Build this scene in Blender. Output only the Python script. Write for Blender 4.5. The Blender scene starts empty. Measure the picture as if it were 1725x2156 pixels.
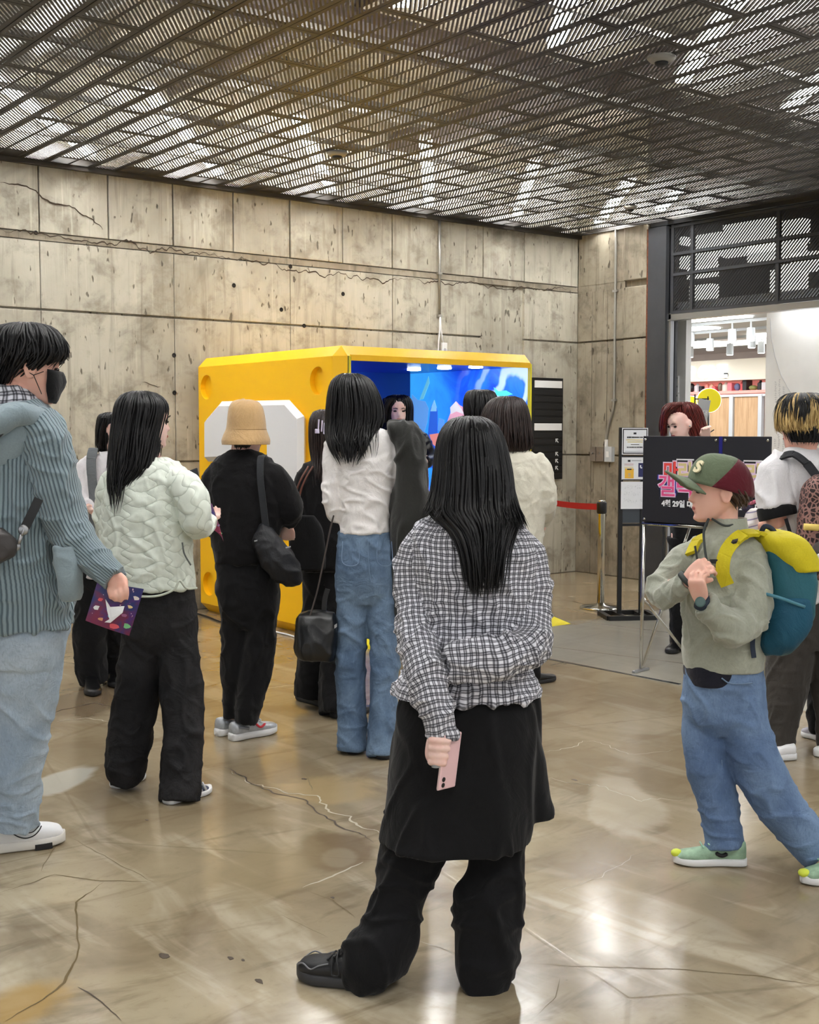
import bpy, bmesh, math, random
import numpy as np
from mathutils import Vector, Matrix, noise
from mathutils.bvhtree import BVHTree

random.seed(7)
rng = np.random.default_rng(7)
scene = bpy.context.scene
COL = scene.collection

# ------------------------------------------------------------------ camera
F, CX, CY, CAMH = 2560.0, 862.5, 1078.0, 1.5
PSI = math.radians(37.96)
PIT = math.atan(173 / F)
cam_d = bpy.data.cameras.new('camera')
cam_d.sensor_fit = 'HORIZONTAL'
cam_d.sensor_width = 36.0
cam_d.lens = 36.0 * F / 1725.0
cam_d.clip_start = 0.05
cam_d.clip_end = 200
cam = bpy.data.objects.new('camera', cam_d)
cam.location = (0, 0, CAMH)
cam.rotation_euler = (math.pi / 2 - PIT, 0, -PSI)
COL.objects.link(cam)
scene.camera = cam

# ------------------------------------------------------------------ world + exposure
WORLD_STRENGTH = 0.9
LAMP_STRENGTH = 140.0
world = bpy.data.worlds.new('world')
scene.world = world
world.use_nodes = True
world.node_tree.nodes['Background'].inputs[0].default_value = (0.95, 0.97, 1.0, 1)
world.node_tree.nodes['Background'].inputs[1].default_value = WORLD_STRENGTH
scene.view_settings.view_transform = 'Standard'
scene.view_settings.look = 'None'
scene.view_settings.gamma = 1.0
scene.view_settings.use_curve_mapping = False
scene.view_settings.exposure = 0.0

# ------------------------------------------------------------------ pixel helpers (pixel -> direction; distance from ground / plane)
_fw = np.array([math.sin(PSI) * math.cos(PIT), math.cos(PSI) * math.cos(PIT), -math.sin(PIT)])
_rt = np.array([math.cos(PSI), -math.sin(PSI), 0.0])
_up = np.cross(_rt, _fw)
_fh = np.array([math.sin(PSI), math.cos(PSI), 0.0])
_C = np.array([0, 0, CAMH])
def ray(x, y): return _fw * F + _rt * (x - CX) - _up * (y - CY)
def on_z(x, y, z=0.0):
    d = ray(x, y); return _C + d * (z - CAMH) / d[2]
def on_x(x, y, X):
    d = ray(x, y); return _C + d * X / d[0]
def on_y(x, y, Y):
    d = ray(x, y); return _C + d * Y / d[1]
def at_depth(x, y, D):
    d = ray(x, y); return _C + d * D / (d @ _fh)
def ground_depth(x, y): return float(on_z(x, y) @ _fh)

# ------------------------------------------------------------------ materials
def srgb(r, g, b):
    def f(c):
        c /= 255.0
        return c / 12.92 if c <= 0.04045 else ((c + 0.055) / 1.055) ** 2.4
    return (f(r), f(g), f(b), 1.0)

class NT:
    """small helper around a node tree"""
    def __init__(s, name):
        s.m = bpy.data.materials.new(name); s.m.use_nodes = True
        s.t = s.m.node_tree; s.b = s.t.nodes['Principled BSDF']
    def n(s, typ, **kw):
        nd = s.t.nodes.new(typ)
        for k, v in kw.items():
            if k.startswith('i_'):
                key = k[2:]
                key = int(key) if key.isdigit() else key.replace('_', ' ')
                s.put(nd.inputs[key], v)
            else: setattr(nd, k, v)
        return nd
    def put(s, sock, v):
        if isinstance(v, bpy.types.NodeSocket): s.t.links.new(v, sock)
        else: sock.default_value = v
    def math(s, op, a, b=0.0, c=None, clamp=False):
        nd = s.t.nodes.new('ShaderNodeMath'); nd.operation = op; nd.use_clamp = clamp
        s.put(nd.inputs[0], a); s.put(nd.inputs[1], b)
        if c is not None: s.put(nd.inputs[2], c)
        return nd.outputs[0]
    def mix(s, fac, a, b):
        nd = s.t.nodes.new('ShaderNodeMix'); nd.data_type = 'RGBA'
        s.put(nd.inputs[0], fac); s.put(nd.inputs[6], a); s.put(nd.inputs[7], b)
        return nd.outputs[2]
    def ramp(s, fac, lo, hi, smooth=True):
        nd = s.t.nodes.new('ShaderNodeMapRange'); nd.clamp = True
        if smooth: nd.interpolation_type = 'SMOOTHSTEP'
        s.put(nd.inputs[0], fac); nd.inputs[1].default_value = lo; nd.inputs[2].default_value = hi
        return nd.outputs[0]
    def pos(s, scale=(1, 1, 1), rot=(0, 0, 0), src='pos', loc=(0, 0, 0)):
        if src == 'pos': o = s.n('ShaderNodeNewGeometry').outputs['Position']
        elif src == 'uv': o = s.n('ShaderNodeUVMap').outputs[0]
        elif src == 'gen': o = s.n('ShaderNodeTexCoord').outputs['Generated']
        else: o = s.n('ShaderNodeTexCoord').outputs['Object']
        mp = s.n('ShaderNodeMapping'); s.t.links.new(o, mp.inputs[0])
        mp.inputs[1].default_value = loc; mp.inputs[2].default_value = rot; mp.inputs[3].default_value = scale
        return mp.outputs[0]
    def noise(s, vec, scale=5, detail=4, rough=0.55, dist=0.0):
        nd = s.n('ShaderNodeTexNoise'); s.put(nd.inputs['Vector'], vec)
        nd.inputs['Scale'].default_value = scale; nd.inputs['Detail'].default_value = detail
        nd.inputs['Roughness'].default_value = rough; nd.inputs['Distortion'].default_value = dist
        return nd.outputs[0]
    def bump(s, h, strength=0.3, dist=0.01, prev=None):
        nd = s.n('ShaderNodeBump'); s.put(nd.inputs['Height'], h)
        nd.inputs['Strength'].default_value = strength; nd.inputs['Distance'].default_value = dist
        if prev is not None: s.t.links.new(prev, nd.inputs['Normal'])
        return nd.outputs[0]
    def out(s, col=None, rough=None, metal=None, spec=None, normal=None, emit=None, estr=None, coat=None, sheen=None, alpha=None, trans=None):
        b = s.b
        for key, v in (('Base Color', col), ('Roughness', rough), ('Metallic', metal), ('Specular IOR Level', spec), ('Normal', normal),
                       ('Emission Color', emit), ('Emission Strength', estr), ('Coat Weight', coat), ('Sheen Weight', sheen), ('Alpha', alpha), ('Transmission Weight', trans)):
            if v is not None: s.put(b.inputs[key], v)
        return s.m

_mc = {}
def flat(name, col, rough=0.5, metal=0.0, spec=0.5, var=0.0, vscale=6.0, bump=0.0, bscale=60.0, emit=0.0, coat=0.0, sheen=0.0, src='obj'):
    """plain surface with a little procedural variation and grain"""
    if name in _mc: return _mc[name]
    t = NT(name)
    c = col
    if var:
        f = t.noise(t.pos(src=src), vscale, 4)
        dark = tuple(v * (1 - var) for v in col[:3]) + (1,)
        lite = tuple(min(1, v * (1 + var)) for v in col[:3]) + (1,)
        c = t.mix(t.ramp(f, 0.3, 0.7), dark, lite)
    nrm = None
    if bump: nrm = t.bump(t.noise(t.pos(src=src), bscale, 3), bump, 0.004)
    m = t.out(c, rough, metal, spec, nrm, coat=coat, sheen=sheen)
    if emit: t.out(emit=c, estr=emit)
    _mc[name] = m
    return m

# ------------------------------------------------------------------ mesh helpers
class MB:
    """collects polygons for one mesh"""
    def __init__(s): s.v = []; s.f = []; s.uv = None
    def add(s, v, f):
        o = len(s.v); s.v += [tuple(p) for p in v]; s.f += [tuple(i + o for i in q) for q in f]; return s
    def box(s, a, b):
        (x0, y0, z0), (x1, y1, z1) = a, b
        x0, x1 = sorted((x0, x1)); y0, y1 = sorted((y0, y1)); z0, z1 = sorted((z0, z1))
        return s.add([(x0, y0, z0), (x1, y0, z0), (x1, y1, z0), (x0, y1, z0), (x0, y0, z1), (x1, y0, z1), (x1, y1, z1), (x0, y1, z1)],
              [(0, 3, 2, 1), (4, 5, 6, 7), (0, 1, 5, 4), (1, 2, 6, 5), (2, 3, 7, 6), (3, 0, 4, 7)])
    def obox(s, c, ax, ay, az):
        """box from centre and three half-axis vectors"""
        c, ax, ay, az = map(np.asarray, (c, ax, ay, az))
        P = [c + i * ax + j * ay + k * az for k in (-1, 1) for i, j in ((-1, -1), (1, -1), (1, 1), (-1, 1))]
        return s.add(P, [(0, 3, 2, 1), (4, 5, 6, 7), (0, 1, 5, 4), (1, 2, 6, 5), (2, 3, 7, 6), (3, 0, 4, 7)])
    def prism(s, poly, h, axis=2, base=0.0):
        """extrude 2-D polygon along an axis"""
        n = len(poly)
        def p3(q, z):
            r = [0, 0, 0]; oth = [i for i in range(3) if i != axis]
            r[oth[0]], r[oth[1]] = q; r[axis] = z; return r
        V = [p3(q, base) for q in poly] + [p3(q, base + h) for q in poly]
        return s.add(V, [tuple(range(n - 1, -1, -1)), tuple(range(n, 2 * n))] + [(i, (i + 1) % n, n + (i + 1) % n, n + i) for i in range(n)])
    def tube(s, pts, r, n=8, cap=True):
        pts = np.asarray(pts, float)
        rr = np.full(len(pts), r, float) if np.isscalar(r) else np.asarray(r, float)
        T = np.gradient(pts, axis=0); T /= np.linalg.norm(T, axis=1)[:, None] + 1e-12
        u = np.cross(T[0], (0, 0, 1.0))
        if np.linalg.norm(u) < 1e-3: u = np.cross(T[0], (0, 1.0, 0))
        V = []
        for i in range(len(pts)):
            u = u - T[i] * (u @ T[i]); u /= np.linalg.norm(u) + 1e-12
            w = np.cross(T[i], u)
            for k in range(n):
                a = 2 * math.pi * k / n
                V.append(pts[i] + rr[i] * (math.cos(a) * u + math.sin(a) * w))
        Fc = []
        for i in range(len(pts) - 1):
            for k in range(n):
                k2 = (k + 1) % n
                Fc.append((i * n + k, i * n + k2, (i + 1) * n + k2, (i + 1) * n + k))
        if cap:
            Fc.append(tuple(range(n - 1, -1, -1))); Fc.append(tuple((len(pts) - 1) * n + k for k in range(n)))
        return s.add(V, Fc)
    def lathe(s, prof, c=(0, 0, 0), n=24, axis='z'):
        """prof: list of (radius, height)"""
        V = []; Fc = []
        for r, h in prof:
            for k in range(n):
                a = 2 * math.pi * k / n
                p = (r * math.cos(a), r * math.sin(a), h)
                if axis == 'y': p = (p[0], p[2], p[1])
                if axis == 'x': p = (p[2], p[0], p[1])
                V.append((c[0] + p[0], c[1] + p[1], c[2] + p[2]))
        m = len(prof)
        for i in range(m - 1):
            for k in range(n):
                k2 = (k + 1) % n
                Fc.append((i * n + k, i * n + k2, (i + 1) * n + k2, (i + 1) * n + k))
        Fc.append(tuple(range(n - 1, -1, -1))); Fc.append(tuple((m - 1) * n + k for k in range(n)))
        return s.add(V, Fc)
    def ell(s, c, r, nu=16, nv=10, M=None):
        V = []; Fc = []
        for j in range(1, nv):
            ph = math.pi * j / nv
            for k in range(nu):
                a = 2 * math.pi * k / nu
                V.append((r[0] * math.sin(ph) * math.cos(a), r[1] * math.sin(ph) * math.sin(a), r[2] * math.cos(ph)))
        V += [(0, 0, r[2]), (0, 0, -r[2])]
        if M is not None: V = [tuple(M @ Vector(p)) for p in V]
        V = [(p[0] + c[0], p[1] + c[1], p[2] + c[2]) for p in V]
        for j in range(nv - 2):
            for k in range(nu):
                k2 = (k + 1) % nu
                Fc.append((j * nu + k, (j + 1) * nu + k, (j + 1) * nu + k2, j * nu + k2))
        t, b = len(V) - 2, len(V) - 1
        for k in range(nu):
            k2 = (k + 1) % nu
            Fc.append((t, k, k2)); Fc.append((b, (nv - 2) * nu + k2, (nv - 2) * nu + k))
        return s.add(V, Fc)
    def mesh(s, name, smooth=False, fix=True):
        me = bpy.data.meshes.new(name)
        me.from_pydata([tuple(map(float, p)) for p in s.v], [], s.f)
        if fix:
            bm = bmesh.new(); bm.from_mesh(me)
            bmesh.ops.recalc_face_normals(bm, faces=bm.faces); bm.to_mesh(me); bm.free()
        if smooth: me.shade_smooth()
        return me
    def obj(s, name, mat, parent=None, smooth=False, fix=True, loc=None, bevel=0.0):
        return link(name, s.mesh(name, smooth, fix), mat, parent, loc, bevel)

def link(name, me, mat, parent=None, loc=None, bevel=0.0):
    o = bpy.data.objects.new(name, me); COL.objects.link(o)
    if mat is not None and len(me.materials) == 0: me.materials.append(mat)
    if parent is not None: o.parent = parent
    if loc is not None: o.location = loc
    if bevel:
        md = o.modifiers.new('bevel', 'BEVEL'); md.width = bevel; md.segments = 2; md.limit_method = 'ANGLE'; md.angle_limit = math.radians(40)
    return o

def thing(name, label, cat, loc=(0, 0, 0), rotz=0.0, group=None):
    o = bpy.data.objects.new(name, None); COL.objects.link(o)
    o.empty_display_size = 0.1
    o.location = loc; o.rotation_euler = (0, 0, rotz)
    return tag(o, label, cat, group)
def tag(o, label, cat, group=None):
    o['label'] = label; o['category'] = cat
    if group: o['group'] = group
    return o
def struct(o): o['kind'] = 'structure'; return o

_font = None
def text_mesh(txt, size, extrude=0.001, align='CENTER', bold=0.0):
    cu = bpy.data.curves.new('lettering', 'FONT'); cu.body = txt; cu.size = size; cu.extrude = extrude; cu.offset = bold
    cu.align_x = align; cu.align_y = 'CENTER'; cu.resolution_u = 3
    o = bpy.data.objects.new('lettering', cu); COL.objects.link(o)
    me = bpy.data.meshes.new_from_object(o.evaluated_get(bpy.context.evaluated_depsgraph_get()))
    bpy.data.objects.remove(o); bpy.data.curves.remove(cu)
    return me
def lettering(name, txt, size, M, mat, parent=None, **kw):
    """M: 4x4 matrix, text lies in local XY"""
    me = text_mesh(txt, size, **kw); me.materials.clear(); me.materials.append(mat)
    me.transform(M)
    o = bpy.data.objects.new(name, me); COL.objects.link(o)
    if parent is not None: o.parent = parent
    return o
def frame(origin, x, y):
    """matrix with given x, y directions"""
    x = Vector(x).normalized(); y = Vector(y); z = x.cross(y).normalized(); y = z.cross(x)
    M = Matrix.Identity(4)
    for i in range(3): M[i][0], M[i][1], M[i][2], M[i][3] = x[i], y[i], z[i], origin[i]
    return M
# ------------------------------------------------------------------ curve helpers
def catmull(P, n):
    """resample rows of P along a Catmull-Rom spline at n points (by chord length of the first three columns)"""
    P = np.asarray(P, float)
    d = np.linalg.norm(np.diff(P[:, :3], axis=0), axis=1); d = np.maximum(d, 1e-5) ** .5
    t = np.concatenate([[0], np.cumsum(d)])
    m = np.zeros_like(P)
    for i in range(len(P)):
        if i == 0: m[i] = (P[1] - P[0]) / (t[1] - t[0])
        elif i == len(P) - 1: m[i] = (P[-1] - P[-2]) / (t[-1] - t[-2])
        else:
            a = (P[i] - P[i - 1]) / (t[i] - t[i - 1]); b = (P[i + 1] - P[i]) / (t[i + 1] - t[i])
            w = (t[i + 1] - t[i]) / (t[i + 1] - t[i - 1]); m[i] = a * w + b * (1 - w)
            m[i] = np.where(a * b <= 0, m[i] * .35, m[i])
    s = np.linspace(0, t[-1], n); out = np.zeros((n, P.shape[1]))
    idx = np.clip(np.searchsorted(t, s, 'right') - 1, 0, len(P) - 2)
    for k in range(n):
        i = idx[k]; h = t[i + 1] - t[i]; u = (s[k] - t[i]) / h
        out[k] = (2 * u**3 - 3 * u**2 + 1) * P[i] + (u**3 - 2 * u**2 + u) * h * m[i] + (-2 * u**3 + 3 * u**2) * P[i + 1] + (u**3 - u**2) * h * m[i + 1]
    return out
# =================================================================== SETTING
WALL_Y, WALL_X, CEIL = 9.04, 9.29, 3.51

def concrete_mat(name, c0, c1, c2, streak=1.0, seed=0.0):
    t = NT(name)
    p = t.pos(loc=(seed, seed, 0))
    big = t.noise(p, 0.9, 5, 0.6, 0.4)
    mid = t.noise(p, 4.5, 6, 0.65, 0.3)
    st = t.noise(t.pos(scale=(9, 9, 0.55), loc=(seed, 0, 0)), 1.6, 5, 0.65, 0.5)
    st2 = t.noise(t.pos(scale=(30, 30, 1.2)), 1.3, 3, 0.6)
    c = t.mix(t.ramp(big, 0.35, 0.68), c0, c1)
    c = t.mix(t.math('MULTIPLY', t.ramp(mid, 0.46, 0.7), 0.7), c, c2)
    c = t.mix(t.math('MULTIPLY', t.ramp(st, 0.5, 0.72), 0.55 * streak), c, c2)
    c = t.mix(t.math('MULTIPLY', t.ramp(st2, 0.58, 0.75), 0.4 * streak), c, tuple(min(1, v * 1.35) for v in c0[:3]) + (1,))
    pit = t.noise(t.pos(scale=(1, 1, 0.35)), 24, 2, 0.5)
    pits = t.ramp(pit, 0.66, 0.72)
    c = t.mix(t.math('MULTIPLY', pits, 0.75), c, (c2[0] * .3, c2[1] * .28, c2[2] * .25, 1))
    blot = t.noise(t.pos(scale=(1, 1, .8), loc=(seed + 7, 2, 0)), 1.15, 5, .65, .7)
    c = t.mix(t.math('MULTIPLY', t.ramp(blot, .52, .72), .6), c, tuple(v * .72 for v in c2[:3]) + (1,))
    rust = t.ramp(t.noise(t.pos(scale=(3, 3, 0.8), loc=(3.3, 0, 1)), 1.1, 5, 0.6), 0.66, 0.8)
    c = t.mix(t.math('MULTIPLY', rust, 0.45), c, srgb(150, 115, 66))
    h = t.math('SUBTRACT', t.math('ADD', mid, t.math('MULTIPLY', st, 0.7)), t.math('MULTIPLY', pits, 1.6))
    nrm = t.bump(h, 0.55, 0.012)
    return t.out(c, t.math('ADD', 0.62, t.math('MULTIPLY', mid, 0.3)), normal=nrm, spec=0.3)

M_CONC = concrete_mat('concrete_wall', srgb(184, 179, 163), srgb(158, 152, 137), srgb(118, 111, 98))
M_CONC2 = concrete_mat('concrete_pillar', srgb(154, 146, 129), srgb(130, 121, 105), srgb(98, 89, 75), 1.3, 4.0)
M_CONC_UP = concrete_mat('concrete_slab', srgb(190, 182, 166), srgb(160, 153, 139), srgb(118, 111, 100), 0.2)
M_DARKCONC = flat('dark_crack', srgb(66, 56, 46), 0.95, spec=0.1)

# floor -------------------------------------------------------------
def floor_mat():
    t = NT('polished_concrete_floor')
    p = t.pos()
    w = p
    big = t.noise(p, 0.7, 4, 0.5, 0.5)
    mid = t.noise(p, 2.3, 5, 0.55, 0.7)
    fine = t.noise(p, 30, 4, 0.7)
    sw1 = t.noise(t.pos(scale=(2.4, 0.7, 1), rot=(0, 0, 0.75)), 1.7, 4, 0.55, 0.9)
    sw2 = t.noise(t.pos(scale=(0.8, 2.6, 1), rot=(0, 0, 0.3)), 2.6, 4, 0.6, 0.8)
    c = t.mix(t.ramp(big, 0.34, 0.66), srgb(182, 168, 140), srgb(150, 135, 109))
    c = t.mix(t.math('MULTIPLY', t.ramp(mid, 0.42, 0.7), 0.8), c, srgb(126, 110, 86))
    c = t.mix(t.math('MULTIPLY', t.ramp(sw1, 0.48, 0.68), 0.65), c, srgb(202, 191, 168))
    c = t.mix(t.math('MULTIPLY', t.ramp(sw2, 0.5, 0.72), 0.65), c, srgb(112, 97, 74))
    c = t.mix(t.math('MULTIPLY', t.ramp(fine, 0.5, 0.85), 0.35), c, srgb(124, 108, 84))
    # the far part of the floor is browner and greyer
    sp = t.n('ShaderNodeSeparateXYZ'); t.put(sp.inputs[0], p)
    c = t.mix(t.math('MULTIPLY', t.ramp(t.math('ADD', t.math('ADD', sp.outputs[0], sp.outputs[1]), t.math('MULTIPLY', big, 2.0)), 6.0, 8.6), 0.6), c, srgb(128, 112, 87))
    # bluish grey area beside the booth
    d1 = t.ramp(t.math('ADD', sp.outputs[0], t.math('MULTIPLY', mid, 0.12)), 5.64, 5.68)
    d2 = t.ramp(t.math('ADD', sp.outputs[1], t.math('MULTIPLY', mid, 0.5)), 6.95, 6.80)
    c = t.mix(t.math('MULTIPLY', t.math('MULTIPLY', d1, d2), 0.65), c, srgb(150, 150, 142))
    # scratches
    vor = t.n('ShaderNodeTexVoronoi', feature='DISTANCE_TO_EDGE'); t.put(vor.inputs['Vector'], w); vor.inputs['Scale'].default_value = 0.42
    crack = t.ramp(vor.outputs[0], 0.004, 0.001)
    c = t.mix(t.math('MULTIPLY', crack, 0.3), c, srgb(110, 94, 66))
    chips = t.ramp(t.noise(t.pos(scale=(1, 2.2, 1), rot=(0, 0, .5)), 34, 2, 0.5), 0.74, 0.80)
    c = t.mix(t.math('MULTIPLY', chips, 0.4), c, srgb(112, 98, 76))
    # worn patches at fixed places: (x, y, rx, ry, rot, colour, soft)
    patches = [
        (*on_z(705, 1790)[:2], 0.17, 0.26, -0.65, srgb(118, 100, 76), 0.55, .85),
        (*on_z(715, 1805)[:2], 0.07, 0.11, -0.65, srgb(150, 136, 112), 0.6, .6),
        (*on_z(560, 1835)[:2], 0.20, 0.42, -0.9, srgb(150, 134, 104), 0.5, .6),
        (*on_z(170, 1480)[:2], 0.32, 0.60, -0.75, srgb(104, 88, 68), 0.5, .75),
        (*on_z(130, 1645)[:2], 0.10, 0.26, -0.8, srgb(186, 184, 174), 0.65, .8),
        (*on_z(60, 2115)[:2], 0.13, 0.20, -0.9, srgb(172, 140, 82), 0.4, .85),
        (*on_z(1310, 1690)[:2], 0.16, 0.55, -0.75, srgb(196, 186, 166), 0.7, .5),
        (*on_z(690, 1660)[:2], 0.3, 0.25, -0.1, srgb(172, 150, 110), 0.6, .6),
    ]
    for x, y, rx, ry, rot, col, soft, amt in patches:
        mp = t.n('ShaderNodeMapping', vector_type='TEXTURE'); t.put(mp.inputs[0], p)
        mp.inputs[1].default_value = (x, y, 0); mp.inputs[2].default_value = (0, 0, rot); mp.inputs[3].default_value = (rx, ry, 1)
        ln = t.n('ShaderNodeVectorMath', operation='LENGTH'); t.put(ln.inputs[0], mp.outputs[0])
        e = t.math('ADD', ln.outputs['Value'], t.math('MULTIPLY', t.math('SUBTRACT', mid, 0.5), 1.8))
        c = t.mix(t.math('MULTIPLY', t.ramp(e, 1.0, soft), amt), c, col)
    rough = t.math('ADD', 0.15, t.math('MULTIPLY', t.ramp(mid, 0.3, 0.75), 0.08))
    nrm = t.bump(t.math('SUBTRACT', t.noise(p, 3.0, 3), t.math('MULTIPLY', crack, 0.5)), 0.06, 0.02)
    return t.out(c, rough, spec=0.6, normal=nrm)
M_FLOOR = floor_mat()
MB().box((-7, -7, -0.12), (17.5, 14.5, 0)).obj('floor', M_FLOOR)
floor = struct(bpy.data.objects['floor'])

def ribbon(name, pts, width, mat, parent, z=0.0006, jitter=0.0, plane='z', off=None):
    """thin irregular strip following points (crack or seam)"""
    pts = np.asarray(pts, float); out = [pts[0]]
    for a, b in zip(pts[:-1], pts[1:]):
        L = np.linalg.norm(b - a); k = max(2, int(L / 0.02))
        for i in range(1, k + 1): out.append(a + (b - a) * i / k)
    P = np.array(out)
    mb = MB(); V = []; Fc = []
    for i, p in enumerate(P):
        t = P[min(i + 1, len(P) - 1)] - P[max(i - 1, 0)]; t /= np.linalg.norm(t) + 1e-9
        nrm = np.array([-t[1], t[0]])
        j = jitter * noise.noise((p[0] * 6, p[1] * 6, 3.1)) + 0.6 * jitter * noise.noise((p[0] * 17, p[1] * 17, 8.1)) + .35 * jitter * noise.noise((p[0] * 45, p[1] * 45, 2.1))
        w = width * (0.55 + 0.9 * abs(noise.noise((p[0] * 4, p[1] * 4, 1.7)))) * min(1, 6 * i / len(P) + .15, 6 * (len(P) - 1 - i) / len(P) + .15)
        for s_ in (-1, 1):
            q = p + nrm * (j + s_ * w / 2)
            V.append((q[0], q[1], z) if plane == 'z' else (q[0], off, q[1]))
    for i in range(len(P) - 1): Fc.append((2 * i, 2 * i + 1, 2 * i + 3, 2 * i + 2))
    mb.add(V, Fc)
    return mb.obj(name, mat, parent)

M_FCRACK = flat('floor_crack', srgb(104, 88, 56), 0.7, spec=0.3)
M_FCRACK_L = flat('floor_filler', srgb(172, 162, 142), 0.5, spec=0.4)
M_FDARK = flat('floor_gouge', srgb(74, 62, 48), 0.7)
def gpts(lst): return [on_z(*q)[:2] for q in lst]
for pts, w, m_, jit in [
    ([(212, 1858), (165, 1900), (160, 1960), (163, 2010), (140, 2070), (90, 2105), (10, 2150)], .008, M_FCRACK, .012),
    ([(136, 1757), (185, 1783), (260, 1825), (330, 1858)], .005, M_FCRACK, .01),
    ([(0, 1880), (115, 1842), (210, 1857), (330, 1853)], .006, M_FCRACK, .012),
    ([(135, 1762), (110, 1790), (85, 1835)], .005, M_FCRACK, .01),
    ([(165, 2078), (215, 2110), (255, 2150)], .006, M_FDARK, .006),
    ([(650, 1875), (700, 1895), (750, 1932)], .006, M_FCRACK, .008),
    ([(590, 1925), (640, 1950), (690, 1975)], .003, M_FCRACK, .006),
    ([(480, 1625), (560, 1655), (650, 1680), (720, 1715), (790, 1755)], .012, M_FCRACK_L, .05),
    ([(470, 1615), (560, 1660), (640, 1690), (700, 1730), (785, 1775)], .012, M_FDARK, .03),
    ([(635, 1868), (700, 1845), (765, 1815)], .010, M_FCRACK_L, .02),
    ([(625, 1605), (650, 1640), (660, 1665)], .006, M_FCRACK, .01),
    ([(885, 1982), (940, 2000), (960, 2010)], .005, M_FCRACK_L, .004),
    ([(1095, 2030), (1250, 2035), (1420, 2040), (1600, 2055), (1724, 2075)], .004, M_FCRACK, .01),
    ([(1180, 2060), (1170, 2100), (1130, 2140)], .003, M_FCRACK, .004),
    ([(1140, 1640), (1250, 1650), (1350, 1690), (1440, 1685)], .006, M_FCRACK_L, .05),
    ([(1150, 1585), (1250, 1560), (1330, 1590), (1425, 1580)], .005, M_FCRACK_L, .04),
    ([(1165, 1880), (1260, 1845), (1340, 1800)], .003, M_FCRACK_L, .02),
    ([(1180, 1262), (1215, 1268), (1240, 1275), (1340, 1265), (1360, 1250)], .010, M_FDARK, .02),
    ([(470, 1425), (560, 1450), (640, 1440), (620, 1470)], .008, M_FCRACK_L, .03),
    ([(110, 1500), (200, 1480), (235, 1490)], .016, M_FDARK, .02),
    ([(120, 1520), (180, 1512), (230, 1520)], .010, M_FCRACK_L, .02),
]:
    ribbon('floor_crack', gpts(pts), w, m_, floor, 0.0007, jit)
for q, r in [((545, 2066), .012), ((700, 1890), .006), ((345, 2012), .014), ((485, 2018), .008), ((512, 2022), .005), ((1210, 1642), .01), ((640, 1640), .01), ((310, 1727), .006)]:
    p = on_z(*q); mb = MB()
    poly = [(p[0] + r * math.cos(a) * random.uniform(.6, 1.3), p[1] + 1.6 * r * math.sin(a) * random.uniform(.6, 1.3)) for a in np.linspace(0, 6.28, 9)[:-1]]
    mb.prism(poly, 0.0009, 2, 0.0002); mb.obj('floor_gouge', M_FDARK, floor)

# back wall: cast panels, each its own piece --------------------------------
wall_back = struct(MB().box((-7, WALL_Y + 0.03, 0), (WALL_X + 0.35, WALL_Y + 0.35, 4.7)).obj('wall_back', M_CONC))
rows = [(0.0, 1.235), (1.243, 2.405), (2.413, 2.925), (2.985, 4.65)]
edges = [WALL_X] + [8.521 - 0.5565 * k for k in range(27)]
for ci in range(len(edges) - 1):
    x1, x0 = edges[ci], edges[ci + 1]
    for ri, (z0, z1) in enumerate(rows):
        if ri in (0, 1, 2) and ci % 2 == 1 and ci > 0: continue          # lower lifts were cast two boards wide
        xa = x0 if ri == 3 or ci == 0 else (edges[ci + 2] if ci + 2 < len(edges) else x0)
        d = random.uniform(0, 0.010)
        gp = .006 if ri == 3 else .0025
        mb = MB().box((xa + gp, WALL_Y - d * 0.5, z0 + 0.004), (x1 - gp, WALL_Y + 0.035, z1 - 0.004))
        mb.obj('wall_panel', M_CONC, wall_back, bevel=0.004)
MB().box((-7, WALL_Y + 0.004, 2.93), (WALL_X, WALL_Y + 0.04, 2.98)).obj('wall_joint_band', M_CONC2, wall_back)
def wpts(lst): return [(on_y(*q, WALL_Y)[0], on_y(*q, WALL_Y)[2]) for q in lst]
for pts, w, jit in [
    ([(0, 382), (55, 395), (75, 402), (105, 425), (150, 440), (190, 462), (215, 485)], .014, .02),
    ([(0, 480), (70, 492), (160, 505), (230, 510), (310, 520), (400, 530), (470, 545)], .013, .05),
    ([(440, 536), (560, 556), (640, 568), (720, 582), (860, 590)], .011, .05),
    ([(860, 590), (960, 596), (1050, 606), (1200, 612)], .011, .04),
    ([(300, 800), (320, 810), (338, 815)], .008, .02),
]:
    ribbon('wall_crack', wpts(pts), w, M_DARKCONC, wall_back, jitter=jit, plane='y', off=WALL_Y - 0.0065)
M_HOLE = flat('tie_hole_dark', srgb(24, 20, 17), 0.9)
for q in [(492, 601), (722, 619), (640, 686), (366, 748), (367, 827), (611, 561), (592, 652), (75, 490)]:
    p = on_y(*q, WALL_Y); rr = 0.014 if q[1] > 560 else .012
    MB().lathe([(rr * 1.35, 0), (rr * 1.2, -0.003), (rr, -0.003), (rr * .9, -0.0005)], (p[0], WALL_Y - 0.0055, p[2]), 14, 'y').obj('tie_hole', M_HOLE, wall_back, smooth=True)

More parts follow.
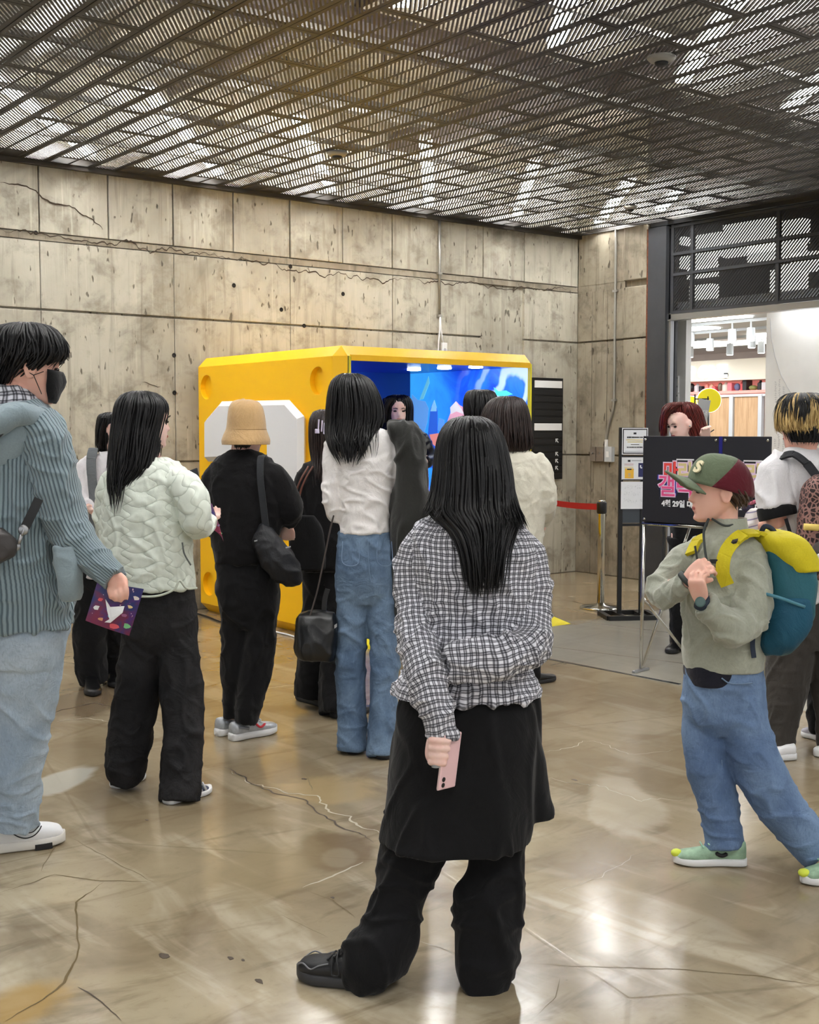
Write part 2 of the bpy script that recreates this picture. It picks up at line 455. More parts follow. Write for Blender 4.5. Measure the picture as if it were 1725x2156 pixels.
# right wall, pilaster, steel column ---------------------------------------
wall_right = struct(MB().box((WALL_X + .03, 8.06, 0), (WALL_X + .35, WALL_Y + .3, 4.7)).obj('wall_right', M_CONC2))
yb = [8.39, 8.62, 8.83, WALL_Y]
for ri, (z0, z1) in enumerate([(0, 1.235), (1.243, 2.405), (2.413, 2.925), (2.985, 4.65)]):
    for a, b in zip(yb[:-1], yb[1:]) if ri < 3 else [(8.39, WALL_Y)]:
        MB().box((WALL_X - random.uniform(0, .008), a + .003, z0 + .004), (WALL_X + .035, b - .003, z1 - .004)).obj('wall_panel', M_CONC2, wall_right, bevel=.004)
    MB().box((WALL_X - .03, 8.085, z0 + .003), (WALL_X + .035, 8.385, z1 - .003)).obj('pilaster_block', M_CONC2, wall_right, bevel=.008)
MB().box((WALL_X + .002, 8.39, 2.90), (WALL_X + .04, WALL_Y, 3.0)).obj('wall_joint_band', M_CONC2, wall_right)
def wxpts(lst): return [(on_x(*q, WALL_X)[1], on_x(*q, WALL_X)[2]) for q in lst]
M_RUST = flat('rusted_edge', srgb(112, 62, 34), 0.85, var=0.4, vscale=30)
struct(MB().box((WALL_X - .03, 8.055, 0), (WALL_X + .06, 8.084, 3.46)).obj('trim_1', M_RUST, None, bevel=.004))
M_STEEL = flat('dark_painted_steel', srgb(58, 60, 64), 0.45, spec=.4, var=.12, vscale=3)
M_STEEL_D = flat('black_painted_steel', srgb(30, 31, 33), 0.5, spec=.4)
col_o = thing('steel_column', 'dark grey steel column between the concrete pilaster and the shutter opening', 'column', (WALL_X, 7.93, 0))
MB().box((-.05, -.105, 0), (.0, .12, 3.46)).box((.10, -.105, 0), (.14, .12, 3.46)).box((0, -.012, 0), (.10, .012, 3.46)).obj('flange', M_STEEL, col_o, bevel=.003)
M_ALU = flat('brushed_aluminium', srgb(170, 172, 174), 0.32, metal=.9)
MB().box((-.02, -.150, 0), (.03, -.122, 2.62)).box((-.02, -.115, 0), (.01, -.106, 2.62)).obj('guide_rail', M_ALU, col_o)

# ---- slotted metal sheets (ceiling tiles, shutter) ------------------------
def clip(poly, lo, hi, ax):
    for sgn, lim in ((1, lo), (-1, hi)):
        out = []
        for i in range(len(poly)):
            a, b = poly[i], poly[(i + 1) % len(poly)]
            da, db = sgn * (a[ax] - lim), sgn * (b[ax] - lim)
            if da >= 0: out.append(a)
            if (da > 0) != (db > 0) and da != db:
                k = da / (da - db); out.append((a[0] + (b[0] - a[0]) * k, a[1] + (b[1] - a[1]) * k))
        poly = out
        if len(poly) < 3: return []
    return poly
def slot_sheet(W, L, rowsx, pitch, gap, slope, t, end=0.03, lip=0.014):
    """sheet in XY (0..W, 0..L); between the row limits only the bars between slanted slots remain"""
    mb = MB()
    xs = [0] + [v for r in rowsx for v in r] + [W]
    for a, b in zip(xs[0::2], xs[1::2]): mb.box((a, 0, 0), (b, L, t))
    for a, b in rowsx:
        mb.box((a, 0, 0), (b, end, t)); mb.box((a, L - end, 0), (b, L, t))
        dy = (b - a) * slope; y = end - dy - pitch * 2
        while y < L + pitch:
            poly = clip([(a, y), (b, y + dy), (b, y + dy + pitch - gap), (a, y + pitch - gap)], end, L - end, 1)
            if len(poly) >= 3:
                # drop degenerate corners
                q = [poly[0]]
                for p in poly[1:]:
                    if abs(p[0] - q[-1][0]) + abs(p[1] - q[-1][1]) > 1e-5: q.append(p)
                if len(q) >= 3: mb.prism(q, t, 2, 0)
            y += pitch
    # folded-up edges
    for x in (0, W - 0.002): mb.box((x, 0, 0), (x + 0.002, L, lip))
    for y in (0, L - 0.002): mb.box((0, y, 0), (W, y + 0.002, lip))
    return mb
M_TILE = flat('dark_bronze_sheet', srgb(56, 53, 50), 0.5, metal=.25, spec=.5, var=.12, vscale=2, src='pos')
SL = math.tan(math.radians(54))
me_wide = slot_sheet(0.352, 0.996, [(0.028, 0.166), (0.186, 0.324)], 0.0375, 0.017, SL, 0.003).mesh('ceiling_tile_wide')
me_narrow = slot_sheet(0.196, 0.996, [(0.026, 0.170)], 0.0375, 0.017, SL, 0.003).mesh('ceiling_tile_narrow')
for me in (me_wide, me_narrow): me.materials.append(M_TILE)
M_EDGE = flat('ceiling_edge_steel', srgb(62, 58, 52), 0.55, metal=.3)
ceiling = struct(MB().box((-4, WALL_Y - .05, CEIL - .035), (WALL_X, WALL_Y - .012, CEIL + .03))
                 .box((-4, -3.0, CEIL + .03), (WALL_X, -2.96, CEIL + .08)).obj('ceiling', M_EDGE))
PER = 0.555
k0 = -11
for k in range(k0, 13):
    xw = 2.443 + PER * k; xn = xw + 0.355
    for y0 in np.arange(-3.21, 9.0, 1.0):
        if xw < WALL_X - .05 and y0 + .996 < WALL_Y + .76:
            L = min(1.0, (WALL_Y - .05 - y0))
            o = bpy.data.objects.new('ceiling_tile', me_wide); COL.objects.link(o); o.parent = ceiling
            o.location = (xw, y0, CEIL)
            o.scale = (min(1, (WALL_X - .004 - xw) / .352), L if L < .99 else 1, 1)
        yn = y0 + .495
        L = min(1.0, (WALL_Y - .05 - yn))
        if xn + .196 < WALL_X + .1 and L > .1:
            o = bpy.data.objects.new('ceiling_tile', me_narrow); COL.objects.link(o); o.parent = ceiling
            o.location = (xn, yn, CEIL)
            if L < .99: o.scale = (1, L, 1)
# carrier rails above the tiles
for y in np.arange(-2.7, 9, 1.0):
    MB().box((-4, y - .015, CEIL + .02), (WALL_X, y + .015, CEIL + .05)).obj('carrier_rail', M_EDGE, ceiling)

# slab, beams, pipes above --------------------------------------------------
slab = struct(MB().box((-7, -7, 4.7), (17.5, 14.5, 4.95)).obj('ceiling_slab', M_CONC_UP))
M_DUCT = flat('dark_duct_paint', srgb(70, 60, 56), 0.6)
M_DUCT2 = flat('galvanised_duct', srgb(120, 118, 114), 0.4, metal=.7)
for x in (0.2, 3.9, 8.1):
    MB().box((x - .18, -3, 4.25), (x + .18, WALL_Y, 4.7)).obj('beam', M_CONC_UP, slab)
for y in (2.1, 5.9):
    MB().box((-4, y - .2, 4.3), (WALL_X, y + .2, 4.7)).obj('beam', M_CONC_UP, slab)
for i, (a, b, r, m_) in enumerate([((-3, 6.45, 4.05), (9.2, 6.45, 4.05), .12, M_DUCT), ((2.9, -2, 3.98), (2.9, 9, 3.98), .16, M_DUCT2), ((6.9, 1, 4.1), (6.9, 9, 4.1), .13, M_DUCT),
        ((-3, 4.4, 3.95), (9.2, 4.4, 3.95), .05, M_DUCT), ((-3, 8.3, 4.15), (9.2, 8.3, 4.15), .07, M_DUCT2), ((4.6, 0, 4.2), (4.6, 9, 4.2), .04, M_DUCT), ((1.4, 0, 4.1), (1.4, 9, 4.1), .05, M_DUCT)]):
    MB().tube([a, b], r, 14).obj('duct_pipe', m_, slab, smooth=False)
for x, y in [(3.2, 7.2), (5.3, 7.1), (6.2, 6.2), (4.2, 6.3), (7.6, 6.6), (8.3, 5.2), (6.4, 4.2), (2.4, 6.2), (5.0, 4.9), (7.9, 7.4)]:
    MB().tube([(x, y, CEIL + .2), (x + .01, y, 4.2), (x, y, 4.7)], .006, 6).obj('hanger_rod', M_DUCT, slab)

# ---- linear lamps above the slotted ceiling -------------------------------
def lamp_mat():
    t = NT('lamp_glow'); return t.out(srgb(255, 255, 255), 0.5, emit=(1.0, 0.995, 0.98, 1), estr=LAMP_STRENGTH)
M_GLOW = lamp_mat()
M_WHITE = flat('white_enamel', srgb(225, 225, 222), 0.4)
AL = math.radians(50.5); LL = 2.5
def lamp_meshes(L):
    body = MB().box((0, -.05, .034), (L, .05, .070)).mesh('housing'); body.materials.append(M_WHITE)
    tubes = []
    for a, b in ((.03, L / 2 - .02), (L / 2 + .02, L - .03)):
        g = MB().box((a, -.042, .006), (b, .042, .034)).mesh('lamp_tube'); g.materials.append(M_GLOW); tubes.append(g)
    return body, tubes
_lm = {}
def lamp(x, y, L=LL, label=None, grp='linear lamps above the slotted ceiling'):
    if L not in _lm: _lm[L] = lamp_meshes(L)
    b, ts = _lm[L]
    o = thing('linear_lamp', label, 'lamp', (x, y, CEIL + .075), AL, grp)
    link('housing', b, None, o)
    for g in ts: link('lamp_tube', g, None, o)
for k in range(-3, 6):
    x = 2.33 + 1.112 * k
    L = LL
    if k == 5: L = 2.2
    lamp(x, 7.07, L, 'white linear lamp above the slotted ceiling, in the row along the concrete back wall')
lamp(8.55, 7.1, 1.0, 'short white linear lamp above the slotted ceiling beside the shutter opening')
for k in range(-2, 5):
    lamp(2.20 + 1.075 * k, 3.0, LL, 'white linear lamp above the slotted ceiling, in the row over the middle of the hall')
for k in range(-1, 6):
    lamp(-1.6 + 1.4 * k, -1.4, LL, 'white linear lamp above the slotted ceiling, in the row over the hall entrance')

# smoke detectors -----------------------------------------------------------
M_SENS = flat('sensor_plastic', srgb(150, 148, 142), 0.5)
M_SENS_D = flat('sensor_core', srgb(30, 30, 30), 0.5)
for q, lab in [((710, 328), 'round ceiling detector hanging under the slotted ceiling near the back wall lamps'), ((1393, 130), 'round grey ceiling detector under the slotted ceiling near the hall middle'), ((1328, 440), 'small round ceiling detector under the slotted ceiling beside the concrete corner')]:
    p = on_z(*q, CEIL - .03); s_ = .8 if q[1] == 440 else 1
    o = thing('ceiling_detector', lab, 'detector', (p[0], p[1], CEIL))
    MB().lathe([(.03 * s_, 0), (.075 * s_, -.002), (.078 * s_, -.012), (.06 * s_, -.03), (.038 * s_, -.034)], n=24).obj('rim', M_SENS, o, smooth=True)
    MB().lathe([(.038 * s_, -.03), (.034 * s_, -.048), (.016 * s_, -.056)], n=16).obj('core', M_SENS_D, o, smooth=True)
# =================================================================== SHUTTER + STORE BEYOND
shut = thing('roller_shutter', 'half-lowered black slotted metal shutter above the shop opening', 'shutter', (WALL_X, 7.79, 0))
YB = [0, -.235, -1.19, -2.15, -3.10]; ZB = [2.63, 2.99, 3.185, 3.45]
Rsh = Matrix(((0, 0, 1, 0), (-1, 0, 0, 0), (0, 1, 0, 0), (0, 0, 0, 1)))
for a, b in zip(YB[:-1], YB[1:]):
    for c, d in zip(ZB[:-1], ZB[1:]):
        W, L = a - b - .03, d - c - .022
        me = slot_sheet(W, L, [(.012, W - .012)], .036, .0140, 1.05, .003, .010, .006).mesh('slotted_sheet')
        me.transform(Matrix.Translation((.01, a - .015, c + .011)) @ Rsh)
        link('slotted_sheet', me, M_STEEL_D, shut)
for y in YB: MB().box((0, y - .017, 2.6), (.035, y + .017, 3.47)).obj('upright_bar', M_STEEL, shut)
for z in ZB: MB().box((-.004, -3.1, z - .013), (.035, 0, z + .013)).obj('cross_bar', M_STEEL, shut)
MB().box((-.02, -3.12, 2.555), (.05, .02, 2.612)).box((-.035, -3.12, 2.552), (.065, .02, 2.562)).obj('bottom_rail', M_ALU, shut)
struct(MB().box((WALL_X, 3.0, 3.47), (WALL_X + .12, 8.06, 4.7)).obj('wall_over_shutter', M_DUCT))
MB().box((-.03, -3.2, 3.47), (.04, .25, 3.53)).obj('head_beam', M_STEEL_D, shut)
# dark void behind the shutter with lit panels
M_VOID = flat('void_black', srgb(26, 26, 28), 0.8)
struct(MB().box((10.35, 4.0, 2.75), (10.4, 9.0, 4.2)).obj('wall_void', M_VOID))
M_LIT = NT('lit_panel').out(srgb(255, 255, 250), .5, emit=(1, .98, .92, 1), estr=1.35)
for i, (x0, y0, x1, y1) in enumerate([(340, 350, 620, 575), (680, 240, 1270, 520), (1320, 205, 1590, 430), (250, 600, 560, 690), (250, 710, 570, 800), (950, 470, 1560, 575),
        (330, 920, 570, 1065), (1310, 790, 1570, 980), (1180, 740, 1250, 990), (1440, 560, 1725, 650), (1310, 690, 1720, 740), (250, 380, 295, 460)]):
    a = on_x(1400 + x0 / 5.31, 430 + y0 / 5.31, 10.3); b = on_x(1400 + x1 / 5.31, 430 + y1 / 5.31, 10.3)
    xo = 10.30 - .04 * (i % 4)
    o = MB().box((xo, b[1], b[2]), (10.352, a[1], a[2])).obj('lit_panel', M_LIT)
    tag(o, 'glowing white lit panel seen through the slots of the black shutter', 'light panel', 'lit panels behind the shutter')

M_SHOPW = flat('shop_white_paint', srgb(226, 226, 224), .6, var=.02)
M_SHOPC = flat('shop_ceiling_paint', srgb(214, 218, 222), .6)
M_BEIGE = flat('shop_fascia', srgb(236, 230, 214), .6)
struct(MB().box((9.68, 2.5, 0), (9.78, 6.98, 2.66)).obj('wall_shop_front', M_SHOPW))
struct(MB().box((9.68, 7.925, 0), (9.76, 8.04, 2.75)).obj('trim_2', M_SHOPW))
struct(MB().box((9.68, 8.04, 0), (9.8, 8.9, 2.75)).obj('wall_shop_stub', M_CONC2))
struct(MB().box((9.42, 4.0, 2.66), (15.5, 14, 2.74)).obj('ceiling_shop', M_SHOPC))
struct(MB().box((15.2, 6.0, 0), (15.4, 14.2, 2.7)).obj('wall_shop_back', M_SHOPW))
struct(MB().box((9.8, 14.0, 0), (15.4, 14.2, 2.7)).obj('wall_shop_far', M_SHOPW))
# vertical printed columns + thin arc on the white shop wall
M_PRINT = flat('pale_grey_print', srgb(186, 186, 188), .7)
wsf = bpy.data.objects['wall_shop_front']
for cx_, y0_, y1_ in [(1634, 805, 850), (1642, 800, 845), (1651, 815, 830), (1640, 915, 945), (1650, 900, 950), (1632, 925, 940)]:
    mb = MB()
    for yy in np.arange(y0_, y1_, 4.5):
        p = on_x(cx_, yy, 9.68)
        for _ in range(3):
            dy, dz = random.uniform(-.010, .010), random.uniform(-.007, .007)
            mb.box((9.6785, p[1] + dy - .006, p[2] + dz - .0014), (9.68, p[1] + dy + .006, p[2] + dz + .0014))
        mb.box((9.6785, p[1] - .0014, p[2] - .007), (9.68, p[1] + .0014, p[2] + .007))
    mb.obj('printed_column', M_PRINT, wsf)['kind'] = 'stuff'
arc = [on_x(x, y, 9.676) for x, y in [(1622, 670), (1624, 710), (1632, 750), (1645, 790), (1658, 815), (1666, 828)]]
MB().tube(arc, .0022, 5).obj('printed_arc', M_PRINT, wsf)
# paper notices on the stub
for i, y_ in enumerate((792, 810, 829)):
    a, b = on_x(1412, y_, 9.67), on_x(1429, y_ + 17, 9.67)
    o = MB().box((9.664, b[1], b[2]), (9.679, a[1], a[2])).obj('paper_notice', flat('paper_white', srgb(232, 233, 235), .6))
    MB().box((9.662, b[1] + .01, a[2] - .03), (9.6645, a[1] - .01, a[2] - .012)).obj('printed_line', flat('ink_grey', srgb(100, 104, 110), .6), o)
    tag(o, ['topmost paper notice with a dark heading beside the steel column', 'middle paper notice taped beside the steel column', 'lowest paper notice taped beside the steel column'][i], 'notice', 'notices by the shop opening')

# shop back counter / fascia / doors at X ~ 14
XB = 14.0
def py(px, X=XB): return on_x(px, 850, X)[1]
def pz(py_, X=XB): return on_x(1530, py_, X)[2]
fas = thing('shop_fascia', 'cream fascia with white puffy letters above the shop shelf', 'fascia', (XB, py(1530), 0))
oy = py(1530)
MB().box((0, -3.0, pz(801)), (.3, 3.0, pz(757))).obj('board', M_BEIGE, fas)
M_LETW = NT('white_letters').out(srgb(255, 255, 255), .4, emit=(1, 1, 1, 1), estr=1.2)
lettering('letters', 'POP ONE', .24, frame((-.02, py(1478) - oy + .06, pz(783)), (0, -1, 0), (0, 0, 1)), M_LETW, fas, extrude=.012, bold=.012)
lettering('trade_mark', 'TM', .05, frame((-.01, py(1512) - oy, pz(777)), (0, -1, 0), (0, 0, 1)), flat('letter_grey', srgb(120, 120, 118), .5), fas, extrude=.004)
MB().lathe([(.044, 0), (.044, -.008), (.034, -.008), (.033, -.004)], (-.001, py(1528) - oy, pz(790)), 24, 'x').obj('round_badge', flat('badge_grey', srgb(90, 92, 90), .5), fas)
MB().box((-.012, py(1528) - oy - .03, pz(790) - .02), (-.008, py(1528) - oy + .03, pz(790) - .006)).obj('badge_bar', M_SHOPW, fas)
# cove light above the fascia
M_COVE = NT('cove_light').out(srgb(255, 250, 235), .5, emit=(1, .97, .88, 1), estr=3.0)
for a, b, X in [((1447, 748), (1617, 735), 13.2), ((1572, 741), (1617, 744), 12.4)]:
    pa, pb = on_x(*a, X), on_x(*b, X)
    o = MB().box((X, pb[1], 2.60), (X + .06, pa[1], 2.655)).obj('cove_lamp', M_COVE)
    tag(o, 'long glowing cove lamp under the shop ceiling' if X > 13 else 'short glowing cove lamp under the shop ceiling, near the white shop wall', 'lamp', 'shop cove lamps')
# shelf of goods
shelf = thing('display_shelf', 'pink display shelf crowded with small goods in the shop', 'shelf', (XB, oy, 0))
M_PINK = NT('pink_shelf').out(srgb(236, 160, 150), .5, emit=srgb(240, 150, 140), estr=.35)  # added emission brightens the pink boards, which are no lamp
MB().box((.0, -2.6, pz(829)), (.3, 2.6, pz(823))).obj('board', M_PINK, shelf)
MB().box((.25, -2.6, pz(829)), (.3, 2.6, pz(802))).obj('back', M_PINK, shelf)
yy = 1.0
gi = 0
GC = [(44, 42, 46), (128, 136, 80), (30, 30, 34), (200, 200, 204), (36, 34, 40), (226, 140, 128), (236, 186, 160), (214, 96, 100), (120, 110, 96), (216, 210, 200), (226, 120, 130), (96, 110, 150), (200, 80, 84)]
while yy > -1.0:
    w = random.uniform(.05, .13); h = random.uniform(.07, .15)
    c_ = GC[gi % len(GC)]
    zb = pz(823)
    mb = MB()
    if gi % 3 == 0: mb.lathe([(w * .5, 0), (w * .5, h * .7), (w * .2, h * .85), (w * .2, h)], (XB + .12, oy + yy - w / 2, zb), 14)
    elif gi % 3 == 1: mb.box((XB + .06, oy + yy - w, zb), (XB + .2, oy + yy, zb + h))
    else: mb.ell((XB + .12, oy + yy - w / 2, zb + h / 2), (w * .5, w * .5, h * .5), 14, 9)
    o = mb.obj('shelf_good', flat('good_%d' % (gi % len(GC)), srgb(*c_), .5), smooth=gi % 3 == 2, bevel=.006)
    tag(o, ['small rounded flask standing on the pink shop shelf', 'small box standing on the pink shop shelf', 'small round toy lying on the pink shop shelf'][gi % 3], 'goods', 'goods on the shop shelf')
    yy -= w + .012; gi += 1
# wooden folding doors with white posts
def wood_mat():
    t = NT('pale_oak')
    g = t.noise(t.pos(scale=(8, 8, .7)), 3, 5, .6, .6)
    return t.out(t.mix(t.ramp(g, .35, .7), srgb(206, 172, 134), srgb(184, 148, 110)), .5)
M_OAK = wood_mat()
M_POST = flat('pale_steel_post', srgb(206, 212, 218), .4, metal=.2)
doors = thing('folding_partition', 'pale oak partition with light steel posts under the shop shelf', 'partition', (XB - .1, oy, 0))
for a, b in [(1440, 1472), (1474, 1537), (1547, 1597)]:
    MB().box((0, py(b, XB - .1) - oy, .03), (.05, py(a, XB - .1) - oy, pz(836, XB - .1))).obj('panel', M_OAK, doors, bevel=.004)
for a in (1473, 1542, 1603):
    MB().box((-.03, py(a + 4, XB - .1) - oy, 0), (.03, py(a - 4, XB - .1) - oy, pz(832, XB - .1))).obj('post', M_POST, doors, bevel=.004)
MB().box((-.02, -.9, pz(836, XB - .1)), (.05, .9, pz(831, XB - .1))).obj('top_rail', M_POST, doors)
# yellow round signs on poles
M_YEL = NT('yellow_sign').out(srgb(232, 216, 20), .45, emit=srgb(232, 216, 20), estr=.25)
D1 = 12.6
for q, r, n_, lab in [((1493, 843), 25, 0, 'bright yellow round sign disc on a slim pole inside the shop'), ((1452, 858), 25, 1, 'yellow round sign beside the white door jamb inside the shop')]:
    c_ = at_depth(*q, D1 + .6 * n_); r_ = r * D1 / F
    o = thing('round_sign', lab, 'sign', (c_[0], c_[1], 0), -PSI)
    MB().lathe([(r_ * .96, -.02), (r_, -.012), (r_, .012), (r_ * .96, .02)], (0, 0, c_[2]), 40, 'y').obj('disc', M_YEL, o, smooth=False)
    MB().lathe([(r_ * 1.03, -.012), (r_ * 1.03, .012), (r_ * .99, .012), (r_ * .99, -.012)], (0, 0, c_[2]), 40, 'y').obj('rim', M_LETW, o)
    MB().tube([(0, .0, .01), (0, 0, c_[2] - r_)], .012, 8).obj('pole', M_POST, o)
    MB().lathe([(.12, 0), (.12, .012), (.02, .02)], n=24).obj('base', M_POST, o)
# grey placard on an easel
D2 = 10.6
c_ = at_depth(1478, 876, D2)
o = thing('placard_easel', 'grey placard with white lettering clipped on a black easel behind the red-haired person', 'sign', (c_[0], c_[1], 0), -PSI - .25)
M_PLAC = flat('placard_grey', srgb(168, 172, 176), .5)
Mt = Matrix.Translation((0, 0, c_[2])) @ Matrix.Rotation(.16, 4, 'Y')
for nm, a, b, m_ in [('placard', (-.052, -.008, -.19), (.052, .008, .145), M_PLAC)]:
    me = MB().box(a, b).mesh(nm); me.transform(Mt); link(nm, me, m_, o, bevel=.003)
for zz, tx in ((.03, '홍대'), (-.03, '>>')):
    lettering('lettering', tx, .05, Mt @ frame((0, -.0085, zz), (1, 0, 0), (0, 0, 1)), M_SHOPW, o, extrude=.001)
mb = MB(); mb.tube([(-.06, .01, c_[2] + .19), (-.075, .02, 0)], .006, 6); mb.tube([(.05, .01, c_[2] + .17), (.09, .02, 0)], .006, 6); mb.tube([(0, .02, c_[2] + .1), (0, .35, 0)], .006, 6)
mb.tube([(-.065, .008, c_[2] + .148), (.06, .008, c_[2] + .148)], .006, 6)
mb.obj('easel_frame', M_STEEL_D, o)
# track lights on shop ceiling
M_TRK = flat('track_white', srgb(200, 206, 210), .4)
M_SPOTGLOW = NT('spot_glow').out(srgb(255, 255, 255), .4, emit=(1, 1, 1, 1), estr=14)
for X in (10.7, 11.6, 12.5):
    o = MB().box((X, 6.5, 2.63), (X + .03, 13.5, 2.662)).obj('light_track', M_TRK)
    tag(o, {10.7: 'white light track on the shop ceiling just inside the opening', 11.6: 'white light track on the shop ceiling between two others', 12.5: 'white light track on the shop ceiling nearest the cream fascia'}[X], 'track', 'shop light tracks')
for i, (q, X) in enumerate([((1580, 690), 10.7), ((1494, 722), 11.6), ((1536, 730), 12.5), ((1582, 716), 11.6), ((1602, 727), 12.5), ((1453, 700), 10.7), ((1452, 735), 12.5), ((1541, 673), 10.7)]):
    p = on_x(q[0], q[1], X)
    o = thing('track_spotlight', 'white cylindrical track spotlight hanging from the shop ceiling', 'spotlight', (X + .015, p[1], 2.63), 0, 'shop track spotlights')
    MB().tube([(0, 0, 0), (0, 0, -.07)], .010, 8).obj('stem', M_TRK, o)
    MB().lathe([(.03, -.06), (.042, -.065), (.045, -.2), (.040, -.2)], n=18).obj('can', M_TRK, o, smooth=False)
    MB().lathe([(.038, -.199), (.036, -.203)], n=18).obj('lens', M_SPOTGLOW, o)
# glow of the added shop ceiling strips and panels (made up to light the shop)
M_SHOPFILL = NT('shop_fill_glow').out(srgb(255, 255, 255), .4, emit=(1, 1, 1, 1), estr=24)
for Y in (4.6, 5.5, 6.4):  # strips added to brighten the white shop wall, no known fixture
    o = MB().box((9.46, Y - .4, 2.645), (9.52, Y + .4, 2.668)).obj('shop_front_fill_strip', M_SHOPFILL)
    tag(o, 'slim added glowing strip brightening the white shop front wall', 'lamp', 'added fill strips over the shop front')
for X, Y in [(10.3, 8.3), (10.3, 10.4), (11.2, 7.2), (11.2, 9.4), (11.2, 11.6), (13.0, 8.6), (13.0, 10.8), (13.0, 12.8)]:  # made-up panels, put in to light the shop
    o = MB().box((X - .15, Y - .6, 2.645), (X + .15, Y + .6, 2.668)).obj('shop_fill_panel', M_SHOPFILL)
    tag(o, 'flat added fill-light panel in the white shop ceiling', 'lamp', 'added fill panels in the shop ceiling')

# =================================================================== BOOTH
BX0, BX1, BY0, BY1, BZ, CH = 4.785, 6.68, 6.925, 9.015, 2.085, .075
def yellow_mat():
    t = NT('yellow_booth_paint')
    n_ = t.noise(t.pos(src='pos'), 120, 2)
    return t.out(srgb(252, 194, 20), .38, spec=.4, normal=t.bump(n_, .03, .002))
M_Y = yellow_mat()
M_WREL = flat('white_relief_paint', srgb(226, 227, 230), .4)
booth = thing('photo_booth', 'big yellow chamfered cube booth with white relief and glowing blue inside', 'booth', (0, 0, 0))
bm = bmesh.new(); bmesh.ops.create_cube(bm, size=1.0)
for v in bm.verts:
    v.co = Vector(((BX0 + BX1) / 2 + v.co.x * (BX1 - BX0), (BY0 + BY1) / 2 + v.co.y * (BY1 - BY0), BZ / 2 + v.co.z * BZ))
bmesh.ops.bevel(bm, geom=list(bm.edges), offset=CH, segments=1, affect='EDGES', profile=.5)
bm.normal_update()
kill = [f for f in bm.faces if (f.normal.y < -.99 and f.calc_area() > 1) or (f.normal.x < -.99 and f.calc_area() > 1)]
bmesh.ops.delete(bm, geom=kill, context='FACES')
me = bpy.data.meshes.new('shell'); bm.to_mesh(me); bm.free(); link('shell', me, M_Y, booth)
# left face with four round recesses
circ = []
for q in [(418, 815), (672, 803), (424, 1235), (668, 1266)]:
    p = on_x(*q, BX0); circ.append((min(max(p[1], BY0 + .22), BY1 - .21), p[2]))
cy_f, cy_n = (circ[0][0] + circ[2][0]) / 2, (circ[1][0] + circ[3][0]) / 2
cz_t, cz_b = (circ[0][1] + circ[1][1]) / 2, (circ[2][1] + circ[3][1]) / 2
R, HS = .098, .13
ys = sorted([BY0 + CH, cy_n - HS, cy_n + HS, cy_f - HS, cy_f + HS, BY1 - CH]); zs = sorted([CH, cz_b - HS, cz_b + HS, cz_t - HS, cz_t + HS, BZ - CH])
mb = MB()
for i in range(5):
    for j in range(5):
        y0, y1, z0, z1 = ys[i], ys[i + 1], zs[j], zs[j + 1]
        if i in (1, 3) and j in (1, 3):
            cy_, cz_ = (y0 + y1) / 2, (z0 + z1) / 2; n_ = 40; V = []
            for k in range(n_):
                a = 2 * math.pi * k / n_; c_, s_ = math.cos(a), math.sin(a); m_ = max(abs(c_), abs(s_))
                V += [(BX0, cy_ + HS * c_ / m_, cz_ + HS * s_ / m_), (BX0, cy_ + R * c_, cz_ + R * s_), (BX0 + .04, cy_ + R * .97 * c_, cz_ + R * .97 * s_)]
            V.append((BX0 + .04, cy_, cz_)); Fc = []
            for k in range(n_):
                k2 = (k + 1) % n_
                Fc += [(3 * k, 3 * k2, 3 * k2 + 1, 3 * k + 1), (3 * k + 1, 3 * k2 + 1, 3 * k2 + 2, 3 * k + 2), (3 * k + 2, 3 * k2 + 2, len(V) - 1)]
            for sy in (-1, 1):
                for sz in (-1, 1): pass
            mb.add(V, Fc)
        else: mb.add([(BX0, y0, z0), (BX0, y1, z0), (BX0, y1, z1), (BX0, y0, z1)], [(0, 1, 2, 3)])
mb.obj('side_panel', M_Y, booth, fix=False)
# chunky white arch relief on the side (plain stand-in shape)
def bp(x, y): p = on_x(x, y, BX0 - .05); return (p[1], p[2])
arch = [bp(*q) for q in [(431, 972), (431, 884), (464, 845), (606, 842), (637, 876), (637, 1022), (622, 1036), (575, 1034), (562, 1020), (562, 918), (552, 908), (530, 908), (520, 920), (520, 958), (510, 970)]]
rel = MB().prism(arch, -.075, 0, BX0 + .002).obj('white_relief', M_WREL, booth)
md = rel.modifiers.new('bevel', 'BEVEL'); md.width = .045; md.segments = 1; md.limit_method = 'ANGLE'; md.angle_limit = math.radians(70)
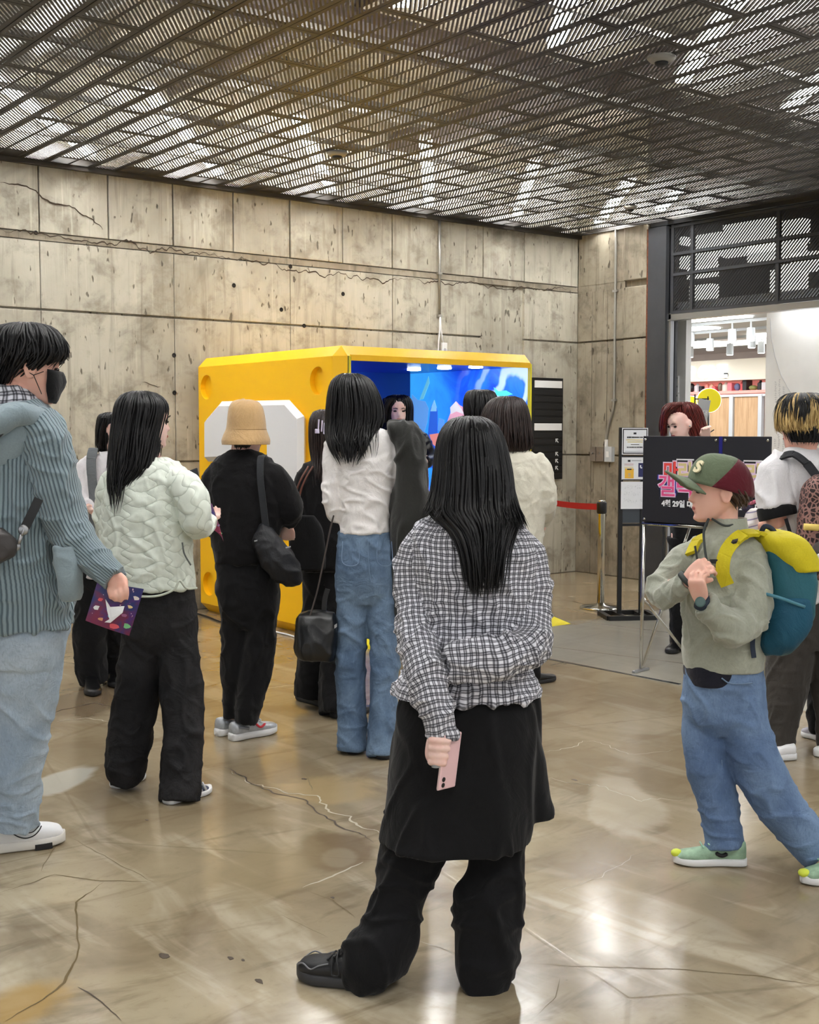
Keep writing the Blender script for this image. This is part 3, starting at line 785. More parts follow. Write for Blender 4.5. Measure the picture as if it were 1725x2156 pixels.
# interior
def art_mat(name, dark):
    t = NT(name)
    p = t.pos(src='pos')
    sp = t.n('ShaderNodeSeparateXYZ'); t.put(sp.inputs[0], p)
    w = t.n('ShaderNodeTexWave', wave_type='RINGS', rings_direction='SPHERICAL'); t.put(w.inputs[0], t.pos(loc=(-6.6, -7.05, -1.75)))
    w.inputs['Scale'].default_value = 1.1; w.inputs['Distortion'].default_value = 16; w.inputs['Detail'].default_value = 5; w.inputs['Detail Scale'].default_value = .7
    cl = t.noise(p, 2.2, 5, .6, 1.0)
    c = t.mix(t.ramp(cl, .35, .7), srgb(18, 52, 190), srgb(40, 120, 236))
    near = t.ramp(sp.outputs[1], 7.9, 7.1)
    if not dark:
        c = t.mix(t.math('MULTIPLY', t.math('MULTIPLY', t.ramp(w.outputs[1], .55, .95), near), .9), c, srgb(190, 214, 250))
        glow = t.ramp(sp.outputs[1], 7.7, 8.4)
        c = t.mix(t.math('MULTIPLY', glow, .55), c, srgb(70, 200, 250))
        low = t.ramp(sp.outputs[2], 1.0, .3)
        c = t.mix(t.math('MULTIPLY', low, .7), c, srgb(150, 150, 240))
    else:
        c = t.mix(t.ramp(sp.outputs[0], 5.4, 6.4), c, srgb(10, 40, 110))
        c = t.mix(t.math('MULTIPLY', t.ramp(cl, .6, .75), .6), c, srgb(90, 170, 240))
    return t.out(c, .3, spec=.4, emit=c, estr=1.0 if not dark else .3)  # prints also emit, standing in for lamp light inside the booth
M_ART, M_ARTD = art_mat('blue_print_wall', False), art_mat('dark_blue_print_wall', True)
M_NAVY = flat('booth_ceiling_blue', srgb(24, 50, 170), .25)
IX0, IX1, IY1, IZ1 = BX0 + .1, BX1 - .08, 8.45, BZ - .075
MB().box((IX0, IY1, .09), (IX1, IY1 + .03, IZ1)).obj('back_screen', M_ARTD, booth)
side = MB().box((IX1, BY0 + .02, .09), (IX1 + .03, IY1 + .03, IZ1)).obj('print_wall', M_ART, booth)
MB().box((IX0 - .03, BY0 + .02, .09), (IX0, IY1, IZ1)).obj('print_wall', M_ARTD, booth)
MB().box((IX0, BY0 + .02, IZ1 - .02), (IX1, IY1, IZ1)).obj('inner_ceiling', M_NAVY, booth)
MB().box((IX0, BY0 + .02, .05), (IX1, IY1, .09)).obj('inner_floor', flat('booth_floor_blue', srgb(60, 80, 190), .3), booth)
# frame lining of the opening; paler side edges hold the light from inside as colour
M_YLIT_RAMP = flat('yellow_lit_edge_ramp', srgb(244, 226, 40), .4)
MB().box((IX1 - .004, BY0, .08), (IX1 + .012, BY0 + .03, IZ1)).obj('opening_edge', M_YLIT_RAMP, booth)
MB().box((IX0 - .012, BY0, .08), (IX0 + .004, BY0 + .03, IZ1)).obj('opening_edge', M_YLIT_RAMP, booth)
MB().box((IX0, BY0, IZ1 - .03), (IX1, BY0 + .03, IZ1 + .01)).obj('opening_edge', M_Y, booth)
# yellow ramp in front
MB().add([(BX0 + .06, 6.58, .003), (BX1 + .05, 6.6, .003), (BX1, BY0 + .05, .09), (BX0 + .1, BY0 + .05, .09), (BX0 + .06, 6.58, 0), (BX1 + .05, 6.6, 0), (BX1, BY0 + .05, 0), (BX0 + .1, BY0 + .05, 0)],
         [(0, 1, 2, 3), (4, 7, 6, 5), (0, 4, 5, 1), (1, 5, 6, 2), (2, 6, 7, 3), (3, 7, 4, 0)]).obj('entry_ramp', M_YLIT_RAMP, booth)
# printed shapes on the side wall (generic: pale cones, cloud blobs, pink blobs), brightened by added emission
def wall_shape(pts, col, e=.5, thick=.002, nm='print_shape', k=0):
    P = [(on_x(x, y, IX1)[1], on_x(x, y, IX1)[2]) for x, y in pts]
    m_ = NT('print_%d_%d_%d' % col).out(srgb(*col), .35, emit=srgb(*col), estr=e) if ('pr', col) not in _mc else _mc[('pr', col)]
    _mc[('pr', col)] = m_
    MB().prism(P, -thick - .0006 * k, 0, IX1).obj(nm, m_, booth)
wall_shape([(868, 830), (880, 842), (896, 845), (903, 860), (900, 890), (888, 930), (868, 940)], (120, 190, 250), .5)
wall_shape([(915, 842), (922, 865), (922, 930), (932, 985), (896, 985), (903, 900), (907, 860)], (60, 120, 230), .5, k=1)
wall_shape([(915, 842), (920, 858), (920, 866), (907, 866), (910, 855)], (150, 215, 245), .6, k=2)
wall_shape([(925, 880), (936, 884), (936, 905), (930, 910), (922, 905)], (110, 180, 248), .5, k=2)
wall_shape([(903, 792), (905, 806), (892, 840), (884, 842), (898, 806)], (130, 230, 240), .5, k=2)
wall_shape([(961, 845), (968, 853), (985, 862), (990, 900), (960, 960), (925, 980), (938, 900), (950, 868)], (238, 170, 180), .7, k=3)
wall_shape([(961, 845), (966, 853), (972, 860), (978, 872), (962, 866), (950, 872), (949, 858)], (240, 236, 226), .6, k=4)
wall_shape([(905, 915), (925, 912), (940, 925), (930, 950), (912, 935)], (246, 150, 130), .7, k=4)
wall_shape([(1040, 815), (1050, 824), (1066, 822), (1080, 830), (1060, 836), (1046, 832)], (90, 226, 236), .6, k=2)
wall_shape([(870, 960), (900, 950), (905, 1040), (870, 1060)], (140, 150, 240), .5, k=2)
# booth spot lamps
M_BLAMP = NT('booth_lamp').out(srgb(255, 255, 255), .4, emit=(.85, .93, 1, 1), estr=40)
for x_, y_ in [tuple(on_z(*q, IZ1 - .03)[:2]) for q in ((872, 780), (936, 777), (1002, 775))]:
    y_ = max(y_, BY0 + .14)
    MB().lathe([(.055, 0), (.055, -.010), (.03, -.012)], (x_, y_, IZ1 - .02), 20).obj('spot_lamp', M_BLAMP, booth)
# cables along the booth
M_CABW, M_CABB = flat('white_cable', srgb(226, 226, 226), .5), flat('black_cable', srgb(22, 22, 22), .5)
for m_, pts, lab in [(M_CABW, [(4.70, 6.9), (4.69, 7.2), (4.71, 7.5), (4.70, 7.9), (4.73, 8.2)], 'white cable lying along the foot of the yellow booth'), (M_CABB, [(4.66, 8.0), (4.62, 8.3), (4.66, 8.6), (4.68, 8.9)], 'black cable lying along the foot of the yellow booth')]:
    P = catmull(np.array([(x, y, .008) for x, y in pts]), 30)
    tag(MB().tube(P, .007, 6).obj('floor_cable', m_, smooth=True), lab, 'cable')

# =================================================================== WALL FITTINGS
M_GALV = flat('galvanised_conduit', srgb(158, 156, 148), .4, metal=.6)
cx7 = on_y(923, 520, WALL_Y)[0]
o = thing('wall_conduit', 'thin galvanised conduit with white cables running down the back wall above the booth', 'conduit', (cx7, WALL_Y - .02, 0))
MB().tube([(0, 0, CEIL), (0, 0, 2.57)], .013, 10).obj('pipe', M_GALV, o, smooth=True)
for z in (2.98, 2.58): MB().box((-.025, -.016, z - .012), (.025, .016, z + .012)).obj('clamp', M_GALV, o, bevel=.003)
mb = MB(); mb.tube([(0, -.01, 2.57), (-.01, -.016, 2.45), (-.02, -.014, 2.35), (-.03, -.014, 2.15), (-.02, -.014, 2.0)], .008, 6); mb.tube([(0, -.01, 2.57), (.005, -.018, 2.45), (.02, -.014, 2.38), (.035, -.014, 2.33)], .008, 6)
mb.obj('cable', M_CABW, o, smooth=True)
o = thing('power_strip', 'white power strip hanging on the back wall above the booth', 'socket', (cx7 + .05, WALL_Y - .02, 2.2))
MB().box((-.03, -.022, -.16), (.03, .008, .13)).obj('body', M_WHITE, o, bevel=.004)
for z in (.06, .0, -.06, -.12): MB().lathe([(.017, 0), (.017, -.003), (.013, -.002)], (0, -.022, z), 16, 'y').obj('socket', flat('socket_grey', srgb(190, 190, 192), .5), o)

# black directory board
dl, dr = 8.60, 9.03
o = thing('directory_board', 'black wall directory board with white strips and arrows beside the booth', 'sign', ((dl + dr) / 2, WALL_Y - .008, 1.51))
hw = (dr - dl) / 2
M_BLK = flat('black_board', srgb(14, 14, 15), .45); M_BLK2 = flat('black_slat', srgb(20, 20, 21), .5)
MB().box((-hw, -.045, -.52), (hw, 0, .52)).obj('frame', M_BLK, o, bevel=.004)
for z in (.455, .02): MB().box((-hw + .02, -.049, z - .036), (hw - .02, -.044, z + .036)).obj('white_strip', M_WHITE, o)
zz = .40
for k in range(12):
    if k == 5: zz = -.035
    MB().box((-hw + .015, -.0495, zz - .055), (hw - .015, -.044, zz - .004)).obj('slat', M_BLK2, o, bevel=.002)
    zz -= .0705
for z in (-.12, -.258, -.33, -.402):
    lettering('arrow', '\u2196', .07, frame((hw - .09, -.0505, z), (1, 0, 0), (0, 0, 1)), M_WHITE, o, extrude=.0006, bold=.002)

# junction boxes + conduit on the right wall
jy = [on_x(px_, 950, WALL_X)[1] for px_ in (1250, 1263, 1279, 1295)]
o = thing('junction_box', 'pair of brown-grey square junction boxes on the concrete corner wall', 'box', (WALL_X, (jy[0] + jy[2]) / 2, 1.25))
mid_ = (jy[0] + jy[2]) / 2
M_JB = flat('brown_grey_box', srgb(112, 102, 90), .6, var=.15)
for a, b in ((jy[0], jy[1]), (jy[1], jy[2])):
    MB().box((-.06, b - mid_ + .004, -.075), (0, a - mid_ - .004, .075)).obj('box', M_JB, o, bevel=.004)
    MB().lathe([(.008, 0), (.008, -.006), (.005, -.007)], (-.06, (a + b) / 2 - mid_, .01), 12, 'x').obj('screw', M_ALU, o)
o = thing('switch_box', 'light grey switch box beside the brown junction boxes', 'box', (WALL_X, (jy[2] + jy[3]) / 2, 1.25))
MB().box((-.05, -(jy[2] - jy[3]) / 2, -.078), (0, (jy[2] - jy[3]) / 2 - .004, .078)).obj('box', flat('pale_grey_box', srgb(186, 190, 192), .5), o, bevel=.004)
MB().box((-.054, -.02, -.03), (-.049, .02, .03)).obj('cover', M_WHITE, o)
yc = 8.50
o = thing('wall_conduit', 'tall galvanised conduit bending down to the junction boxes on the corner wall', 'conduit', (WALL_X - .022, yc, 0))
P = catmull(np.array([(0, 0, CEIL), (0, 0, 2.6), (0, 0, 1.95), (0, .01, 1.72), (0, .07, 1.55), (0, .10, 1.40), (0, .10, 1.33)]), 40)
MB().tube(P, .012, 10).obj('pipe', M_GALV, o, smooth=True)
MB().box((-.012, .088, 1.325), (.012, .112, 1.40)).obj('ferrule', M_WHITE, o)
for z in (1.80, 2.9): MB().box((-.012, -.03, z - .01), (.015, .03, z + .01)).obj('clamp', M_GALV, o)

# =================================================================== STANCHIONS
M_CHROME = flat('chrome', srgb(200, 198, 190), .14, metal=1.0)
M_RED = flat('red_belt', srgb(170, 16, 26), .6)
def stanchion(p, lab):
    o = thing('stanchion', lab, 'stanchion', (p[0], p[1], 0), -PSI)
    MB().lathe([(.175, 0), (.175, .012), (.16, .02), (.05, .03), (.032, .05)], n=40).obj('base', M_CHROME, o, smooth=True)
    MB().lathe([(.031, .04), (.031, .80), (.034, .81), (.034, .82)], n=24).obj('pole', M_CHROME, o, smooth=True)
    MB().lathe([(.036, .80), (.042, .81), (.042, .89), (.036, .90)], n=24).obj('head', M_BLK, o, smooth=True)
    MB().lathe([(.03, .895), (.03, .91), (.02, .914)], n=24).obj('cap', M_CHROME, o, smooth=True)
    return o
s1 = on_z(1265, 1281); s2 = at_depth(1112, 1065, 11.6); s2[2] = 0
stanchion(s1, 'chrome stanchion post with red belt beside the poster stand')
stanchion(s2, 'chrome stanchion post tucked behind the yellow booth corner')
d_ = (s2 - s1) / np.linalg.norm(s2 - s1); a_ = s1 + d_ * .04 + (0, 0, .855); b_ = s2 - d_ * .04 + (0, 0, .855)
nn = np.cross(d_, (0, 0, 1)) * .0015; V = []; Fc = []
for i in range(13):
    k = i / 12; c_ = a_ + (b_ - a_) * k - np.array((0, 0, .02 * 4 * k * (1 - k)))
    for sx in (-1, 1):
        for sz in (-.026, .026): V.append(c_ + nn * sx + (0, 0, sz))
for i in range(12):
    b0 = 4 * i
    for q in ((0, 1, 3, 2),): pass
    Fc += [(b0, b0 + 1, b0 + 5, b0 + 4), (b0 + 2, b0 + 6, b0 + 7, b0 + 3), (b0 + 1, b0 + 3, b0 + 7, b0 + 5), (b0, b0 + 4, b0 + 6, b0 + 2)]
tag(MB().add(V, Fc).obj('barrier_belt', M_RED), 'red retractable barrier belt stretched from the chrome stanchion', 'belt')

# =================================================================== POSTER STAND
ps = on_z(1325, 1300)
o = thing('poster_stand', 'black floor poster stand holding three white notice sheets', 'stand', (ps[0], ps[1], 0), -PSI + .10)
s_ = float(ps @ _fh) / F
M_BST = flat('black_stand_metal', srgb(16, 16, 17), .45)
def sx(px_): return (px_ - 1325) * s_
zt = at_depth(1325, 900, float(ps @ _fh))[2]
for x_ in (1303, 1350): MB().box((sx(x_) - .017, -.014, .02), (sx(x_) + .017, .014, zt if x_ == 1303 else 1.26)).obj('post', M_BST, o, bevel=.003)
MB().box((sx(1303), -.012, .735), (sx(1350), .012, .755)).box((sx(1303), -.012, zt - .03), (sx(1350), .012, zt)).obj('cross_bar', M_BST, o)
mb = MB()
for y_ in (-.14, .16): mb.box((sx(1270), y_ - .02, 0), (sx(1376), y_ + .02, .035))
for x_ in (1272, 1374): mb.box((sx(x_) - .02, -.14, 0), (sx(x_) + .02, .16, .035))
mb.box((sx(1303) - .02, -.14, .0), (sx(1303) + .02, .16, .035)); mb.box((sx(1350) - .02, -.14, .0), (sx(1350) + .02, .16, .035))
mb.obj('base_frame', M_BST, o)
MB().box((sx(1303), -.004, .76), (sx(1350), .004, 1.02)).obj('acrylic_pocket', flat('dark_acrylic', srgb(52, 58, 64), .15, spec=.6), o)
M_PAPER = flat('paper_white', srgb(232, 233, 235), .6)
M_INK, M_INKY, M_GREY = flat('ink_black', srgb(24, 22, 28), .6), flat('ink_yellow', srgb(226, 196, 60), .6), flat('pencil_grey', srgb(176, 178, 182), .7)
D_ = float(ps @ _fh)
def pzz(y_): return at_depth(1325, y_, D_)[2]
def sheet(x0, y0, x1, y1, yoff, rot, lab):
    e = thing('notice_sheet', lab, 'notice', tuple(ps + _rt * sx((x0 + x1) / 2) + np.array((0, 0, pzz((y0 + y1) / 2))) - _fh * yoff), -PSI + rot, 'sheets on the poster stand')
    w, h = (x1 - x0) * s_ / 2, (pzz(y0) - pzz(y1)) / 2
    MB().box((-w, -.002, -h), (w, .002, h)).obj('paper', M_PAPER, e)
    return e, w, h
e, w, h = sheet(1304, 901, 1359, 957, .026, .05, 'topmost notice sheet with a black border and yellow underlines on the poster stand')
def bar(e, x0, z0, x1, z1, m_, nm='printed_line', k=0): MB().box((x0, -.0042 - .0004 * k, z0), (x1, -.0018, z1)).obj(nm, m_, e)
for a in ((-w * .93, h * .86, w * .93, h * .93), (-w * .93, -h * .93, w * .93, -h * .86), (-w * .93, -h * .93, -w * .87, h * .93), (w * .87, -h * .93, w * .93, h * .93)): bar(e, *a, M_INK, 'border')
bar(e, -.012, h * .52, .010, h * .66, M_INK, 'logo')
for z, ww, m_ in ((.30, .62, M_INK), (.10, .68, M_INKY), (-.06, .58, M_INKY), (-.24, .32, M_INK), (-.45, .62, M_INK), (-.75, .74, M_GREY)):
    n_ = 10
    if m_ is M_INK and ww > .5:
        for k in range(n_):
            x0 = -w * ww + 2 * w * ww * k / n_; bar(e, x0, h * (z - .045), x0 + w * ww * random.uniform(.13, .18), h * (z + .045), m_)
    else: bar(e, -w * ww, h * (z - .02), w * ww, h * (z + .02), m_)
e, w, h = sheet(1304, 960, 1356, 1011, .026, .05, 'middle notice sheet with a yellow block and a dark blue picture on the poster stand')
bar(e, -w, h * .9, w, h, M_INK, 'border'); bar(e, -w, -h, w, -h * .92, M_INK, 'border')
bar(e, -w * .5, h * .52, -w * .3, h * .68, M_INK, 'logo'); bar(e, -w * .2, h * .58, w * .6, h * .66, M_GREY)
for z in (.36, .26, .1, 0.0): bar(e, -w * .78, h * (z - .015), w * -.05, h * (z + .015), flat('ink_pale_red', srgb(206, 150, 150), .6) if z > .2 else M_INKY)
bar(e, -w * .74, -h * .84, -w * .02, -h * .04, flat('ink_amber', srgb(238, 186, 60), .6), 'picture'); bar(e, -w * .56, -h * .14, -w * .2, -h * .04, M_INK, k=1)
for z in (-.45, -.55, -.68): bar(e, -w * .48, h * (z - .02), -w * .28, h * (z + .02), M_GREY, k=1)
bar(e, w * .36, -h * .72, w * .84, h * .42, flat('ink_navy', srgb(40, 44, 92), .6), 'picture'); bar(e, w * .48, h * .05, w * .58, h * .25, M_PAPER, k=1); bar(e, w * .54, h * -.02, w * .66, h * .08, M_PAPER, k=1)
e, w, h = sheet(1303, 1014, 1354, 1071, .028, .05, 'lowest notice sheet with three lines of faint grey handwriting on the poster stand')
for z in (.6, .12, -.42):
    mb = MB(); x = -w * .8
    while x < w * .8:
        if random.random() < .16: x += .014; continue
        for _ in range(3):
            a = np.array((x + random.uniform(0, .010), -.0025, h * z + random.uniform(-.014, .014))); b = a + np.array((random.uniform(-.007, .009), 0, random.uniform(-.009, .009)))
            mb.tube([a, b], .0007, 4)
        x += .013
    mb.obj('handwriting', M_GREY, e)['kind'] = 'stuff'

# =================================================================== SIGN BOARDS ON CHROME FOLDING STAND
TL, TR = np.array((5.752, 5.026)), np.array((5.862, 4.178))
dv = (TR - TL); LEN = np.linalg.norm(dv); ang = math.atan2(dv[1], dv[0])
M_NAVYB = flat('black_foam_board', srgb(22, 23, 32), .5); M_BLUEEDGE = flat('royal_blue_edge', srgb(14, 16, 120), .5)
# local frame: x along the boards (left to right as read), y to the back
def board_thing(name, lab, cat): return thing(name, lab, cat, (TL[0], TL[1], 0), ang)
bz0, bz1 = .935, 1.462
seam = .535
M_HP, M_HR, M_HT, M_HV, M_HG = [flat('print_' + n, srgb(*c), .5) for n, c in (('pink', (226, 84, 140)), ('red', (222, 70, 66)), ('teal', (70, 160, 160)), ('violet', (54, 48, 170)), ('sand', (212, 196, 140)))]
M_OUT = flat('print_pale', srgb(226, 200, 224), .5)
for i, (x0, x1, lab) in enumerate([(0, seam - .012, 'black sign board with pink and red lettering, left part beside the poster stand'), (seam + .012, LEN, 'black sign board with lettering half hidden behind the boy in the cap')]):
    e = board_thing('sign_board', lab, 'sign')
    MB().box((x0, -.008, bz0), (x1, .008, bz1)).obj('board', M_NAVYB, e, bevel=.004)
    for xx in (x0 + .018, x1 - .018):
        for zz in (bz0 + .018, bz1 - .022): MB().lathe([(.009, 0), (.009, -.004), (.005, -.006)], (xx, -.008, zz), 14, 'y').obj('stud', M_CHROME, e, smooth=True)
    xc = x0 + .30 if i == 0 else x0 + .20
    def T(txt, s, x, z, m_, k=0, bold=.006): lettering('lettering', txt, s, frame((x, -.0088 - .0006 * k, z), (1, 0, 0), (0, 0, 1)), m_, e, extrude=.0004, bold=bold)
    MB().box((xc - .06, -.0095, 1.318), (xc + .06, -.008, 1.326)).obj('printed_line', M_PAPER, e)
    T('마', .115, xc - .10, 1.245, M_OUT, 0, .011); T('마', .115, xc - .10, 1.245, M_HR, 1, .004)
    T('리', .115, xc + .00, 1.245, M_OUT, 0, .011); T('리', .115, xc + .00, 1.245, M_HG, 1, .004)
    T('오', .115, xc + .10, 1.245, M_OUT, 0, .011); T('오', .115, xc + .10, 1.245, M_HT, 1, .004)
    for j, ch in enumerate('갤럭시'):
        T(ch, .15, xc - .125 + .125 * j, 1.145, M_HV, 0, .012); T(ch, .14, xc - .125 + .125 * j, 1.152, M_OUT, 1, .008); T(ch, .14, xc - .125 + .125 * j, 1.152, M_HP, 2, .002)
    T('4월 29일 대개봉', .045, xc - .01, 1.052, M_PAPER, 0, .002)
e = board_thing('folding_stand', 'chrome folding stand with crossed legs carrying the black sign boards', 'stand')
mb = MB()
mb.tube([(0.0, 0, bz0 - .012), (LEN, 0, bz0 - .012)], .011, 10)
mb.obj('top_rail', M_CHROME, e, smooth=True)
MB().box((0.012, .01, bz0 - .02), (LEN - .012, .02, bz1 - .02)).obj('board_back', M_BST, e)
MB().box((seam - .011, -.006, bz0), (seam + .011, .012, bz1)).obj('joint_strip', M_BLUEEDGE, e)
for x in (.012, LEN - .012):
    MB().tube([(x, 0, bz0 - .01), (x, -.02, .02)], .011, 10).obj('leg', M_CHROME, e, smooth=True)
    MB().tube([(x + .005, .55, bz0 - .01), (x, .0, .03)], .010, 10).obj('leg', M_CHROME, e, smooth=True)
    MB().tube([(x + .005, .0, .45), (x + .005, .55, .0)], .010, 10).obj('leg', M_CHROME, e, smooth=True)
    MB().box((x - .012, -.10, 0), (x + .012, .06, .016)).obj('foot', M_ALU, e, bevel=.004)
MB().tube([(0, .55, bz0 - .012), (LEN, .55, bz0 - .012)], .010, 8).obj('back_rail', M_CHROME, e, smooth=True)
# metal threshold strip in the floor
a, b = on_z(1140, 1385), on_z(1432, 1441); a = b + (a - b) * 2.2
tag(MB().add([(a[0] - .012, a[1], .0), (a[0] + .012, a[1], .0), (b[0] + .012, b[1], .0), (b[0] - .012, b[1], .0), (a[0] - .012, a[1], .003), (a[0] + .012, a[1], .003), (b[0] + .012, b[1], .003), (b[0] - .012, b[1], .003)],
    [(0, 3, 2, 1), (4, 5, 6, 7), (0, 1, 5, 4), (2, 3, 7, 6), (1, 2, 6, 5), (3, 0, 4, 7)]).obj('floor_strip', flat('floor_strip_steel', srgb(120, 124, 128), .2, metal=.9)), 'narrow steel strip set in the floor below the sign boards', 'strip')
# =================================================================== PEOPLE: BUILDING KIT
_perm = rng.permutation(256); _perm = np.concatenate([_perm, _perm, _perm])
_grad = rng.normal(size=(256, 3)); _grad /= np.linalg.norm(_grad, axis=1)[:, None]
def pnoise(P):
    """vectorised gradient noise, P (n,3) -> about -1..1"""
    P = np.asarray(P, float); I = np.floor(P).astype(int); f = P - I; I &= 255
    u = f * f * f * (f * (f * 6 - 15) + 10); r = np.zeros(len(P))
    for dx in (0, 1):
        for dy in (0, 1):
            for dz in (0, 1):
                h = _perm[_perm[_perm[I[:, 0] + dx] + I[:, 1] + dy] + I[:, 2] + dz]
                g = _grad[h]; d = f - np.array((dx, dy, dz))
                w = (u[:, 0] if dx else 1 - u[:, 0]) * (u[:, 1] if dy else 1 - u[:, 1]) * (u[:, 2] if dz else 1 - u[:, 2])
                r += w * np.einsum('ij,ij->i', g, d)
    return r * 1.6

class Loft:
    """tube through rings; R9 rows = centre(3), half axis u(3), half axis v(3)"""
    def __init__(s, R9, n=40, m=40, p=2.2, pf=None):
        A = catmull(np.asarray(R9, float), n); s.n, s.m = n, m
        th = np.linspace(0, 2 * math.pi, m, endpoint=False)
        c, sn = np.cos(th), np.sin(th)
        ce = np.sign(c) * np.abs(c) ** (2 / p); se = np.sign(sn) * np.abs(sn) ** (2 / p)
        s.C = A[:, :3]
        s.g = A[:, None, :3] + ce[None, :, None] * A[:, None, 3:6] + se[None, :, None] * A[:, None, 6:9]
        s.s = np.concatenate([[0], np.cumsum(np.linalg.norm(np.diff(s.C, axis=0), axis=1))])
        per = np.linalg.norm(s.g - np.roll(s.g, 1, 1), axis=2).sum(1); s.per = float(per.mean())
    def vf(s):
        V = s.g.reshape(-1, 3); n, m = s.n, s.m
        i = np.arange(n - 1)[:, None] * m; k = np.arange(m)[None, :]; k2 = (k + 1) % m
        Fq = np.stack([i + k, i + k2, i + m + k2, i + m + k], -1).reshape(-1, 4)
        V = np.vstack([V, s.g[0].mean(0), s.g[-1].mean(0)]); a, b = n * m, n * m + 1
        kk = np.arange(m); F3 = [(a, int((q + 1) % m), int(q)) for q in kk] + [(b, int((n - 1) * m + q), int((n - 1) * m + (q + 1) % m)) for q in kk]
        return V, [tuple(map(int, q)) for q in Fq] + F3

def tube_rings(pts, radii, flatten=None):
    """rings along a polyline with parallel-transport frames; radii: r or (ru, rv)"""
    pts = np.asarray(pts, float); T = np.gradient(pts, axis=0); T /= np.linalg.norm(T, axis=1)[:, None] + 1e-9
    u = np.cross(T[0], (0, 1.0, 0))
    if np.linalg.norm(u) < .2: u = np.cross(T[0], (1.0, 0, 0))
    out = []
    for i in range(len(pts)):
        u = u - T[i] * (u @ T[i]); u /= np.linalg.norm(u) + 1e-9; v = np.cross(T[i], u)
        r = radii[i]; ru, rv = (r, r) if np.isscalar(r) else r
        out.append(np.concatenate([pts[i], u * ru, v * rv]))
    return np.array(out)

def join_vf(parts):
    V = []; Fc = []; o = 0
    for v, f in parts:
        V.append(np.asarray(v, float)); Fc += [tuple(i + o for i in q) for q in f]; o += len(v)
    return np.vstack(V), Fc

def remesh(V, Fc, voxel, smooth=4, fac=.5, dec=1.0):
    me = bpy.data.meshes.new('tmp'); me.from_pydata(V.tolist(), [], Fc)
    bm = bmesh.new(); bm.from_mesh(me); bmesh.ops.recalc_face_normals(bm, faces=bm.faces); bm.to_mesh(me); bm.free()
    o = bpy.data.objects.new('tmp', me); COL.objects.link(o)
    md = o.modifiers.new('r', 'REMESH'); md.mode = 'VOXEL'; md.voxel_size = voxel; md.adaptivity = 0.0; md.use_smooth_shade = True
    if smooth:
        ms = o.modifiers.new('s', 'SMOOTH'); ms.factor = fac; ms.iterations = smooth
    if dec < 1: md2 = o.modifiers.new('d', 'DECIMATE'); md2.ratio = dec
    dg = bpy.context.evaluated_depsgraph_get(); dg.update()
    ev = o.evaluated_get(dg); out = bpy.data.meshes.new_from_object(ev)
    bpy.data.objects.remove(o); bpy.data.meshes.remove(me)
    return out

def get_co(me):
    a = np.empty(len(me.vertices) * 3); me.vertices.foreach_get('co', a); return a.reshape(-1, 3)
def set_co(me, a): me.vertices.foreach_set('co', np.ascontiguousarray(a, dtype=float).ravel()); me.update()
def get_no(me):
    a = np.empty(len(me.vertices) * 3); me.vertex_normals.foreach_get('vector', a); return a.reshape(-1, 3)

def fold(me, layers):
    """cloth relief: layers of (amp, (sx,sy,sz), kind, mask)"""
    co = get_co(me); no = get_no(me); d = np.zeros(len(co))
    for k, L in enumerate(layers):
        amp, sc, kind = L[:3]
        q = co * np.array(sc)
        wv = np.stack([pnoise(co * 4.0 + 11 * k), pnoise(co * 4.0 + 31 * k + 5), pnoise(co * 4.0 + 51 * k + 9)], 1)
        n_ = pnoise(q + wv * .9 + 17.3 * k)
        if kind == 'ridge': n_ = 1 - 2 * np.abs(n_) ** .8
        elif kind == 'crease': n_ = np.exp(-(n_ / .14) ** 2) - .3
        m_ = L[3](co) if len(L) > 3 else 1.0
        d += amp * n_ * m_
    set_co(me, co + no * d[:, None])

def assign_uv(me, lofts):
    """UV in metres taken from the nearest source tube (u around, v along), no smearing across seams"""
    trees = []
    for L in lofts:
        V, Fc = L.vf(); trees.append(BVHTree.FromPolygons([tuple(v) for v in V], Fc))
    co = get_co(me); n = len(co)
    best = np.zeros(n, int); bd = np.full(n, 1e9); uvs = np.zeros((len(lofts), n, 2))
    for k, (L, t) in enumerate(zip(lofts, trees)):
        m = L.m
        for i in range(n):
            loc, nr, fi, d = t.find_nearest(Vector(co[i]))
            if fi is None: continue
            if fi < (L.n - 1) * m: r, c = divmod(fi, m)
            else: r = 0 if fi < (L.n - 1) * m + m else L.n - 2; c = (fi - (L.n - 1) * m) % m
            a, b = L.g[r, c], L.g[r, (c + 1) % m]; e = L.g[r + 1, c]
            ab = b - a; ae = e - a; w = np.asarray(loc) - a
            fu = np.clip(w @ ab / (ab @ ab + 1e-9), 0, 1); fv = np.clip(w @ ae / (ae @ ae + 1e-9), 0, 1)
            uvs[k, i] = ((c + fu) / m * L.per, L.s[r] + fv * (L.s[r + 1] - L.s[r]))
            if d < bd[i]: bd[i] = d; best[i] = k
    uvl = me.uv_layers.new(name='UVMap').data
    for poly in me.polygons:
        vs = list(poly.vertices); ks = [best[v] for v in vs]; k = max(set(ks), key=ks.count); P = lofts[k].per
        u0 = uvs[k, vs[0], 0]
        for li, v in zip(poly.loop_indices, vs):
            u, w = uvs[k, v]
            while u - u0 > P / 2: u -= P
            while u - u0 < -P / 2: u += P
            uvl[li].uv = (u + .37 * k, w)

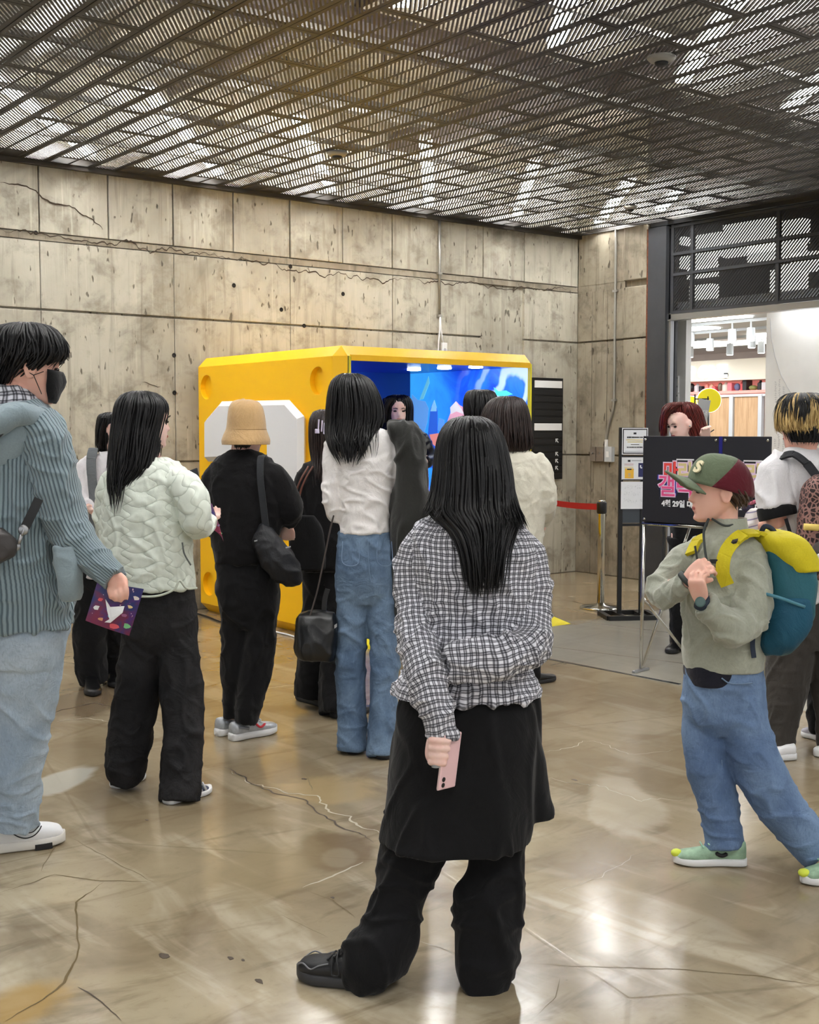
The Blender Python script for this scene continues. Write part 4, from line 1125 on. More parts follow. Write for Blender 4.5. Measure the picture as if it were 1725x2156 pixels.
class Person:
    def __init__(s, label, px0, D, skin=None):
        s.D = D; g = at_depth(px0, 1500, D); s.G = np.array((g[0], g[1], 0.0))
        s.e = thing('person', label, 'person', (g[0], g[1], 0), -PSI)
        s.skin = skin; s.body = []
    def P(s, px, py, dy=0.0):
        p = at_depth(px, py, s.D + dy); d = p - s.G; return np.array([d @ _rt, d @ _fh, p[2]])
    def gl(s, px, py):
        p = on_z(px, py); d = p - s.G; return np.array([d @ _rt, d @ _fh, 0.0])
    def gd(s, px, py): return ground_depth(px, py) - s.D
    def S(s, dy=0.0): return (s.D + dy) / F
    def W(s, loc):
        """local -> world"""
        loc = np.asarray(loc); return s.G + _rt * loc[0] + _fh * loc[1] + np.array((0, 0, loc[2]))
    def ring(s, py, xl, xr, dp, dy=0.0, tilt=0.0, roll=0.0):
        """horizontal ring from the silhouette; tilt: slope of the ring plane (away), roll: slope to the right"""
        c = s.P((xl + xr) / 2, py, dy); hw = (xr - xl) / 2 * s.S(dy)
        return np.concatenate([c, (hw, 0, hw * roll), (0, dp, dp * tilt)])
    def limb(s, pts):
        """pts: (px, py, dy, rpx[, r2px])"""
        C = [s.P(*q[:3]) for q in pts]
        R = [q[3] * s.S(q[2]) if len(q) == 4 else (q[3] * s.S(q[2]), q[4] * s.S(q[2])) for q in pts]
        return tube_rings(C, R)
    def torso(s, rows, n=46, m=48, p=2.4): return Loft([s.ring(*r) for r in rows], n, m, p)
    def sleeve(s, pts, n=36, m=28, p=2.0): return Loft(s.limb(pts), n, m, p)
    def leg(s, end, pts, n=50, m=36):
        """trouser leg whose lower end stands over the shoe (end = depth offset of the ankle)"""
        y0, y1 = pts[0][1], pts[-1][1]; q = []
        for a in pts:
            t = ((a[1] - y0) / (y1 - y0)) ** 1.3; q.append((a[0], a[1], pts[0][2] * (1 - t) + end * t) + tuple(a[3:]))
        return s.sleeve(q, n, m)
    def garment(s, name, lofts, mat, voxel=.008, smooth=5, folds=(), uv=False, parent=None):
        V, Fc = join_vf([L.vf() for L in lofts])
        me = remesh(V, Fc, voxel, smooth)
        if uv: assign_uv(me, lofts)
        if folds: fold(me, folds)
        me.materials.clear(); me.materials.append(mat)
        return link(name, me, None, parent or s.e)
    def part(s, name, mb, mat, parent=None, smooth=True, bevel=0.0): return mb.obj(name, mat, parent or s.e, smooth=smooth, bevel=bevel)
    # ---- body
    def add_head(s, c, yaw=0.0, pitch=0.0, roll=0.0, h=.225, ear=True, eyes=True, brow=(28, 22, 20), lip=(178, 96, 92)):
        """c = local centre of head; yaw 0 looks away from the viewer, + turns to the viewer's left"""
        k = h / .225
        rows = [(-.112, .020, .070, .034), (-.103, .035, .081, .012), (-.085, .048, .085, -.022), (-.062, .058, .086, -.055), (-.036, .065, .086, -.080), (-.005, .070, .084, -.093), (.025, .0745, .088, -.099),
                (.055, .075, .083, -.099), (.080, .066, .067, -.089), (.098, .049, .044, -.066), (.109, .026, .018, -.038), (.113, .006, -.004, -.014)]
        R9 = [np.array([0, (f + b) / 2, z, w, 0, 0, 0, (f - b) / 2, 0]) for z, w, f, b in rows]
        L = Loft(R9, 60, 56, 2.15); g = L.g.reshape(-1, 3)
        x, y, z = g.T; fr = np.clip((y - .02) / .05, 0, 1)
        G = lambda x0, z0, sx_, sz_: np.exp(-((x - x0) / sx_) ** 2 - ((z - z0) / sz_) ** 2)
        nose = np.clip((.012 - z) / .045, 0, 1) * (z > -.046) * np.clip((z + .046) / .012, 0, 1)
        dy = .023 * nose * np.exp(-(x / (.009 + .006 * nose)) ** 2)
        for sgn in (-1, 1): dy += -.009 * G(sgn * .031, -.002, .015, .012) + .004 * G(sgn * .045, -.03, .02, .02) + .003 * G(sgn * .03, .022, .022, .007)
        dy += .006 * G(0, -.055, .022, .006) + .006 * G(0, -.068, .019, .006) - .004 * G(0, -.0615, .022, .0025) - .004 * G(0, -.082, .02, .008) + .006 * G(0, -.098, .018, .012)
        g[:, 1] += dy * fr; L.g = g.reshape(L.g.shape)
        R_ = Matrix.Rotation(yaw, 3, 'Z') @ Matrix.Rotation(-pitch, 3, 'X') @ Matrix.Rotation(roll, 3, 'Y'); Rn = np.array(R_) * k
        s.hR, s.hc, s.hk = np.array(R_), np.asarray(c, float), k
        V, Fc = L.vf(); s.body.append((V @ Rn.T + c, Fc))
        if ear:
            for sgn in (-1, 1):
                mb = MB(); mb.ell((0, 0, 0), (.009, .018, .031), 16, 12); a = np.array(mb.v)
                r2 = (a[:, 1] / .018) ** 2 + (a[:, 2] / .031) ** 2
                a[:, 0] += -np.sign(a[:, 0]) * .004 * (r2 < .45); a[:, 1] *= 1 + .25 * (a[:, 2] > 0)
                a[:, 0] += .006 * (a[:, 1] < 0) ; a[:, 0] *= sgn
                a = a + np.array((sgn * .0745, -.012, -.014)); s.body.append((a @ Rn.T + c, mb.f))
        M = Matrix.Translation(Vector(c)) @ Matrix(R_).to_4x4() @ Matrix.Scale(k, 4); s.hM = M
        if eyes:
            for sgn in (-1, 1):
                me = MB().ell((sgn * .031, .0755, -.002), (.0135, .009, .0065), 12, 8).mesh('eye', True); me.transform(M); link('eye', me, flat('eye_dark', srgb(40, 30, 28), .2), s.e)
                me = MB().tube([(sgn * .014, .090, .018), (sgn * .03, .0905, .023), (sgn * .047, .080, .019)], [.0022, .003, .0015], 6).mesh('eyebrow', True); me.transform(M); link('eyebrow', me, flat('brow_%d_%d_%d' % brow, srgb(*brow), .8), s.e)
            me = MB().ell((0, .0875, -.0615), (.021, .0045, .0075), 14, 8).mesh('lips', True); me.transform(M); link('lips', me, flat('lip_%d_%d_%d' % lip, srgb(*lip), .45), s.e)
    def add_tube(s, pts, rad, n=24, m=16): s.body.append(Loft(tube_rings(pts, rad), n, m, 2.0).vf())
    def neck(s, base, r=.052):
        b = np.asarray(base, float); t = s.hc + s.hR @ np.array((0, -.025, -.055)) * s.hk
        s.add_tube([b + (0, 0, -.04), b, b * .5 + t * .5, t], [r * 1.25, r * 1.05, r * .95, r * .98])
    def hand(s, wrist, fwd, back, side=1, curl=(.5, .7, .5), k=1.0, thumb=(.5, .3), spread=.12, curls=None):
        """wrist point, direction of the hand, direction the back of the hand faces, side +1: thumb on +lateral"""
        f = np.asarray(fwd, float); f /= np.linalg.norm(f); b = np.asarray(back, float); b -= f * (b @ f); b /= np.linalg.norm(b)
        lat = np.cross(f, b) * side; w = np.asarray(wrist, float)
        def R9(c, hw, ht): return np.concatenate([c, lat * hw * k, b * ht * k])
        s.body.append(Loft([R9(w - f * .03 * k, .026, .020), R9(w, .026, .019), R9(w + f * .03 * k, .036, .017), R9(w + f * .065 * k, .041, .0145), R9(w + f * .088 * k, .040, .012), R9(w + f * .096 * k, .034, .008)], 18, 20, 2.6).vf())
        def rot(v, ax, a): return v * math.cos(a) + np.cross(ax, v) * math.sin(a) + ax * (ax @ v) * (1 - math.cos(a))
        bend = np.cross(f, b); bend = bend / np.linalg.norm(bend)
        for q, (off, ln) in enumerate(((.0305, .072), (.0104, .080), (-.0102, .074), (-.0295, .058))):
            cc = curls[q] if curls else curl
            d = rot(f, b, -side * spread * (off / .03) * .5); d /= np.linalg.norm(d); p = w + f * .084 * k + lat * off * k; pts = [p - d * .012 * k, p]
            ax = np.cross(d, -b); ax /= np.linalg.norm(ax); dd = d
            for seg, a in zip((.44, .32, .24), cc):
                dd = rot(dd, ax, a)
                pts += [pts[-1] + dd * ln * k * seg * .5, pts[-1] + dd * ln * k * seg]
            r0 = .0083 * k; s.body.append(Loft(tube_rings(pts, [r0, r0, r0 * .95, r0, r0 * .88, r0 * .9, r0 * .8, r0 * .62]), 20, 12, 2.0).vf())
        p = w + f * .025 * k + lat * .024 * k; d = f * math.cos(thumb[0]) + lat * math.sin(thumb[0]) - b * .25; d /= np.linalg.norm(d)
        d2 = d * math.cos(thumb[1]) - lat * math.sin(thumb[1]) * .8 - b * .2; d2 /= np.linalg.norm(d2)
        pts = [p - d * .012 * k, p, p + d * .022 * k, p + d * .042 * k, p + d * .042 * k + d2 * .016 * k, p + d * .042 * k + d2 * .030 * k]
        s.body.append(Loft(tube_rings(pts, [.013 * k, .0135 * k, .012 * k, .0105 * k, .0105 * k, .007 * k]), 18, 12).vf())
    def finish_body(s, voxel=.006, smooth=3):
        V, Fc = join_vf(s.body); me = remesh(V, Fc, voxel, smooth, .4, .36)
        me.materials.clear(); me.materials.append(s.skin); o = link('body', me, None, s.e); return o
    def core(s, neckp, sh, el, wr, hips, kn, an, r=1.0):
        """slim continuous figure under the clothes; sh/el/wr/hips/kn/an = (viewer-left, viewer-right) points"""
        n_ = np.asarray(neckp, float); sh, el, wr, hips, kn, an = [[np.asarray(q, float) for q in z] for z in (sh, el, wr, hips, kn, an)]
        mid_s = (sh[0] + sh[1]) / 2; mid_h = (hips[0] + hips[1]) / 2; hw = np.linalg.norm(sh[1] - sh[0]) / 2; ax = (sh[1] - sh[0]) / (2 * hw + 1e-9); ay = np.cross((0, 0, 1.0), ax)
        def R9(c, w, d): return np.concatenate([c, ax * w, ay * d])
        s.body.append(Loft([R9(n_ + (0, 0, .0), .045, .045), R9(mid_s + (0, 0, .0), hw * .55, .05), R9(mid_s + (mid_h - mid_s) * .25, hw * .66, .07), R9(mid_s + (mid_h - mid_s) * .6, hw * .58, .07), R9(mid_h, hw * .65, .075), R9(mid_h + (0, 0, -.06), hw * .4, .05)], 30, 24).vf())
        for i in (0, 1):
            s.add_tube([sh[i] + (mid_s - sh[i]) * .25, sh[i], (sh[i] + el[i]) / 2, el[i], (el[i] + wr[i]) / 2, wr[i]], [.03 * r, .033 * r, .034 * r, .031 * r, .030 * r, .023 * r], 30)
            s.add_tube([hips[i] + (0, 0, .03), (hips[i] + kn[i]) / 2, kn[i], (kn[i] + an[i]) / 2, an[i], an[i] + (0, 0, -.03)], [.055 * r, .05 * r, .038 * r, .036 * r, .026 * r, .026 * r], 30)
    # ---- hair from an envelope
    def hair(s, rings, mat, n=420, w=.0055, seed=1, s0=(0, .12), s1=(.8, 1.0), rad=(.96, 1.05), jit=.006, base=.94, base_end=.9, ang=None, name='hair', m=48, p=2.1, parent=None, K=16, wav=.004, clump=0.0):
        r = np.random.default_rng(seed)
        L = Loft(rings, 60, m, p); g = L.g
        V = []; Fc = []; o = 0
        if base:
            nb = max(8, int(60 * base_end)); gb = L.C[:nb, None] + (g[:nb] - L.C[:nb, None]) * base
            if ang is None:
                B = Loft.__new__(Loft); B.n, B.m, B.g, B.C = nb, m, gb, L.C[:nb]
                v, f = B.vf(); V.append(v); Fc += f; o = len(v)
        th = r.uniform(0, 1, n) if ang is None else (r.uniform(ang[0], ang[1], n) / (2 * math.pi)) % 1.0
        a0 = r.uniform(*s0, n); a1 = r.uniform(*s1, n)
        if clump: th = th + clump * np.sin(th * 2 * math.pi * 9 + 1.3) / 9
        t = np.linspace(0, 1, K)[None, :]; sp = (a0[:, None] + (a1 - a0)[:, None] * t) * 59
        i0 = np.clip(sp.astype(int), 0, 58); fs = sp - i0
        drift = r.normal(0, .012, n)[:, None] * t + wav * 2 * np.sin(t * r.uniform(3, 9, n)[:, None] + r.uniform(0, 6, n)[:, None]) * t
        tc = ((th[:, None] + drift) % 1.0) * m; j0 = np.floor(tc).astype(int) % m; fj = tc - np.floor(tc); j1 = (j0 + 1) % m
        pt = (g[i0, j0] * (1 - fj)[..., None] + g[i0, j1] * fj[..., None]) * (1 - fs)[..., None] + (g[i0 + 1, j0] * (1 - fj)[..., None] + g[i0 + 1, j1] * fj[..., None]) * fs[..., None]
        ct = L.C[i0] * (1 - fs)[..., None] + L.C[i0 + 1] * fs[..., None]
        rf = r.uniform(*rad, n)[:, None, None]
        pts = ct + (pt - ct) * rf + r.normal(0, jit, (n, 1, 3)) * t[..., None] ** 1.5
        out = pt - ct; out /= np.linalg.norm(out, axis=2)[..., None] + 1e-6
        T = np.gradient(pts, axis=1); T /= np.linalg.norm(T, axis=2)[..., None] + 1e-9
        sd = np.cross(T, out); sd /= np.linalg.norm(sd, axis=2)[..., None] + 1e-9; out = np.cross(sd, T)
        ww = (w * r.uniform(.6, 1.5, n))[:, None] * np.minimum(1, (1.03 - t) * 3.2) ** .8 * np.minimum(1, .5 + t * 5); ww = ww[..., None]
        q = np.stack([pts + sd * ww, pts + out * ww * .45, pts - sd * ww, pts - out * ww * .45], 2)   # n,K,4,3
        V.append(q.reshape(-1, 3)); idx = np.arange(n)[:, None, None] * (K * 4) + np.arange(K - 1)[None, :, None] * 4; c4 = np.arange(4)[None, None, :]; c5 = (c4 + 1) % 4
        Q = np.stack([idx + c4, idx + c5, idx + 4 + c5, idx + 4 + c4], -1).reshape(-1, 4) + o
        Fc += [tuple(z) for z in Q.tolist()]
        me = bpy.data.meshes.new(name); me.from_pydata(np.vstack(V).tolist(), [], Fc); me.shade_smooth(); me.materials.append(mat)
        return link(name, me, None, parent or s.e)
    # ---- shoes: heel and toe points on the ground (local), parts sole + upper
    def shoe(s, heel, toe, mu, ms, width=.048, hgt=.10, sole=.028, name='shoe', lift=0.0, shaft=.055, extra=None, toe_up=.006, chunk=1.0):
        h, t = np.asarray(heel, float).copy(), np.asarray(toe, float).copy()
        d = t - h; L = np.linalg.norm(d); f = d / L; lat = np.cross(f, (0, 0, 1.0)); lat /= np.linalg.norm(lat); up = np.cross(lat, f)
        prof = [(0, .55), (.04, .78), (.15, .84), (.35, .76), (.55, .90), (.72, 1.0), (.86, .88), (.95, .58), (1.0, .22)]
        def ringv(x, hw, z0, z1): return np.concatenate([h + f * L * x + up * (z0 + z1) / 2, lat * hw, up * (z1 - z0) / 2])
        R1 = [ringv(x, width * q, toe_up * max(0, (x - .75) * 4) , sole + toe_up * max(0, (x - .75) * 3)) for x, q in prof]
        so = Loft(R1, 30, 20, 4.5).vf(); o = MB(); o.v, o.f = [tuple(v) for v in so[0]], so[1]
        ck = chunk
        hp = [(0.01, .5, .9), (.05, .76, 1.0), (.16, .82, 1.0), (.30, .76, .98), (.42, .78, .80 * ck ** .4), (.58, .86, .62 * ck ** .7), (.74, .93, .50 * ck), (.88, .82, .42 * ck), (.95, .55, .33 * ck), (.985, .2, .2)]
        R2 = [ringv(x, width * q * .97, sole * .4, sole * .6 + (hgt - sole) * z) for x, q, z in hp]
        up_ = Loft(R2, 36, 24, 2.3).vf(); u = MB(); u.v, u.f = [tuple(v) for v in up_[0]], up_[1]
        sh = u.obj(name, mu, s.e, smooth=True); o.obj('sole', ms, sh, smooth=True)
        s.last_shoe = (sh, h, f, lat, up, L, width, hgt)
        return sh
    def strip(s, pts, width, thick, mat, name='strap', parent=None, normal=None, world=False, flat_dir=None):
        """flat band through local points"""
        P_ = catmull(np.asarray(pts, float), max(12, 8 * len(pts))); T = np.gradient(P_, axis=0); T /= np.linalg.norm(T, axis=1)[:, None]
        nr = np.asarray(normal if normal is not None else (0, -1.0, 0), float); R = []
        for i in range(len(P_)):
            nn_ = nr if nr.ndim == 1 else nr[min(i * len(nr) // len(P_), len(nr) - 1)]
            sdv = np.cross(T[i], nn_); sdv /= np.linalg.norm(sdv) + 1e-9; nv = np.cross(sdv, T[i])
            R.append(np.concatenate([P_[i], sdv * width / 2, nv * thick / 2]))
        A = np.array(R); th = np.array([45, 135, 225, 315]) * math.pi / 180; mb = MB(); V = []
        for r in A:
            for sx_, sz_ in ((1, 1), (-1, 1), (-1, -1), (1, -1)): V.append(r[:3] + sx_ * r[3:6] + sz_ * r[6:9])
        n = len(A); Fc = [(4 * i + k, 4 * i + (k + 1) % 4, 4 * i + 4 + (k + 1) % 4, 4 * i + 4 + k) for i in range(n - 1) for k in range(4)] + [(3, 2, 1, 0), tuple(4 * (n - 1) + k for k in range(4))]
        mb.add(V, Fc); return mb.obj(name, mat, parent or s.e)

# ---- cloth / skin / hair materials ----------------------------------------
def cloth(name, col, rough=.85, grain=260, gstr=.25, var=.10, vs=5, sheen=.15, spec=.25, light=None):
    if name in _mc: return _mc[name]
    t = NT(name); p = t.pos(src='obj')
    n1 = t.noise(p, vs, 4, .6); n2 = t.noise(p, grain, 2, .6)
    dk = tuple(v * (1 - var) for v in col[:3]) + (1,); lt = tuple(min(1, v * (1 + var)) for v in col[:3]) + (1,)
    c = t.mix(t.ramp(n1, .3, .7), dk, lt)
    c = t.mix(t.math('MULTIPLY', t.ramp(n2, .35, .75), .25), c, tuple(v * .7 for v in col[:3]) + (1,))
    wr_ = t.noise(t.pos(src='obj', scale=(1, 1, .8)), 9, 4, .55, 1.8)
    nr = t.bump(n2, gstr, .0015, t.bump(wr_, .35, .02))
    _mc[name] = t.out(c, rough, spec=spec, normal=nr, sheen=sheen); return _mc[name]
def denim(name, lo, hi, fade=.5):
    if name in _mc: return _mc[name]
    t = NT(name); p = t.pos(src='obj')
    big = t.noise(p, 3.2, 5, .6, .5); gr = t.noise(t.pos(src='obj', scale=(1, 1, .35)), 190, 3, .7); sp = t.noise(t.pos(src='obj', scale=(1, 1, .5)), 55, 4, .7)
    c = t.mix(t.ramp(big, .32, .68), lo, hi)
    c = t.mix(t.math('MULTIPLY', t.ramp(gr, .4, .8), .35), c, tuple(v * .55 for v in lo[:3]) + (1,))
    c = t.mix(t.math('MULTIPLY', t.ramp(sp, .55, .8), .3), c, tuple(min(1, v * 1.35) for v in hi[:3]) + (1,))
    wr_ = t.noise(t.pos(src='obj', scale=(1, 1, 1.3)), 9, 4, .55, 1.8)
    _mc[name] = t.out(c, .85, spec=.2, normal=t.bump(gr, .3, .0015, t.bump(wr_, .4, .02))); return _mc[name]
def hairm(name, c0, c1, rough=.38):
    if name in _mc: return _mc[name]
    t = NT(name); p = t.pos(src='obj', scale=(1, 1, .12)); n_ = t.noise(p, 130, 3, .6)
    _mc[name] = t.out(t.mix(t.ramp(n_, .35, .7), c0, c1), t.math('ADD', rough - .08, t.math('MULTIPLY', n_, .2)), spec=.38); return _mc[name]
def skinm(name, col):
    if name in _mc: return _mc[name]
    t = NT(name); p = t.pos(src='obj'); n1 = t.noise(p, 18, 3); n2 = t.noise(p, 300, 2)
    c = t.mix(t.math('MULTIPLY', t.ramp(n1, .4, .7), .5), col, (min(1, col[0] * 1.0), col[1] * .8, col[2] * .76, 1))
    t.b.inputs['Subsurface Weight'].default_value = .08; t.b.inputs['Subsurface Radius'].default_value = (.01, .004, .002)
    _mc[name] = t.out(c, .5, spec=.35, normal=t.bump(n2, .08, .001)); return _mc[name]
def frac_band(t, x, per, a, b, soft=.06):
    f = t.math('FRACT', t.math('MULTIPLY', x, 1 / per))
    return t.math('MULTIPLY', t.ramp(f, a - soft, a + soft, True), t.ramp(f, b + soft, b - soft, True))
def uvxy(t):
    sp = t.n('ShaderNodeSeparateXYZ'); t.put(sp.inputs[0], t.n('ShaderNodeUVMap').outputs[0]); return sp.outputs[0], sp.outputs[1]
def plaid_mat(name='black_white_check', per=.0162):
    t = NT(name); u, v = uvxy(t)
    wp = t.n('ShaderNodeTexNoise'); t.put(wp.inputs['Vector'], t.pos(src='obj')); wp.inputs['Scale'].default_value = 9; wp.inputs['Detail'].default_value = 2
    ws = t.n('ShaderNodeSeparateXYZ'); t.put(ws.inputs[0], wp.outputs[1])
    u = t.math('ADD', u, t.math('MULTIPLY', ws.outputs[0], .03)); v = t.math('ADD', v, t.math('MULTIPLY', ws.outputs[1], .03))
    def st(x): return t.math('ADD', frac_band(t, x, per, .30, .47, .05), frac_band(t, x, per, .62, .79, .05), clamp=True)
    su, sv = st(u), st(v)
    wide_u, wide_v = frac_band(t, u, per, .27, .84, .05), frac_band(t, v, per, .27, .84, .05)
    W = srgb(232, 232, 238); K = srgb(18, 18, 26); Gm = srgb(140, 140, 152)
    c = t.mix(t.math('MULTIPLY', wide_u, .45), W, Gm); c = t.mix(t.math('MULTIPLY', wide_v, .45), c, Gm)
    c = t.mix(t.math('MULTIPLY', su, .72), c, K); c = t.mix(t.math('MULTIPLY', sv, .72), c, K)
    n_ = t.noise(t.pos(src='obj'), 420, 2); wr_ = t.noise(t.pos(src='obj'), 10, 4, .55, 1.6)
    return t.out(c, .85, spec=.2, normal=t.bump(n_, .2, .001, t.bump(wr_, .4, .02)), sheen=.1)
def rib_mat(name, col, dark, per=.0125):
    t = NT(name); u, v = uvxy(t)
    w_ = t.math('ADD', u, t.math('MULTIPLY', t.noise(t.pos(src='obj'), 9, 2), .004))
    f = t.math('ABSOLUTE', t.math('SUBTRACT', t.math('FRACT', t.math('MULTIPLY', w_, 1 / per)), .5))
    h = t.ramp(f, .05, .30)
    c = t.mix(h, dark, col); n_ = t.noise(t.pos(src='obj'), 330, 2)
    c = t.mix(t.math('MULTIPLY', n_, .25), c, dark)
    nr = t.bump(h, .8, .004); nr = t.bump(n_, .2, .001, nr)
    return t.out(c, .9, spec=.2, normal=nr, sheen=.3)
def quilt_mat(name, col, dark, per=.062):
    t = NT(name); u, v = uvxy(t)
    k = 2 * math.pi / per
    wob = t.math('MULTIPLY', t.math('SINE', t.math('MULTIPLY', v, k)), .24 * per)
    wob2 = t.math('MULTIPLY', t.math('SINE', t.math('MULTIPLY', u, k * .5)), .22 * per)
    a = t.math('ABSOLUTE', t.math('SINE', t.math('MULTIPLY', t.math('ADD', u, wob), k * .5)))
    b = t.math('ABSOLUTE', t.math('SINE', t.math('MULTIPLY', t.math('ADD', v, wob2), k * .5)))
    h = t.math('POWER', t.math('MULTIPLY', a, b), .45)
    cr = t.noise(t.pos(src='obj'), 38, 4, .6, .5)
    c = t.mix(t.ramp(h, .0, .35), dark, col); c = t.mix(t.math('MULTIPLY', t.ramp(cr, .5, .75), .22), c, dark)
    nr = t.bump(t.math('ADD', h, t.math('MULTIPLY', cr, .25)), .6, .006)
    return t.out(c, .7, spec=.3, normal=nr, sheen=.1)
SKIN = skinm('skin_light', srgb(232, 190, 168)); SKIN2 = skinm('skin_pink', srgb(238, 188, 168)); SKIN3 = skinm('skin_pale', srgb(242, 206, 194))
BLACKHAIR = hairm('black_hair', srgb(8, 7, 8), srgb(22, 20, 20)); BROWNHAIR = hairm('dark_brown_hair', srgb(26, 18, 16), srgb(52, 38, 34)); REDHAIR = hairm('dark_red_hair', srgb(60, 16, 14), srgb(112, 36, 28))
BLACK = cloth('black_cotton', srgb(15, 15, 17), .9, sheen=.08, var=.25); BLACK2 = cloth('black_wool', srgb(13, 12, 14), .95, 160, .35, sheen=.1); CHAR = cloth('charcoal_wool', srgb(44, 44, 42), .95, 200, .4)
BLACKLEA = flat('black_leather', srgb(14, 14, 15), .32, spec=.5, bump=.15, bscale=140); BLKRUB = flat('black_rubber', srgb(28, 28, 30), .6); WHITEP = flat('white_shoe', srgb(232, 232, 232), .5)
# =================================================================== PEOPLE
VF = [(.007, (6, 6, 3.5), 'crease'), (.003, (12, 12, 16), 'crease'), (.002, (22, 22, 12), 'soft')]
TF = [(.010, (6, 6, 2), 'crease'), (.004, (9, 9, 12), 'crease'), (.003, (20, 20, 14), 'soft')]

# ---------------------------------------------------------- woman in the checked shirt (nearest)
def build_check():
    p = Person('person seen from behind in a black-and-white checked shirt and black skirt over trousers', 985, 3.3, SKIN3)
    hc = p.P(993, 968, .0); p.add_head(hc, yaw=.05, pitch=.12, h=.215)
    nb = p.P(990, 1085, .0); p.neck(nb)
    sh = (p.P(885, 1130), p.P(1105, 1145)); el = (p.P(880, 1350, -.06), p.P(1118, 1345, -.07)); wr = (p.P(928, 1545, -.20), p.P(1010, 1390, -.15))
    p.core(p.P(990, 1090), sh, el, wr, (p.P(920, 1500), p.P(1050, 1500)), (p.P(850, 1850), p.P(1040, 1850)), (p.P(800, 2035, -.05), p.P(1022, 2050, -.04)), .78)
    # hand with the phone: fingers wrap the phone from the viewer's left
    hw_ = p.P(926, 1545, -.205)
    p.add_tube([p.P(928, 1530, -.205), p.P(922, 1550, -.21), p.P(914, 1570, -.215), p.P(912, 1590, -.215), p.P(914, 1604, -.21)], [.026, .025, .022, .021, .016])
    for i, (ya, yb_, xt) in enumerate(((1557, 1561, 950), (1573, 1578, 948), (1589, 1594, 944), (1603, 1609, 938))):
        p.add_tube([p.P(913, ya, -.222), p.P(908, ya + 1, -.236), p.P(920, ya + 2, -.250), p.P(934, (ya + yb_) / 2 + 1, -.249), p.P(xt, yb_, -.243)], [.0095, .0102, .0100, .0095, .0072], 20, 12)
    p.add_tube([p.P(928, 1558, -.20), p.P(945, 1575, -.192), p.P(958, 1600, -.19)], [.012, .0105, .008], 16, 12)
    p.hand(wr[1], (-.5, .8, -.2), (0, .8, .9), side=1, k=.8, curl=(1.3, 1.3, .9))
    p.finish_body(.0038)
    # hair
    H = [(876, 975, 1008, .02, -.01), (880, 958, 1022, .05, -.01), (893, 940, 1042, .085, 0), (918, 926, 1057, .105, 0), (960, 918, 1069, .112, 0), (1000, 915, 1076, .112, -.01), (1040, 911, 1080, .105, -.02), (1068, 906, 1084, .095, -.04), (1090, 920, 1088, .075, -.07), (1118, 950, 1078, .05, -.10),
         (1160, 971, 1064, .035, -.125), (1210, 982, 1056, .025, -.135), (1258, 990, 1046, .015, -.14)]
    p.hair([p.ring(*r) for r in H], BLACKHAIR, n=900, w=.0046, s1=(.74, 1.0), seed=3, base=.95, base_end=.80, K=22, rad=(.95, 1.035), jit=.007, clump=.5)
    # shoulder wisps
    W_ = [(990, 920, 1074, .10, 0), (1030, 912, 1080, .10, -.01), (1065, 902, 1088, .1, -.03), (1092, 892, 1098, .095, -.06), (1118, 888, 1108, .085, -.09)]
    p.hair([p.ring(*r) for r in W_], BLACKHAIR, n=150, w=.003, s0=(0, .2), s1=(.7, 1.0), seed=5, base=0, ang=(-1.0, .45), name='hair_wisps', K=12)
    p.hair([p.ring(*r) for r in W_[:4]], BLACKHAIR, n=110, w=.003, s0=(0, .2), s1=(.7, 1.0), seed=6, base=0, ang=(math.pi - .35, math.pi + .9), name='hair_wisps', K=12)
    # shirt
    T = p.torso([(1066, 948, 1034, .055, .01), (1082, 922, 1062, .075), (1100, 886, 1098, .092), (1126, 864, 1124, .105), (1180, 860, 1136, .118), (1250, 868, 1128, .124), (1330, 868, 1120, .122), (1395, 856, 1122, .126), (1440, 833, 1136, .142), (1462, 821, 1142, .150)], 60, 64)
    A1 = p.sleeve([(905, 1120, 0, 34), (880, 1160, 0, 42), (872, 1240, -.01, 42), (878, 1330, -.07, 43), (893, 1400, -.15, 44), (912, 1475, -.195, 41), (926, 1525, -.205, 37), (929, 1552, -.205, 36)], 60, 40)
    A2 = p.sleeve([(1085, 1135, 0, 34), (1108, 1160, 0, 40), (1122, 1230, -.01, 41), (1125, 1300, -.04, 42), (1112, 1355, -.10, 46), (1075, 1376, -.155, 47), (1020, 1386, -.165, 47), (948, 1392, -.150, 43)], 60, 40)
    crk = lambda c: np.clip((p.P(0, 1200)[2] - c[:, 2]) * 8, .25, 1)
    p.garment('checked_shirt', [T, A1, A2], plaid_mat(), .0052, 4, [(.010, (7, 7, 5), 'crease'), (.007, (10, 10, 20), 'crease', crk), (.003, (30, 30, 30), 'soft')], uv=True)
    # yoke seam + collar
    yk = [p.P(x, y, -.125 + .0009 * abs(x - 1000) * .35) for x, y in [(880, 1152), (930, 1150), (1000, 1152), (1060, 1153), (1120, 1160)]]
    # skirt
    K1 = p.torso([(1425, 872, 1098, .098), (1458, 850, 1116, .12), (1490, 836, 1128, .135), (1580, 823, 1130, .155), (1680, 809, 1126, .178), (1762, 797, 1118, .198)], 60, 64)
    K2 = p.torso([(1480, 1090, 1128, .05, .05), (1580, 1090, 1142, .06, .05), (1660, 1085, 1155, .065, .05), (1715, 1080, 1167, .07, .05)], 30, 32)
    K3 = p.torso([(1430, 1095, 1135, .02, .10), (1500, 1098, 1137, .02, .10), (1565, 1100, 1139, .02, .10)], 20, 24, 5)
    p.garment('black_skirt', [K1, K2, K3], BLACK, .007, 4, [(.008, (5, 5, 1.0), 'crease'), (.002, (20, 20, 12), 'soft')])
